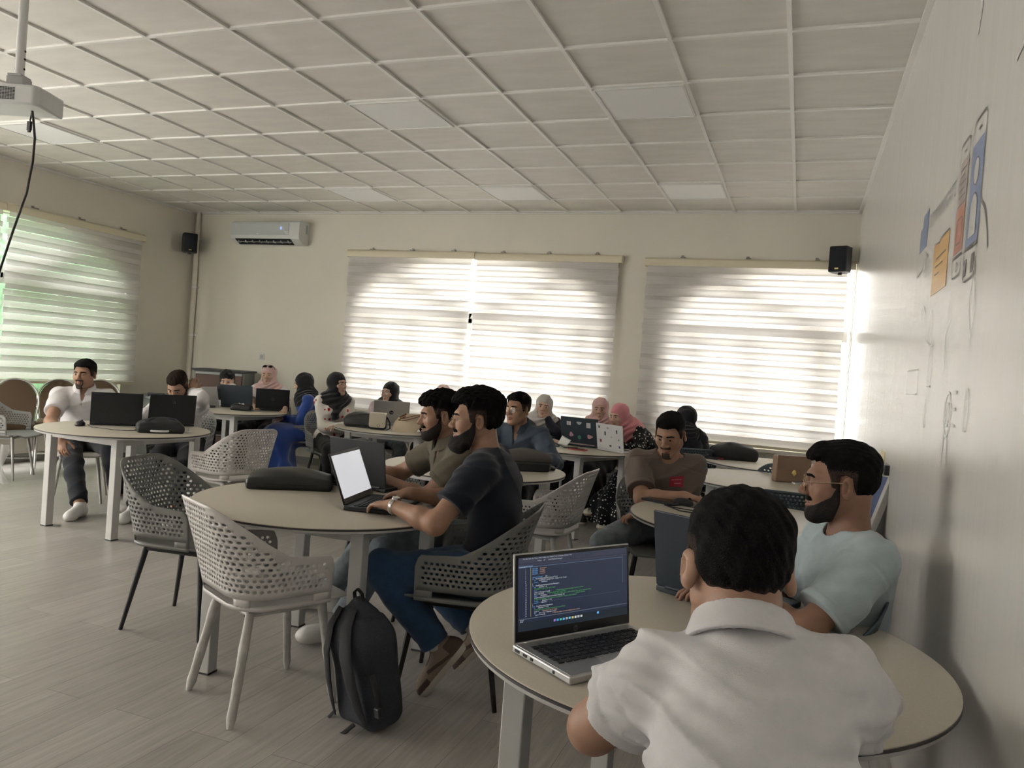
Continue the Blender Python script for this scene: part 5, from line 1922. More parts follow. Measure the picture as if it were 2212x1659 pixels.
person('bearded man with glasses in a navy T-shirt typing on the white-screen laptop', head=(-1.12, -4.63, 1.17), heading=191, hyaw=14, hpitch=2, lean=0, slouch=10, skin='tan', beard='full', hairtop=0.030, hairside=0.012, quiff=0.014, hairwave=0.004, near=True, top=('tee', 'navy_tee'), legs='jeans_blue', shoes=B_SHOE, glasses='gold_wire', watch='l',
       hand_l=(-1.37, -4.87, 0.795), hand_r=(-1.45, -4.57, 0.80), elbow_l=(-0.9, -0.2, -0.9), elbow_r=(0.9, -0.3, -0.8), hdir_l=(-1, 0.28, -0.05), hdir_r=(-1, -0.1, -0.15), curl_l=26, curl_r=48, foot_l=(-1.16, -4.76, 0.20), foot_r=(-1.10, -4.50, 0.22), fdir_l=(-1, -0.25, 0), fdir_r=(-1, -0.1, 0),
       fpitch_l=55, fpitch_r=50, panel=True, socks=True, bulk=1.0, seatoff=0.12, seat=('grey', 'black'), clab='grey perforated chair under the bearded man in the navy T-shirt')
person('man with glasses in a blue-grey shirt behind the briefcase bag', head=(-1.81, -2.20, 1.10), heading=-88, hyaw=-20, lean=2, slouch=10, skin='tan', hairtop=0.024, hairside=0.005, quiff=0.012, glasses='gold_wire', top=('polo', 'bluegrey'), topkw=dict(sleeve=1.9), legs='jeans_dark', shoes=D_SHOE, bulk=1.04,
       hand_l=(-1.50, -2.52, 0.77), hand_r=(-1.95, -2.60, 0.77), seat=('mid', 'steel'), clab='grey perforated chair under the man in the blue-grey shirt')
person('woman in an ash grey headscarf resting her cheek on her hand', fem=True, head=(-2.22, -0.30, 1.05), heading=-62, hyaw=-14, hroll=-6, lean=10, slouch=10, skin='fair', scarf='grey_scarf', drape=1.3, tail=(0.0, 0.05, 0.0), top=('long', 'navy'), skirt='black', shoes=D_SHOE,
       hand_l=('H', -0.065, 0.055, -0.115), elbow_l=(-0.5, 0.7, -1), hdir_l=(-0.15, 0.1, 1), hnorm_l=(0.75, -0.6, 0), curl_l=50, hand_r=(-1.92, -0.86, 0.765), hdir_r=(1, 0, 0), seat=('white', 'pale'), clab='white chair under the woman resting her cheek')
person('woman in a dusty pink headscarf behind the black sticker laptop', fem=True, head=(-1.70, -0.05, 1.06), heading=-72, hyaw=-10, lean=6, slouch=10, skin='fair', scarf='dusty_scarf', drape=1.0, top=('long', 'black'), skirt='black', shoes=S_SHOE, foot_r=(-1.85, -0.52, 0.09), foot_l=(-1.70, -0.55, 0.09), hand_r=(-1.80, -0.48, 0.765), hand_l=(-1.58, -0.50, 0.765), seat=('mid', 'steel'), clab='grey chair under the woman in the dusty pink headscarf')
person('woman in a rose headscarf and black dress with white dots leaning over the pale laptop', fem=True, head=(-1.42, -0.42, 1.03), heading=222, hyaw=22, hpitch=10, lean=30, slouch=16, skin='fair', scarf='rose_scarf', drape=0.9, top=('long', 'polka'), skirt='polka', shoes=C_SHOE,
       hand_l=(-1.30, -0.80, 0.77), hand_r=(-1.55, -0.58, 0.77), foot_r=(-1.42, -0.76, 0.20), foot_l=(-1.28, -0.78, 0.09), fdir_r=(-1, -0.35, 0), fdir_l=(-1, -0.3, 0), seat=('mid', 'steel'), clab='grey chair under the woman in the dotted dress')
person('woman in a black headscarf seen from behind, beyond the man in the brown T-shirt', fem=True, head=(-0.81, -0.35, 1.06), heading=115, hyaw=35, lean=6, slouch=8, skin='fair', scarf='black_scarf', drape=1.0, top=('long', 'navy'), skirt='black', shoes=D_SHOE, hand_l=(-1.05, -0.1, 0.70), hand_r=(-0.78, 0.02, 0.70), seat=('slate', 'black'), clab='dark chair under the woman seen from behind')
person('man in a brown T-shirt with a small red chest print looking down', head=(-0.50, -3.20, 1.09), heading=-72, hyaw=-28, hpitch=20, lean=6, slouch=12, skin='tan', beard='tuft', hairtop=0.020, hairside=0.004, quiff=0.012, near=True, top=('tee', 'taupe'), topkw=dict(sleeve=0.80, flare=0.022), legs='jeans_grey', shoes=W_SHOE, patch=True,
       hand_r=(-0.36, -3.42, 0.775), hdir_r=(1, -0.3, 0), elbow_r=(1.0, 0.0, -0.6), hand_l=(-0.60, -3.30, 0.62), elbow_l=(-0.9, -0.4, -0.6), hdir_l=(-1, -0.3, -0.1), curl_l=45, curl_r=40, foot_r=(-0.80, -3.30, 0.09), foot_l=(-0.42, -3.50, 0.09), seat=('mid', 'black'), clab='grey perforated chair under the man in the brown T-shirt')
person('bearded man with wire glasses in a pale blue T-shirt by the glossy white wall', head=(0.325, -5.17, 1.125), heading=200, hyaw=-18, hpitch=2, lean=-10, slouch=10, skin='deep', beard='short', hairtop=0.024, hairside=0.003, quiff=0.022, near=True, top=('tee', 'iceblue'), topkw=dict(sleeve=0.74, flare=0.02), legs='jeans_dark', shoes=W_SHOE, glasses='gold_wire', bulk=0.96, seatoff=0.22,
       hand_l=(0.03, -5.33, 0.79), elbow_l=(-0.9, -0.6, -0.5), hdir_l=(-1, -0.1, -0.1), hand_r=(0.08, -5.18, 0.79), foot_l=(-0.02, -5.5, 0.09), foot_r=(-0.06, -5.15, 0.09), seat=('slate', 'black'), clab='dark blue chair under the man in the pale blue T-shirt')
person('man in a white polo shirt seen from behind at the code laptop', head=(0.115, -6.41, 1.185), heading=97, hyaw=12, hpitch=8, lean=22, slouch=16, neck=10, skin='warm', hairtop=0.018, hairside=0.007, hairwave=0.002, nape=-0.050, fadeh=0.03, near=True, top=('polo', 'white_pique'), topkw=dict(fold=0.014, freq=34, hz=0.9, sleeve=0.54, hem=-0.10, flare=0.016), legs='jeans_dark', shoes=D_SHOE, glasses='gold_wire', bulk=0.80, hscale=1.0, shfwd=0.02, side=-7, nl=0.122, collar_up=-0.006,
       hand_l=('H', -0.045, 0.085, -0.150), elb_l=(-0.095, -6.46, 0.805), hdir_l=(0.25, 0.5, 0.6), hnorm_l=(-0.6, 0.7, 0.2), curl_l=55, hand_r=(0.30, -5.98, 0.765), elbow_r=(0.9, -0.3, -0.5), seat=('grey', 'black'), clab='dark chair under the foreground man in the white polo')

fade_m = mat('clipped_hair', (0.040, 0.027, 0.022), 0.8, spec=0.15, bump=(500, 0.6), noise=(260, 0.5))
TOPS = dict(tee=dict(sleeve=0.66, off=0.018, neck=0.070), polo=dict(sleeve=0.64, off=0.017, neck=0.060, v=0.10), long=dict(sleeve=1.93, off=0.016, neck=0.062))


def build_person(label, k):
    f = Fig(**k)
    jobs = []
    t = dict(TOPS[k['top'][0]]); t.update(k.get('topkw', {}))
    jobs.append(('body', f.body, skin(k['skin'], SKINS[k['skin']]), None))
    jobs.append(('shirt' if k['top'][0] != 'long' else 'long_sleeved_top', lambda: (f.top(t), None), C[k['top'][1]], None))
    if k['top'][0] == 'polo':
        jobs.append(('collar', lambda: (f.collar(), None), C[k['top'][1]], None))
    if k.get('skirt'):
        jobs.append(('skirt', lambda: (f.skirt(), None), C[k['skirt']], None))
    else:
        jobs.append(('trousers', lambda: (f.trousers(0.016 if not k.get('wide') else 0.035, 0.93, 0.012 if not k.get('wide') else 0.05), None), C[k['legs']], None))
    jobs.append(('eyebrows', lambda: (f.brows(), None), hair_black, None))
    if k.get('scarf'):
        jobs.append(('headscarf', lambda: (f.hijab(k.get('drape', 1.0), k.get('tail')), None), C[k['scarf']], None))
    else:
        jobs.append(('hair', f.hair, [hair_brown if k.get('hair') else hair_black, fade_m], None))
    if k.get('beard'):
        jobs.append(('beard', lambda: (f.beard(), None), beard_m if k['beard'] in ('full', 'short') else stubble_m, None))
    for sd in (1, -1):
        jobs.append(('shoe', lambda sd=sd: f.shoe(sd), k['shoes'], None))
        if k.get('socks'):
            jobs.append(('sock', lambda sd=sd: (f.sock(sd), None), mat('white_sock', (0.62, 0.61, 0.58), 0.9, bump=(500, 0.4)), None))
    return f, jobs


def run_people():
    figs = [(lab, k) + build_person(lab, k) for lab, k in P]
    flat = [j for _, _, _, js in figs for j in js]
    with ThreadPoolExecutor(4) as ex:
        res = list(ex.map(lambda j: j[1](), flat))
    i = 0
    for lab, k, f, js in figs:
        root = thing('person', lab, 'person', tuple(f.root), f.rz)
        bodies = {}
        for (nm, _, ms, _), (VQ, mf) in zip(js, res[i:i + len(js)]):
            if len(VQ[0]):
                bodies[nm] = link_mesh(nm, VQ, ms, root, mf)
        i += len(js)
        f.eyes(root)
        if k.get('glasses'):
            f.glasses(root, gold_wire if k['glasses'] == 'gold_wire' else dark_wire)
        if k.get('sunglasses'):
            f.glasses(root, dark_wire, up=1, dark=True, name='sunglasses')
        if k.get('watch'):
            f.watch(-1, root, chrome if not f.fem else dark_wire, mat('watch_dial', (0.6, 0.6, 0.58), 0.25))
        if k.get('buttons'):
            for b in range(k['buttons']):
                p = surface_hit(bodies['shirt'], f.neck - f.d2 * (0.06 + 0.075 * b) + f.front * 0.4 + f.right * -0.004, -f.front)
                if p:
                    m = MB(); m.tube([p, p + Vector(f.front) * 0.003], 0.0055, 12); m.build('button', mat('shell_button', (0.6, 0.57, 0.52), 0.3), root)
        if k.get('patch'):
            m = MB()
            c = f.chest + f.d2 * 0.03 - f.right * 0.055
            q = []
            for j in range(7):
                for i2 in range(9):
                    o = c + f.right * (i2 / 8 - .5) * 0.082 + f.d2 * (j / 6 - .5) * 0.062
                    p = surface_hit(bodies['shirt'], o + f.front * 0.4, -f.front)
                    q.append(tuple((p if p else Vector(o)) + Vector(f.front) * 0.0025))
            m.add(q, [(j * 9 + i2, j * 9 + i2 + 1, j * 9 + i2 + 10, j * 9 + i2 + 9) for j in range(6) for i2 in range(8)])
            pt = m.build('chest_print', mat('crimson_print', (0.33, 0.022, 0.045), 0.7), root, sharp=80)
            m = MB()
            for j2, (a, b) in enumerate(((-0.030, 0.030), (-0.026, 0.012))):
                ln = []
                for i2 in range(17):
                    o = c + f.right * (a + (b - a) * i2 / 16) + f.d2 * (0.012 - 0.022 * j2 + 0.004 * math.sin(i2 * 2.3 + j2))
                    p = surface_hit(bodies['shirt'], o + f.front * 0.4, -f.front)
                    if p:
                        ln.append(p + Vector(f.front) * 0.004)
                if len(ln) > 2:
                    m.tube(ln, 0.0016, 5)
            m.build('print_script', mat('pale_pink_script', (0.62, 0.42, 0.44), 0.7), pt)
        sh, lg = k['seat']
        off = rot_z(f.rz) @ v3(0, k.get('seatoff', 0.05), 0)
        chair(f.root[0] + off[0], f.root[1] + off[1], k['heading'], 'white' if sh == 'pale' else sh, lg, k['clab'])


def surface_hit(ob, o, d):
    from mathutils.bvhtree import BVHTree
    if 'bvh' not in SURF or SURF['bvh'][0] is not ob:
        me = ob.data
        SURF['bvh'] = (ob, BVHTree.FromPolygons([v.co for v in me.vertices], [tuple(p.vertices) for p in me.polygons]))
    h = SURF['bvh'][1].ray_cast(Vector(o), Vector(d))
    return h[0]


SURF = {}
run_people()

# ------------------------------------------------------------------ laptops
silver = mat('silver_laptop_shell', (0.48, 0.48, 0.48), 0.35, 0.7)
dkshell = mat('black_laptop_shell', (0.012, 0.014, 0.018), 0.42, noise=(60, 0.1))
navysh = mat('blue_black_laptop_shell', (0.012, 0.022, 0.035), 0.45)
paleshell = mat('pale_laptop_shell', (0.55, 0.55, 0.56), 0.4)
key_m = mat('dark_key', (0.02, 0.02, 0.024), 0.5)
scr_off = mat('dark_screen', (0.01, 0.011, 0.014), 0.15)
scr_white = mat('white_lit_screen', (0.3, 0.3, 0.3), 0.2, emit=((0.95, 0.96, 1.0), 0.62))
scr_code = mat('code_screen', (0.01, 0.012, 0.02), 0.16, emit=((0.016, 0.024, 0.048), 1.0))
bezel = mat('black_bezel', (0.008, 0.008, 0.010), 0.25)
mark_m = mat('logo_grey', (0.20, 0.20, 0.20), 0.25, 0.8)
mark_d = mat('logo_dark', (0.03, 0.03, 0.035), 0.25, 0.6)


def disc(m, c, r, rot, n=28, mi=0, ri=0.0):
    a = [tuple(rot @ Vector((r * math.cos(2 * PI * k / n), r * math.sin(2 * PI * k / n), 0)) + Vector(c)) for k in range(n)]
    if ri == 0:
        m.add(a, [tuple(range(n))], mi)
    else:
        b = [tuple(rot @ Vector((ri * math.cos(2 * PI * k / n), ri * math.sin(2 * PI * k / n), 0)) + Vector(c)) for k in range(n)]
        m.add(a + b, [(k, (k + 1) % n, n + (k + 1) % n, n + k) for k in range(n)], mi)


def laptop(label, loc, rz, shell, screen, angle=105, w=0.36, d=0.245, logo=None, keys=True, deck=None, stickers=None, z=0.7395, group='laptops on the tables'):
    t = thing('laptop', label, 'laptop', (loc[0], loc[1], z), R(rz), group)
    deck = deck or shell
    h = 0.018
    MB().box((0, 0, 0.002 + h / 2), (w, d, h)).build('base', shell, t, bevel=0.004)
    m = MB(); m.box((0, 0, h + 0.0022), (w - 0.012, d - 0.012, 0.0012)); m.build('deck', deck, t, bevel=0.0005)
    if keys:
        m = MB()
        for r_ in range(6):
            for c_ in range(15):
                wk = 0.0175
                m.box((-w / 2 + 0.032 + c_ * (w - 0.064) / 14, d / 2 - 0.045 - r_ * 0.0185, h + 0.0042), (wk, 0.0145, 0.003))
        m.build('keyboard', key_m, t, bevel=0.0008)
    m = MB(); m.box((0, -d / 2 + 0.048, h + 0.0032), (0.115, 0.072, 0.0012)); m.build('touchpad', mat('touchpad_' + shell.name, tuple(0.85 * q for q in shell.node_tree.nodes['Principled BSDF'].inputs[0].default_value[:3]), 0.3, 0.3), t)
    if shell is silver:
        for k, (y, ln) in enumerate(((0.085, 0.018), (0.055, 0.014), (0.03, 0.010), (-0.05, 0.006))):
            m = MB(); m.box((-w / 2 - 0.0003, y, 0.011), (0.002, ln, 0.006)); m.build('port', slot_black, t)
    # lid: local lid frame u (across), v (up the lid), n (towards the user)
    a = R(angle)
    vdir = Vector((0, -math.cos(a), math.sin(a)))
    ndir = Vector((0, -math.sin(a), -math.cos(a)))
    hb = Vector((0, d / 2 - 0.004, h + 0.004))
    rot = Matrix((Vector((1, 0, 0)), vdir, ndir)).transposed()
    lh = d * 0.97
    LP = lambda u, v, n: hb + Vector((1, 0, 0)) * u + vdir * v + ndir * n
    lid = MB(); lid.box(LP(0, lh / 2, 0), (w, lh, 0.007), rot=rot); lid = lid.build('lid', shell, t, bevel=0.003)
    m = MB(); m.box(LP(0, lh / 2, 0.0037), (w - 0.006, lh - 0.006, 0.0012), rot=rot); m.build('bezel', bezel if screen is not scr_white else mat('grey_bezel', (0.10, 0.10, 0.10), 0.3), lid)
    m = MB(); m.box(LP(0, lh * 0.53, 0.0048), (w - 0.020, lh - 0.040, 0.001), rot=rot); scr = m.build('screen', screen, lid)
    m = MB(); m.tube([LP(-w * 0.4, 0, -0.003), LP(w * 0.4, 0, -0.003)], 0.006, 10); m.build('hinge', deck, t)
    m = MB(); m.tube([LP(0, lh - 0.008, 0.0042), LP(0, lh - 0.008, 0.0052)], 0.0025, 10); m.build('webcam', slot_black, lid)
    BR = Matrix((Vector((-1, 0, 0)), vdir, -ndir)).transposed()
    if logo == 'hp':
        m = MB(); disc(m, LP(0, lh / 2, -0.0040), 0.021, BR); m.build('logo', mark_d, lid)
        m = MB(); text_mb(m, 'hp', 0.030, BR @ Matrix(((1, 0.25, 0), (0, 1, 0), (0, 0, 1))), LP(0.0145, lh / 2 - 0.008, -0.0044)); m.build('logo_letters', silver, lid)
    if logo == 'ring':
        m = MB(); disc(m, LP(0, lh / 2, -0.0040), 0.018, BR, ri=0.0155); text_mb(m, 'DELL', 0.0105, BR, LP(0.0135, lh / 2 - 0.004, -0.0041)); m.build('logo', mark_m, lid)
    if logo == 'slash':
        m = MB()
        for o in (-0.008, 0.006):
            m.add([LP(-o - 0.004, lh * 0.80, -0.004), LP(-o + 0.0, lh * 0.80, -0.004), LP(-o - 0.008, lh * 0.70, -0.004), LP(-o - 0.012, lh * 0.70, -0.004)], [(0, 1, 2, 3)])
        m.build('logo', mark_m, lid)
    if stickers:
        for (su, sv, sw_, sh_, col, shape) in stickers:
            m = MB()
            n = {'o': 20, 'r': 4, 'h': 6, 'b': 14}[shape]
            q = []
            for k in range(n):
                th = 2 * PI * (k + 0.5) / n
                rr_ = 1.0 + (0.18 * math.sin(3 * th + su * 40) if shape == 'b' else 0)
                s2 = 1.414 if shape == 'r' else 1
                q.append(LP(-su * w + sw_ / 2 * math.cos(th) * rr_ * s2, sv * lh + sh_ / 2 * math.sin(th) * rr_ * s2, -0.0040))
            m.add(q, [tuple(range(n))])
            s_ = m.build('sticker', mat('sticker_%s' % '_'.join('%02d' % int(99 * c_) for c_ in col), col, 0.4), lid)
            m = MB()
            for j in range(2):
                m.box(LP(-su * w, sv * lh + (j - 0.5) * sh_ * 0.3, -0.0043), (sw_ * 0.55, sh_ * 0.10, 0.0004), rot=rot)
    t['lp'] = 0
    del t['lp']
    return t, lid, LP, rot


dark_st = (0.03, 0.03, 0.03)
laptop('open black laptop in front of the man in the white polo, lid towards the camera', (-4.844, -3.09), -132, dkshell, scr_off, 98)
laptop('open black laptop with a slashed emblem in front of the man bowing his head', (-4.635, -2.78), -119, dkshell, scr_off, 96, logo='slash')
laptop('open black laptop with a round emblem before the blush pink headscarf woman', (-5.41, -0.42), -144, dkshell, scr_off, 108, logo='ring')
laptop('open black laptop in front of the woman covering her face', (-5.80, -0.49), -160, navysh, scr_off, 100)
laptop('pale laptop seen edge-on left of the black laptops on the far left table', (-6.03, -0.83), -82, paleshell, scr_off, 78, keys=False, w=0.30, d=0.21)
laptop('open silver laptop with a round emblem behind the handbags', (-3.75, -0.66), -150, silver, scr_off, 104, logo='hp')
laptop('black laptop lid with six stickers before the woman in dusty pink', (-1.665, -0.68), 172, navysh, scr_off, 104, w=0.37, d=0.26, deck=mat('rosy_deck', (0.45, 0.33, 0.33), 0.5),
       stickers=[(-0.28, 0.76, 0.042, 0.036, (0.45, 0.45, 0.45), 'r'), (0.0, 0.80, 0.05, 0.030, (0.40, 0.42, 0.44), 'b'), (0.25, 0.74, 0.042, 0.048, (0.5, 0.5, 0.49), 'r'), (-0.22, 0.34, 0.040, 0.044, (0.45, 0.28, 0.33), 'b'), (0.0, 0.26, 0.038, 0.042, (0.05, 0.22, 0.16), 'h'), (0.28, 0.32, 0.055, 0.036, (0.50, 0.30, 0.32), 'b')])
laptop('pale laptop lid dotted with small stickers, in front of the woman in the dotted dress', (-1.29, -0.90), 148, paleshell, scr_off, 100, w=0.33, d=0.23,
       stickers=[(-0.38, 0.86, 0.02, 0.026, dark_st, 'b'), (-0.05, 0.84, 0.028, 0.02, (0.3, 0.3, 0.32), 'b'), (0.28, 0.74, 0.016, 0.030, dark_st, 'r'), (-0.16, 0.62, 0.018, 0.034, dark_st, 'r'), (0.08, 0.50, 0.02, 0.012, (0.3, 0.3, 0.3), 'b'), (0.34, 0.42, 0.018, 0.018, (0.2, 0.22, 0.25), 'o'), (-0.34, 0.30, 0.022, 0.026, (0.22, 0.05, 0.04), 'r'), (0.02, 0.14, 0.026, 0.014, (0.02, 0.05, 0.02), 'r'), (0.36, 0.14, 0.020, 0.020, (0.05, 0.07, 0.2), 'r')])
laptop('black laptop seen from behind, in front of the man in the olive shirt', (-1.86, -4.20), 172, dkshell, scr_off, 99, w=0.35, d=0.24)
laptop('open black laptop with a glowing white screen used by the bearded man', (-1.535, -4.655), 101, dkshell, scr_white, 112, w=0.36, d=0.24)
laptop('dark blue laptop seen from behind, in front of the man in the pale blue T-shirt', (0.025, -5.252), 156, navysh, scr_off, 101, w=0.36, d=0.25)
t, lid, LP, rot = laptop('open silver laptop showing code on a dark screen in the foreground', (-0.203, -5.945), 56, silver, scr_code, 97, w=0.372, d=0.213)

# what the code laptop shows
SW, SH, S0 = 0.350, 0.170, 0.027


def emit_mat(name, col, s=1.0):
    return mat(name, (0.02, 0.02, 0.02), 0.4, emit=(col, s))


def scr_quad(m, u, v, w_, h_, n=0.0056):
    x0 = -SW / 2 + u * SW
    y0 = S0 + SH * (1 - v)
    m.add([LP(x0, y0, n), LP(x0 + w_ * SW, y0, n), LP(x0 + w_ * SW, y0 - h_ * SH, n), LP(x0, y0 - h_ * SH, n)], [(0, 1, 2, 3)])


m = MB(); scr_quad(m, 0, 0, 1, 0.085); scr_quad(m, 0, 0.09, 1, 0.028); m.build('menu_bar', emit_mat('ui_slate', (0.028, 0.034, 0.060)), lid)
m = MB(); scr_quad(m, 0, 0.118, 0.12, 0.022); scr_quad(m, 0.12, 0.135, 0.83, 0.005); m.build('file_tab', emit_mat('ui_blue', (0.10, 0.16, 0.26)), lid)
m = MB(); scr_quad(m, 0, 0.885, 1, 0.115); m.build('task_bar', emit_mat('ui_dark', (0.008, 0.016, 0.026)), lid)
m = MB(); scr_quad(m, 0, 0.835, 1, 0.012); scr_quad(m, 0.1, 0.64, 0.83, 0.003); scr_quad(m, 0.955, 0.12, 0.004, 0.40); m.build('divider', emit_mat('ui_line', (0.07, 0.09, 0.12)), lid)
TXT = {k: MB() for k in ('white', 'blue', 'green', 'orange', 'yellow')}
TCOL = dict(white=(0.55, 0.57, 0.60), blue=(0.12, 0.32, 0.62), green=(0.06, 0.34, 0.05), orange=(0.52, 0.30, 0.18), yellow=(0.45, 0.40, 0.12))


def scr_text(s_, u, v, col, size=0.0052):
    text_mb(TXT[col], s_, size, rot, LP(-SW / 2 + u * SW, S0 + SH * (1 - v) - size * 0.7, 0.0062))
    return len(s_) * size * 0.53 / SW


CODE = [[('#include ', 'blue'), ('<iostream>', 'orange')], [('#include ', 'blue'), ('<string>', 'orange')], [('#include ', 'blue'), ('<cstdlib>', 'orange')], [('#include ', 'blue'), ('<vector>', 'orange')], [],
        [('using namespace ', 'blue'), ('std;', 'white')], [('int ', 'blue'), ('RandomNumber(int From, int To) {', 'white')], [('    int ', 'blue'), ('randNum = rand() % (To - From + 1) + From;', 'white')], [('    return ', 'blue'), ('randNum;', 'white')], [('}', 'white')],
        [('int ', 'blue'), ('ReadPositiveNumber(string Message) {', 'white')], [('    int ', 'blue'), ('Number = 0;', 'white')], [('    // Validity to check the user\'s input', 'green')], [('    do {', 'blue')],
        [('    cout << Message << endl; ', 'white'), ('// Display the prompt message, wait for number', 'green')], [('    cin >> Number; ', 'white'), ('// Input of the user to number', 'green')], [('    while ', 'blue'), ('(cin.fail()) { ', 'white'), ('// Clear the buffer until a valid number, then ignore the rest of line', 'green')],
        [('    cin.ignore(numeric_limits<streamsize>::max(), 10); ', 'white'), ('// Ignore the line', 'green')], [('    // Print the message if the number is not positive, repeat until validated', 'green')], [('    } while ', 'blue'), ('(Number <= 0);', 'white')], [('    return ', 'blue'), ('Number;', 'white')], [('}', 'white')],
        [('void ', 'blue'), ('PrintWords(int Number) {', 'white')], [('    if ', 'blue'), ('(Number == 0) {', 'white')], [('    // Print the direction of the number to one of these', 'green')], [('    cout << ', 'white'), ('"Number is out of range"', 'orange')], [('    for ', 'blue'), ('(int i = 0; i < Number; i++) {', 'white')], [('      cout << letter[i]; ', 'white'), ('// Find the letter corresponding to the number', 'orange')]]
for i, ln in enumerate(CODE):
    u, v = 0.115, 0.155 + i * 0.0238
    scr_text(str(i + 1), 0.055, v, 'white', 0.0036)
    for s_, c_ in ln:
        u += scr_text(s_, u, v, c_, 0.0046)
scr_text('File  Edit  View  Git  Project  Build  Debug  Test  Analyze  Tools  Extensions  Window  Help', 0.035, 0.012, 'white', 0.0040)
scr_text('Debug     x64        Local Windows Debugger', 0.16, 0.048, 'white', 0.0042)
scr_text('main.cpp', 0.012, 0.121, 'white', 0.0042)
scr_text('Ready', 0.01, 0.865, 'white', 0.0038)
scr_text('Output', 0.01, 0.845, 'white', 0.0038)
for k, mb_ in TXT.items():
    if mb_.v:
        mb_.build('code_text', emit_mat('code_' + k, TCOL[k]), lid, label='%s code lettering' % k)
m = MB(); scr_quad(m, 0.100, 0.15, 0.004, 0.67); m.build('margin_line', emit_mat('ui_amber', (0.30, 0.24, 0.05)), lid)
for i, c_ in enumerate(((0.4, 0.2, 0.7), (0.1, 0.4, 0.8), (0.1, 0.6, 0.45), (0.15, 0.45, 0.85), (0.5, 0.5, 0.5), (0.2, 0.6, 0.9), (0.8, 0.65, 0.2), (0.75, 0.75, 0.75), (0.5, 0.6, 0.7), (0.7, 0.7, 0.7))):
    m = MB(); scr_quad(m, 0.30 + i * 0.027, 0.905, 0.018, 0.030, 0.006); m.build('taskbar_icon', emit_mat('icon_%d' % i, c_, 0.8), lid)
m = MB(); scr_quad(m, 0.70, 0.895, 0.018, 0.030, 0.006); m.build('taskbar_icon', emit_mat('icon_win', (0.15, 0.5, 0.95), 0.9), lid)
m = MB(); disc(m, LP(0, 0.013, 0.0050), 0.0075, rot); m.build('logo', mark_m, lid)
m = MB(); text_mb(m, 'hp', 0.011, rot @ Matrix(((1, 0.25, 0), (0, 1, 0), (0, 0, 1))), LP(-0.0055, 0.010, 0.0054)); m.build('logo_letters', bezel, lid)


# ------------------------------------------------------------------ bags and small things
def rbox(v, c, half, r, rot=None, k=0.02, sub=False, bulge=0.0):
    c, half = v3(c), v3(half)
    rot = np.eye(3) if rot is None else np.asarray(rot)
    e = np.abs(rot) @ half + bulge

    def f(X, Y, Z):
        px, py, pz = X - c[0], Y - c[1], Z - c[2]
        q = [np.abs(px * rot[0, i] + py * rot[1, i] + pz * rot[2, i]) for i in range(3)]
        b = 0
        if bulge:
            b = bulge * np.maximum(0, 1 - (q[0] / half[0]) ** 2) * np.maximum(0, 1 - (q[1] / half[1]) ** 2)
        d = [q[i] - half[i] + r for i in range(3)]
        d[2] = d[2] - b
        o = np.sqrt(sum(np.maximum(a, 0) ** 2 for a in d))
        return o + np.minimum(np.maximum(np.maximum(d[0], d[1]), d[2]), 0) - r
    return v.fn(f, c - e, c + e, k, sub)


leather = mat('black_leather', (0.014, 0.014, 0.017), 0.38, spec=0.5, bump=(240, 0.25), noise=(12, 0.2))
nylon = mat('charcoal_nylon', (0.028, 0.031, 0.042), 0.75, bump=(500, 0.5), noise=(200, 0.3))
nylon_b = mat('black_nylon', (0.010, 0.010, 0.013), 0.6, bump=(400, 0.4))
canvas = mat('beige_canvas', (0.55, 0.46, 0.34), 0.8, bump=(600, 0.3))
creaml = mat('cream_flap', (0.52, 0.48, 0.38), 0.45, bump=(200, 0.1))
tan_l = mat('tan_leather_strap', (0.22, 0.08, 0.035), 0.45)
croc = mat('brown_textured_leather', (0.27, 0.175, 0.115), 0.5, bump=(90, 0.9, (1, 1, 1.6)))
gold = mat('gold_clasp', (0.75, 0.55, 0.22), 0.25, 1.0)
greycl = mat('grey_padded_cloth', (0.085, 0.075, 0.07), 0.8, bump=(350, 0.4))


def soft(name, v, m_, parent, h=0.005):
    return link_mesh(name, v.mesh(h), m_, parent)


def wave(a, f, s=0.0):
    return lambda X, Y, Z: (a * np.sin(f * X + 2 * np.sin(f * .7 * Y + s)) * np.sin(f * .8 * Y + f * .6 * Z + s)).astype(np.float32)


TZ = 0.7395
b = thing('laptop_bag', 'slim black leather laptop bag lying on the table with the white-screen laptop', 'bag', (-2.15, -4.50, TZ), R(33))
v = Vol(); rbox(v, (0, 0, 0.026), (0.205, 0.135, 0.026), 0.022, bulge=0.045); v.ripple(wave(0.003, 22, 1)); soft('body', v, leather, b)
m = MB(); m.tube([(-0.195, -0.134, 0.028), (0.195, -0.134, 0.030)], 0.0035, 8); m.tube([(0.0, -0.128, 0.045), (0.0, -0.05, 0.078), (0, 0.06, 0.078), (0, 0.128, 0.045)], 0.0022, 6); m.build('zip_seam', slot_black, b)
MB().tube([(0.19, -0.06, 0.03), (0.225, -0.03, 0.02), (0.235, 0.03, 0.008), (0.215, 0.09, 0.008), (0.19, 0.11, 0.03)], 0.007, 8, flat=(1, 0.5)).build('shoulder_strap', nylon_b, b)

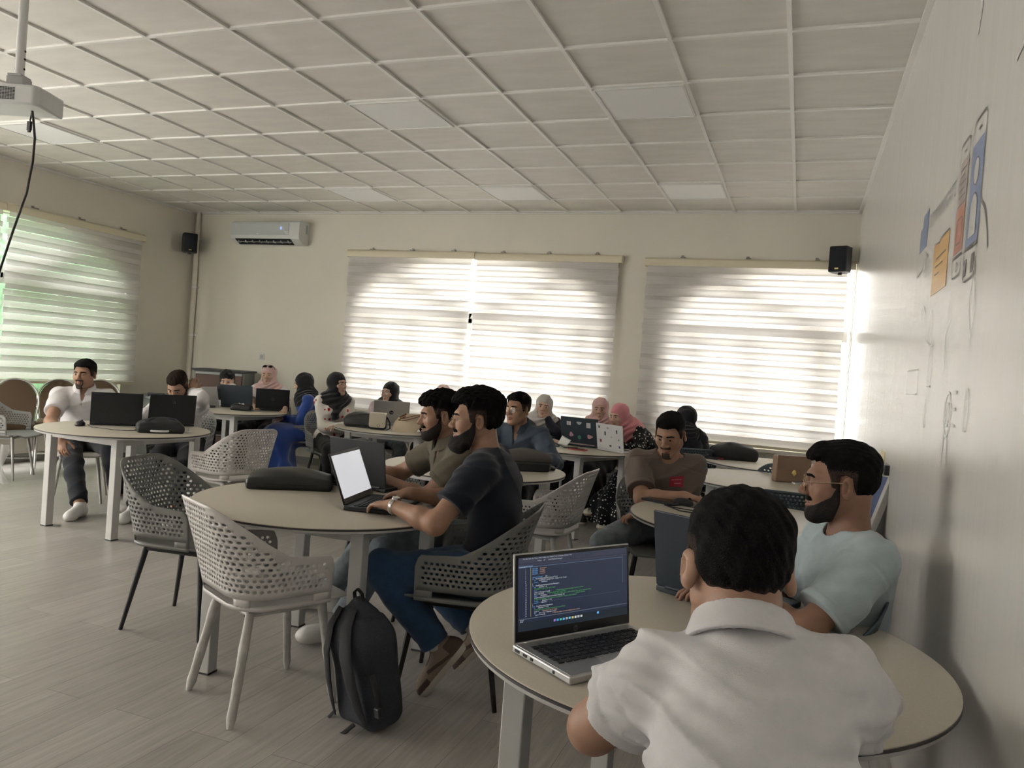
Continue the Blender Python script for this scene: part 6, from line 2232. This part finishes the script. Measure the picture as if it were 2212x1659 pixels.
b = thing('backpack', 'dark grey backpack standing on the floor between the wrapped chair and the bearded man', 'bag', (-1.265, -5.11, 0.0), R(-28))
b.rotation_euler = (R(6), R(-9), R(-28))
v = Vol(); rbox(v, (0, 0, 0.19), (0.128, 0.085, 0.19), 0.05); rbox(v, (0, 0.0, 0.36), (0.095, 0.06, 0.09), 0.05, k=0.10); v.cap((0, 0, 0.42), (0, 0, 0.46), 0.045, 0.03, 0.06)
v.ripple(wave(0.006, 18, 2)); v.keep(lambda X, Y, Z: (-Z + 0.004 + 0 * X + 0 * Y).astype(np.float32)); soft('body', v, nylon, b)
for sx in (-1, 1):
    m = MB(); m.tube([(sx * 0.045, -0.055, 0.455), (sx * 0.055, -0.098, 0.40), (sx * 0.07, -0.122, 0.30), (sx * 0.085, -0.118, 0.19), (sx * 0.10, -0.105, 0.10), (sx * 0.115, -0.09, 0.04)], [0.022, 0.03, 0.032, 0.03, 0.022, 0.012], 10, flat=(1, 0.28)); m.build('shoulder_strap', nylon_b, b)
MB().tube([(-0.03, 0.0, 0.47), (-0.028, 0.0, 0.50), (0, 0, 0.515), (0.028, 0.0, 0.50), (0.03, 0, 0.47)], 0.008, 8, flat=(1, 0.5)).build('grab_loop', nylon_b, b)
MB().tube([(-0.12, -0.085, 0.05), (-0.13, -0.14, 0.012), (-0.09, -0.19, 0.006), (-0.03, -0.19, 0.006), (0.02, -0.14, 0.008), (0.03, -0.09, 0.03)], 0.012, 8, flat=(1, 0.3)).build('loose_webbing', nylon_b, b)
MB().tube([(0.125, -0.05, 0.22), (0.165, -0.06, 0.16), (0.172, -0.06, 0.10), (0.15, -0.06, 0.06)], 0.011, 8, flat=(1, 0.3)).build('side_strap', nylon_b, b)
m = MB(); m.box((0.17, -0.065, 0.095), (0.03, 0.02, 0.035)); m.build('buckle', dark_plastic, b, bevel=0.004)

b = thing('backpack', 'black backpack with a white ring handle lying on the far left table', 'bag', (-4.285, -3.20, TZ), R(48))
v = Vol(); rbox(v, (0, 0, 0.03), (0.165, 0.125, 0.03), 0.026, bulge=0.05); rbox(v, (0.02, -0.05, 0.055), (0.115, 0.06, 0.028), 0.022); v.ripple(wave(0.005, 30, 3)); soft('body', v, nylon_b, b)
MB().tube([(-0.10, -0.10, 0.09), (-0.06, -0.03, 0.105), (0.03, 0.0, 0.108), (0.10, -0.02, 0.10), (0.14, -0.08, 0.07)], 0.013, 8, flat=(1, 0.4)).build('shoulder_strap', nylon, b)
MB().tube(arc(0.0, -0.125, 0.055, 0.035, 180, 360, 14) and [(x_, y_, 0.018) for x_, y_ in arc(-0.01, -0.118, 0.058, 0.032, 180, 360, 14)], 0.008, 8).build('ring_handle', plastic_white, b, label='white half-ring handle')
bt = thing('bottle_cap', 'small white stub standing beside the backpack on the far left table', 'cap', (-4.15, -3.05, TZ))
MB().lathe([(0.022, 0), (0.022, 0.006), (0.012, 0.010), (0.010, 0.035), (0.0, 0.036)], 16).build('stem', plastic_white, bt)


def mouse(label, x, y, rz, col=dark_plastic):
    t = thing('computer_mouse', label, 'mouse', (x, y, TZ), R(rz))
    v = Vol(); v.ell((0, 0, 0.010), (0.033, 0.058, 0.030), None, 0.02); v.keep(lambda X, Y, Z: (0.0005 - Z + 0 * X + 0 * Y).astype(np.float32)); soft('body', v, col, t, 0.004)
    m = MB(); m.tube([(-0.004, 0.035, 0.036), (0.004, 0.035, 0.036)], 0.008, 12); m.build('scroll_wheel', slot_black, t)
    return t


mouse('black computer mouse left of the black laptop on the far left table', -4.86, -3.40, 30, mat('violet_black_plastic', (0.022, 0.018, 0.030), 0.35))
mouse('black computer mouse on the table of the man in the brown T-shirt', -0.36, -3.50, -80)
w_ = thing('mouse_cable', 'thin mouse cable curling across the far left table', 'cable', (0, 0, TZ + 0.004))
MB().tube([(-4.83, -3.36, 0.008), (-4.72, -3.42, 0), (-4.62, -3.40, 0), (-4.52, -3.42, 0), (-4.42, -3.38, 0), (-4.40, -3.30, 0), (-4.47, -3.26, 0)], 0.0028, 6).build('cord', cable_m, w_)
w_ = thing('charging_cable', 'black cable tangled on the table of the man in the brown T-shirt', 'cable', (0, 0, TZ + 0.004))
MB().tube([(-0.40, -3.55, 0), (-0.44, -3.60, 0), (-0.38, -3.66, 0.004), (-0.28, -3.66, 0), (-0.26, -3.60, 0.006), (-0.36, -3.58, 0.008), (-0.42, -3.64, 0.004), (-0.34, -3.72, 0), (-0.2, -3.74, 0), (-0.05, -3.72, 0)], 0.003, 6).build('cord', cable_m, w_)
w_ = thing('tablet', 'thin dark closed tablet beside the mouse of the man in the brown T-shirt', 'tablet', (-0.46, -3.47, TZ), R(-22))
MB().box((0, 0, 0.007), (0.21, 0.15, 0.014)).build('shell', dkshell, w_, bevel=0.003)
MB().box((0, 0, 0.0145), (0.19, 0.13, 0.001)).build('screen', scr_off, w_)

# handbags on the middle table
b = thing('purse', 'black purse with a white clip in front of the round-emblem laptop', 'purse', (-5.50, -0.83, TZ), R(25))
v = Vol(); rbox(v, (0, 0, 0.03), (0.11, 0.06, 0.03), 0.02, bulge=0.015); v.ripple(wave(0.005, 40, 1)); soft('body', v, leather, b)
m = MB(); m.tube([(-0.04, -0.02, 0.05), (-0.02, -0.03, 0.075), (0.0, -0.03, 0.062), (0.02, -0.03, 0.075), (0.035, -0.02, 0.05)], 0.008, 8); m.build('clip', plastic_white, b, label='white clip')
MB().tube([(0.1, -0.04, 0.01), (0.14, -0.05, 0.008), (0.12, -0.09, 0.006), (0.05, -0.08, 0.008)], 0.005, 6).build('chain_strap', nylon_b, b)
b = thing('pencil_case', 'flat dark case beside the pale edge-on laptop', 'case', (-5.93, -0.90, TZ), R(10))
v = Vol(); rbox(v, (0, 0, 0.012), (0.10, 0.045, 0.012), 0.01); soft('body', v, nylon, b)
MB().tube([(-0.09, -0.044, 0.014), (0.09, -0.044, 0.014)], 0.002, 6).build('zip_seam', slot_black, b)

b = thing('shoulder_bag', 'black leather shoulder bag at the left edge of the handbag table', 'bag', (-3.76, -1.19, TZ), R(12))
v = Vol(); rbox(v, (0, 0, 0.05), (0.165, 0.10, 0.05), 0.035, bulge=0.05); v.cap((-0.12, 0.02, 0.07), (-0.10, 0.03, 0.125), 0.03, 0.012, 0.03); v.ripple(wave(0.005, 25, 4)); soft('body', v, leather, b)
MB().tube([(-0.16, -0.05, 0.055), (-0.08, -0.10, 0.075), (0.05, -0.105, 0.078), (0.16, -0.06, 0.055)], 0.004, 6).build('zip_seam', slot_black, b)
MB().tube([(0.05, -0.11, 0.012), (0.0, -0.14, 0.010), (0.05, -0.16, 0.012), (0.15, -0.15, 0.012), (0.22, -0.12, 0.012)], 0.012, 8, flat=(1, 0.5)).build('strap', nylon, b)
b = thing('crossbody_bag', 'small crossbody bag with a cream flap standing among the handbags', 'bag', (-3.54, -1.28, TZ), R(24))
v = Vol(); rbox(v, (0, 0, 0.075), (0.085, 0.05, 0.075), 0.03); soft('body', v, mat('navy_leather', (0.012, 0.015, 0.024), 0.45), b)
m = MB(); m.prism(rrect(-0.078, 0.022, 0.078, 0.158, 0.022), lambda u, vv, d: (u, -0.050 - d, vv), 0.006); m.prism([(-0.05, 0.148), (0.03, 0.160), (0.05, 0.150), (0.03, 0.152), (-0.05, 0.142)], lambda d, vv, u: (-0.078 + u, d, vv), 0.156); m.build('flap', creaml, b, bevel=0.003, label='cream flap')
m = MB(); m.tube([(0.012 + 0.014 * math.cos(a_), -0.058, 0.042 + 0.014 * math.sin(a_)) for a_ in [2 * PI * k / 14 for k in range(14)]], 0.0018, 6, closed=True); m.build('emblem', mat('dull_gold', (0.25, 0.2, 0.1), 0.4, 0.7), b)
MB().tube([(0.085, 0, 0.12), (0.115, -0.02, 0.07), (0.12, -0.04, 0.02), (0.09, -0.06, 0.006)], 0.006, 8).build('strap', nylon, b)
b = thing('tote_bag', 'beige canvas tote with tan straps lying on the handbag table', 'bag', (-3.27, -1.17, TZ), R(22))
FR = [(-0.15, -0.05, 0.002), (0.075, -0.085, 0.002), (0.235, -0.02, 0.185), (-0.10, -0.02, 0.130)]
BK = [(-0.15, 0.06, 0.002), (0.075, 0.05, 0.002), (0.17, 0.10, 0.165), (-0.05, 0.09, 0.165)]


def sheet4(m, q, bx, n=14):
    q = [Vector(p) for p in q]
    bx = Vector(bx)
    m.grid(lambda u, w: (q[0] * (1 - u) + q[1] * u) * (1 - w) + (q[3] * (1 - u) + q[2] * u) * w + bx * (math.sin(PI * u) * math.sin(PI * min(1, w * 1.1)) + 0.18 * math.sin(9 * u + 5 * w) * math.sin(PI * w)), n, n)


m = MB(); sheet4(m, FR, (-0.005, -0.03, 0.02)); sheet4(m, BK, (0, 0.02, 0.012)); sheet4(m, [FR[0], BK[0], BK[3], FR[3]], (-0.025, 0, 0)); sheet4(m, [FR[1], BK[1], BK[2], FR[2]], (-0.03, 0, 0.02)); sheet4(m, [FR[0], FR[1], BK[1], BK[0]], (0, 0, 0))
m.build('body', canvas, b, sharp=60, solid=0.004)
m = MB(); m.tube([FR[3], FR[2]], 0.0035, 6); m.build('hem', canvas, b)
for dy, dz in ((0.0, 0.0), (0.05, 0.02)):
    MB().tube([(0.15, -0.035 + dy, 0.175 + dz * .3), (0.06, -0.085 + dy * .6, 0.140 + dz), (-0.05, -0.095 + dy * .6, 0.105 + dz), (-0.09, -0.065 + dy, 0.110 + dz), (-0.03, -0.035 + dy, 0.145 + dz)], 0.008, 8, flat=(1, 0.5)).build('strap', tan_l, b)
b = thing('soft_bag', 'grey and black soft bag at the right end of the handbag table', 'bag', (-3.10, -0.95, TZ), R(20))
v = Vol(); rbox(v, (0, 0, 0.04), (0.14, 0.09, 0.04), 0.03, bulge=0.03); v.ripple(wave(0.006, 28, 5)); VQ = v.mesh(0.005)
link_mesh('body', VQ, [nylon_b, mat('grey_soft_cloth', (0.22, 0.21, 0.20), 0.7)], b, lambda P_: (P_[:, 2] > 0.045).astype(int))
MB().tube([(-0.1, -0.06, 0.08), (-0.04, -0.09, 0.10), (0.06, -0.09, 0.10), (0.11, -0.05, 0.08)], 0.007, 8).build('strap', nylon, b)

# briefcase and small things on the table behind the bearded man
b = thing('briefcase_bag', 'dark padded briefcase bag on the table behind the bearded man', 'bag', (-1.50, -2.86, TZ), R(34))
v = Vol(); rbox(v, (0, 0, 0.055), (0.17, 0.095, 0.055), 0.03, bulge=0.035); v.ripple(wave(0.003, 30, 1)); soft('body', v, greycl, b)
MB().tube([(-0.16, -0.095, 0.065), (0.0, -0.10, 0.068), (0.16, -0.095, 0.065), (0.175, 0.0, 0.06)], 0.004, 6).build('zip_seam', slot_black, b)
m = MB(); m.box((0, -0.093, 0.03), (0.30, 0.012, 0.05)); m.build('front_pocket', nylon_b, b, bevel=0.005)
b = thing('shoulder_pouch', 'rounded grey pouch leaning against the briefcase bag', 'bag', (-1.68, -2.93, TZ), R(10))
v = Vol(); rbox(v, (0, 0, 0.06), (0.085, 0.085, 0.06), 0.05, bulge=0.05); v.ripple(wave(0.004, 30, 3)); soft('body', v, greycl, b)
MB().tube([(-0.07, -0.07, 0.06), (0.0, -0.085, 0.10), (0.07, -0.07, 0.06)], 0.004, 6).build('zip_seam', slot_black, b)
b = thing('key_pouch', 'small black pouch near the right rim of the briefcase table', 'pouch', (-1.37, -2.70, TZ), R(-30))
v = Vol(); v.ell((0, 0, 0.012), (0.05, 0.035, 0.018), None, 0.02); v.ell((0.035, -0.015, 0.010), (0.03, 0.02, 0.012), None, 0.02); v.keep(lambda X, Y, Z: (0.001 - Z + 0 * X + 0 * Y).astype(np.float32)); soft('body', v, nylon_b, b, 0.004)

# things on the sticker-laptop table
b = thing('phone', 'red-edged black phone lying on the sticker-laptop table', 'phone', (-1.60, -1.16, TZ), R(-10))
MB().box((0, 0, 0.005), (0.16, 0.078, 0.010)).build('case', mat('red_case', (0.32, 0.03, 0.03), 0.5), b, bevel=0.004)
MB().box((-0.01, 0.004, 0.0105), (0.13, 0.07, 0.002)).build('screen', scr_off, b)
b = thing('paper_stand', 'curled white paper stand beside the black sticker laptop', 'paper', (-1.80, -1.00, TZ), R(-25))
m = MB(); m.grid(lambda u, vv: (-0.04 + 0.11 * u + 0.02 * math.sin(2.2 * vv), 0.05 * vv * vv - 0.02, 0.003 + 0.095 * vv * (1 - 0.35 * u)), 8, 8); m.build('sheet', mat('white_paper', (0.66, 0.66, 0.65), 0.7), b, solid=0.002, sharp=80)
m = MB(); m.box((0.0, -0.01, 0.003), (0.10, 0.06, 0.005)); m.build('foot', plastic_white, b)
for i, (x_, y_, rz_, c_, lb) in enumerate(((-2.02, -0.98, -12, (0.42, 0.52, 0.30), 'pale green sheet under the cables on the sticker-laptop table'), (-1.94, -1.10, -30, (0.60, 0.58, 0.44), 'cream sheet under the cables on the sticker-laptop table'))):
    b = thing('paper_sheet', lb, 'paper', (x_, y_, TZ + 0.001 * (i + 1)), R(rz_))
    MB().box((0, 0, 0.0012), (0.21, 0.15, 0.0024)).build('sheet', mat('tinted_paper_%d' % i, c_, 0.7), b)
    m = MB(); [m.box((0, -0.05 + k * 0.02, 0.0026), (0.16, 0.002, 0.0004)) for k in range(6)]; m.build('writing', mat('pencil_grey', (0.3, 0.3, 0.3), 0.7), b)
w_ = thing('charging_cable', 'black cables heaped on the papers of the sticker-laptop table', 'cable', (0, 0, TZ + 0.012))
MB().tube([(-2.06, -1.02, 0), (-1.98, -1.10, 0.02), (-1.88, -1.04, 0.03), (-1.93, -0.95, 0.02), (-2.02, -1.0, 0.03), (-1.96, -1.16, 0.01), (-1.84, -1.20, 0), (-1.78, -1.12, 0), (-1.86, -1.02, 0.02), (-1.72, -1.18, 0), (-1.62, -1.10, 0)], 0.0045, 6).build('cord', cable_m, w_)
w_ = thing('charging_cable', 'thin black cable hanging from the rim of the sticker-laptop table to the floor', 'cable', (0, 0, 0))
MB().tube([(-1.16, -0.93, 0.745), (-1.12, -0.98, 0.72), (-1.115, -1.02, 0.5), (-1.13, -1.08, 0.25), (-1.12, -1.12, 0.05), (-1.08, -1.2, 0.006), (-1.03, -1.25, 0.006)], 0.0035, 6).build('cord', cable_m, w_)

# purse and backpack on the right-hand tables
b = thing('handbag', 'brown textured handbag with a gold clasp standing on the right table', 'handbag', (0.165, -1.79, TZ), R(26))
v = Vol(); rbox(v, (0, 0, 0.095), (0.128, 0.04, 0.095), 0.012); soft('body', v, croc, b, 0.004)
m = MB(); m.prism([(-0.127, 0.192), (0.127, 0.192), (0.127, 0.10), (0.0, 0.062), (-0.127, 0.10)], lambda u, vv, d: (u, -0.0405 - d, vv), 0.004); m.build('flap', croc, b, bevel=0.0015)
m = MB(); m.prism([(0, 0.048), (0.018, 0.066), (0.012, 0.088), (0, 0.094), (-0.012, 0.088), (-0.018, 0.066)], lambda u, vv, d: (u, -0.045 - d, vv), 0.008); m.build('clasp', gold, b, bevel=0.002, label='gold leaf-shaped clasp')
m = MB()
for k in range(9):
    c_ = Vector((0.128 + 0.012 * math.sin(k * 0.4), 0, 0.165 - k * 0.014))
    m.tube([c_ + Vector((0.004 * math.cos(a_), 0.008 * (k % 2) * math.cos(a_), 0.010 * math.sin(a_))) for a_ in [2 * PI * q / 8 for q in range(8)]], 0.0016, 5, closed=True)
m.build('chain_strap', gold, b)
b = thing('notebook', 'small white notepad lying in front of the brown handbag', 'notebook', (0.235, -1.86, TZ), R(20))
MB().box((0, 0, 0.005), (0.10, 0.07, 0.010)).build('pages', mat('white_paper', (0.66, 0.66, 0.65), 0.7), b)
MB().box((0, 0, 0.0105), (0.102, 0.072, 0.0015)).build('cover', mat('violet_cover', (0.30, 0.28, 0.38), 0.5), b)
b = thing('notebook', 'white notepad beside the right hand of the bearded man', 'notebook', (-1.40, -4.40, TZ), R(70))
MB().box((0, 0, 0.006), (0.15, 0.105, 0.012)).build('pages', mat('white_paper', (0.66, 0.66, 0.65), 0.7), b)
MB().box((0, 0, 0.0125), (0.152, 0.107, 0.0015)).build('cover', mat('lilac_cover', (0.52, 0.50, 0.55), 0.5), b)
b = thing('backpack', 'black backpack lying on the table under the right window', 'bag', (-0.34, -0.46, TZ), R(18))
v = Vol(); rbox(v, (0, 0, 0.05), (0.20, 0.13, 0.05), 0.04, bulge=0.05); v.cap((-0.17, -0.06, 0.08), (-0.06, -0.05, 0.125), 0.03, 0.03, 0.03); v.ripple(wave(0.006, 25, 6)); soft('body', v, nylon_b, b)
MB().tube([(-0.19, -0.06, 0.05), (-0.26, -0.10, 0.02), (-0.27, -0.16, 0.01), (-0.18, -0.19, 0.01)], 0.014, 8, flat=(1, 0.4)).build('shoulder_strap', nylon, b)
MB().tube([(-0.22, -0.13, 0.012), (-0.16, -0.15, 0.012), (-0.12, -0.15, 0.012)], 0.012, 8, flat=(1, 0.4)).build('red_tag', mat('red_tag', (0.40, 0.02, 0.025), 0.6), b)
m = MB(); m.tube([(0.12, -0.10, 0.08), (0.135, -0.115, 0.05)], 0.006, 8); m.build('zip_pull', plastic_white, b)
m = MB(); m.tube([(0.155, -0.09, 0.08), (0.17, -0.105, 0.05)], 0.006, 8); m.build('zip_pull', plastic_white, b)
# plastic wrapping left hanging from the chair at the left edge
b = thing('plastic_wrapping', 'scrap of clear plastic wrapping hanging by the steel leg of the cut-off chair', 'wrapping', (-6.60, -2.70, 0.0), R(20))
film = sheet_mat('plastic_film', (0.8, 0.8, 0.8), 0.6, 0.4, 0.45)
MB().grid(lambda u, vv: (0.10 * (u - 0.5) * (1.3 - vv) + 0.03 * math.sin(5 * vv + 3 * u), 0.02 * math.sin(9 * u + 6 * vv), 0.012 + 0.36 * vv), 14, 18).build('film', film, b, sharp=80)
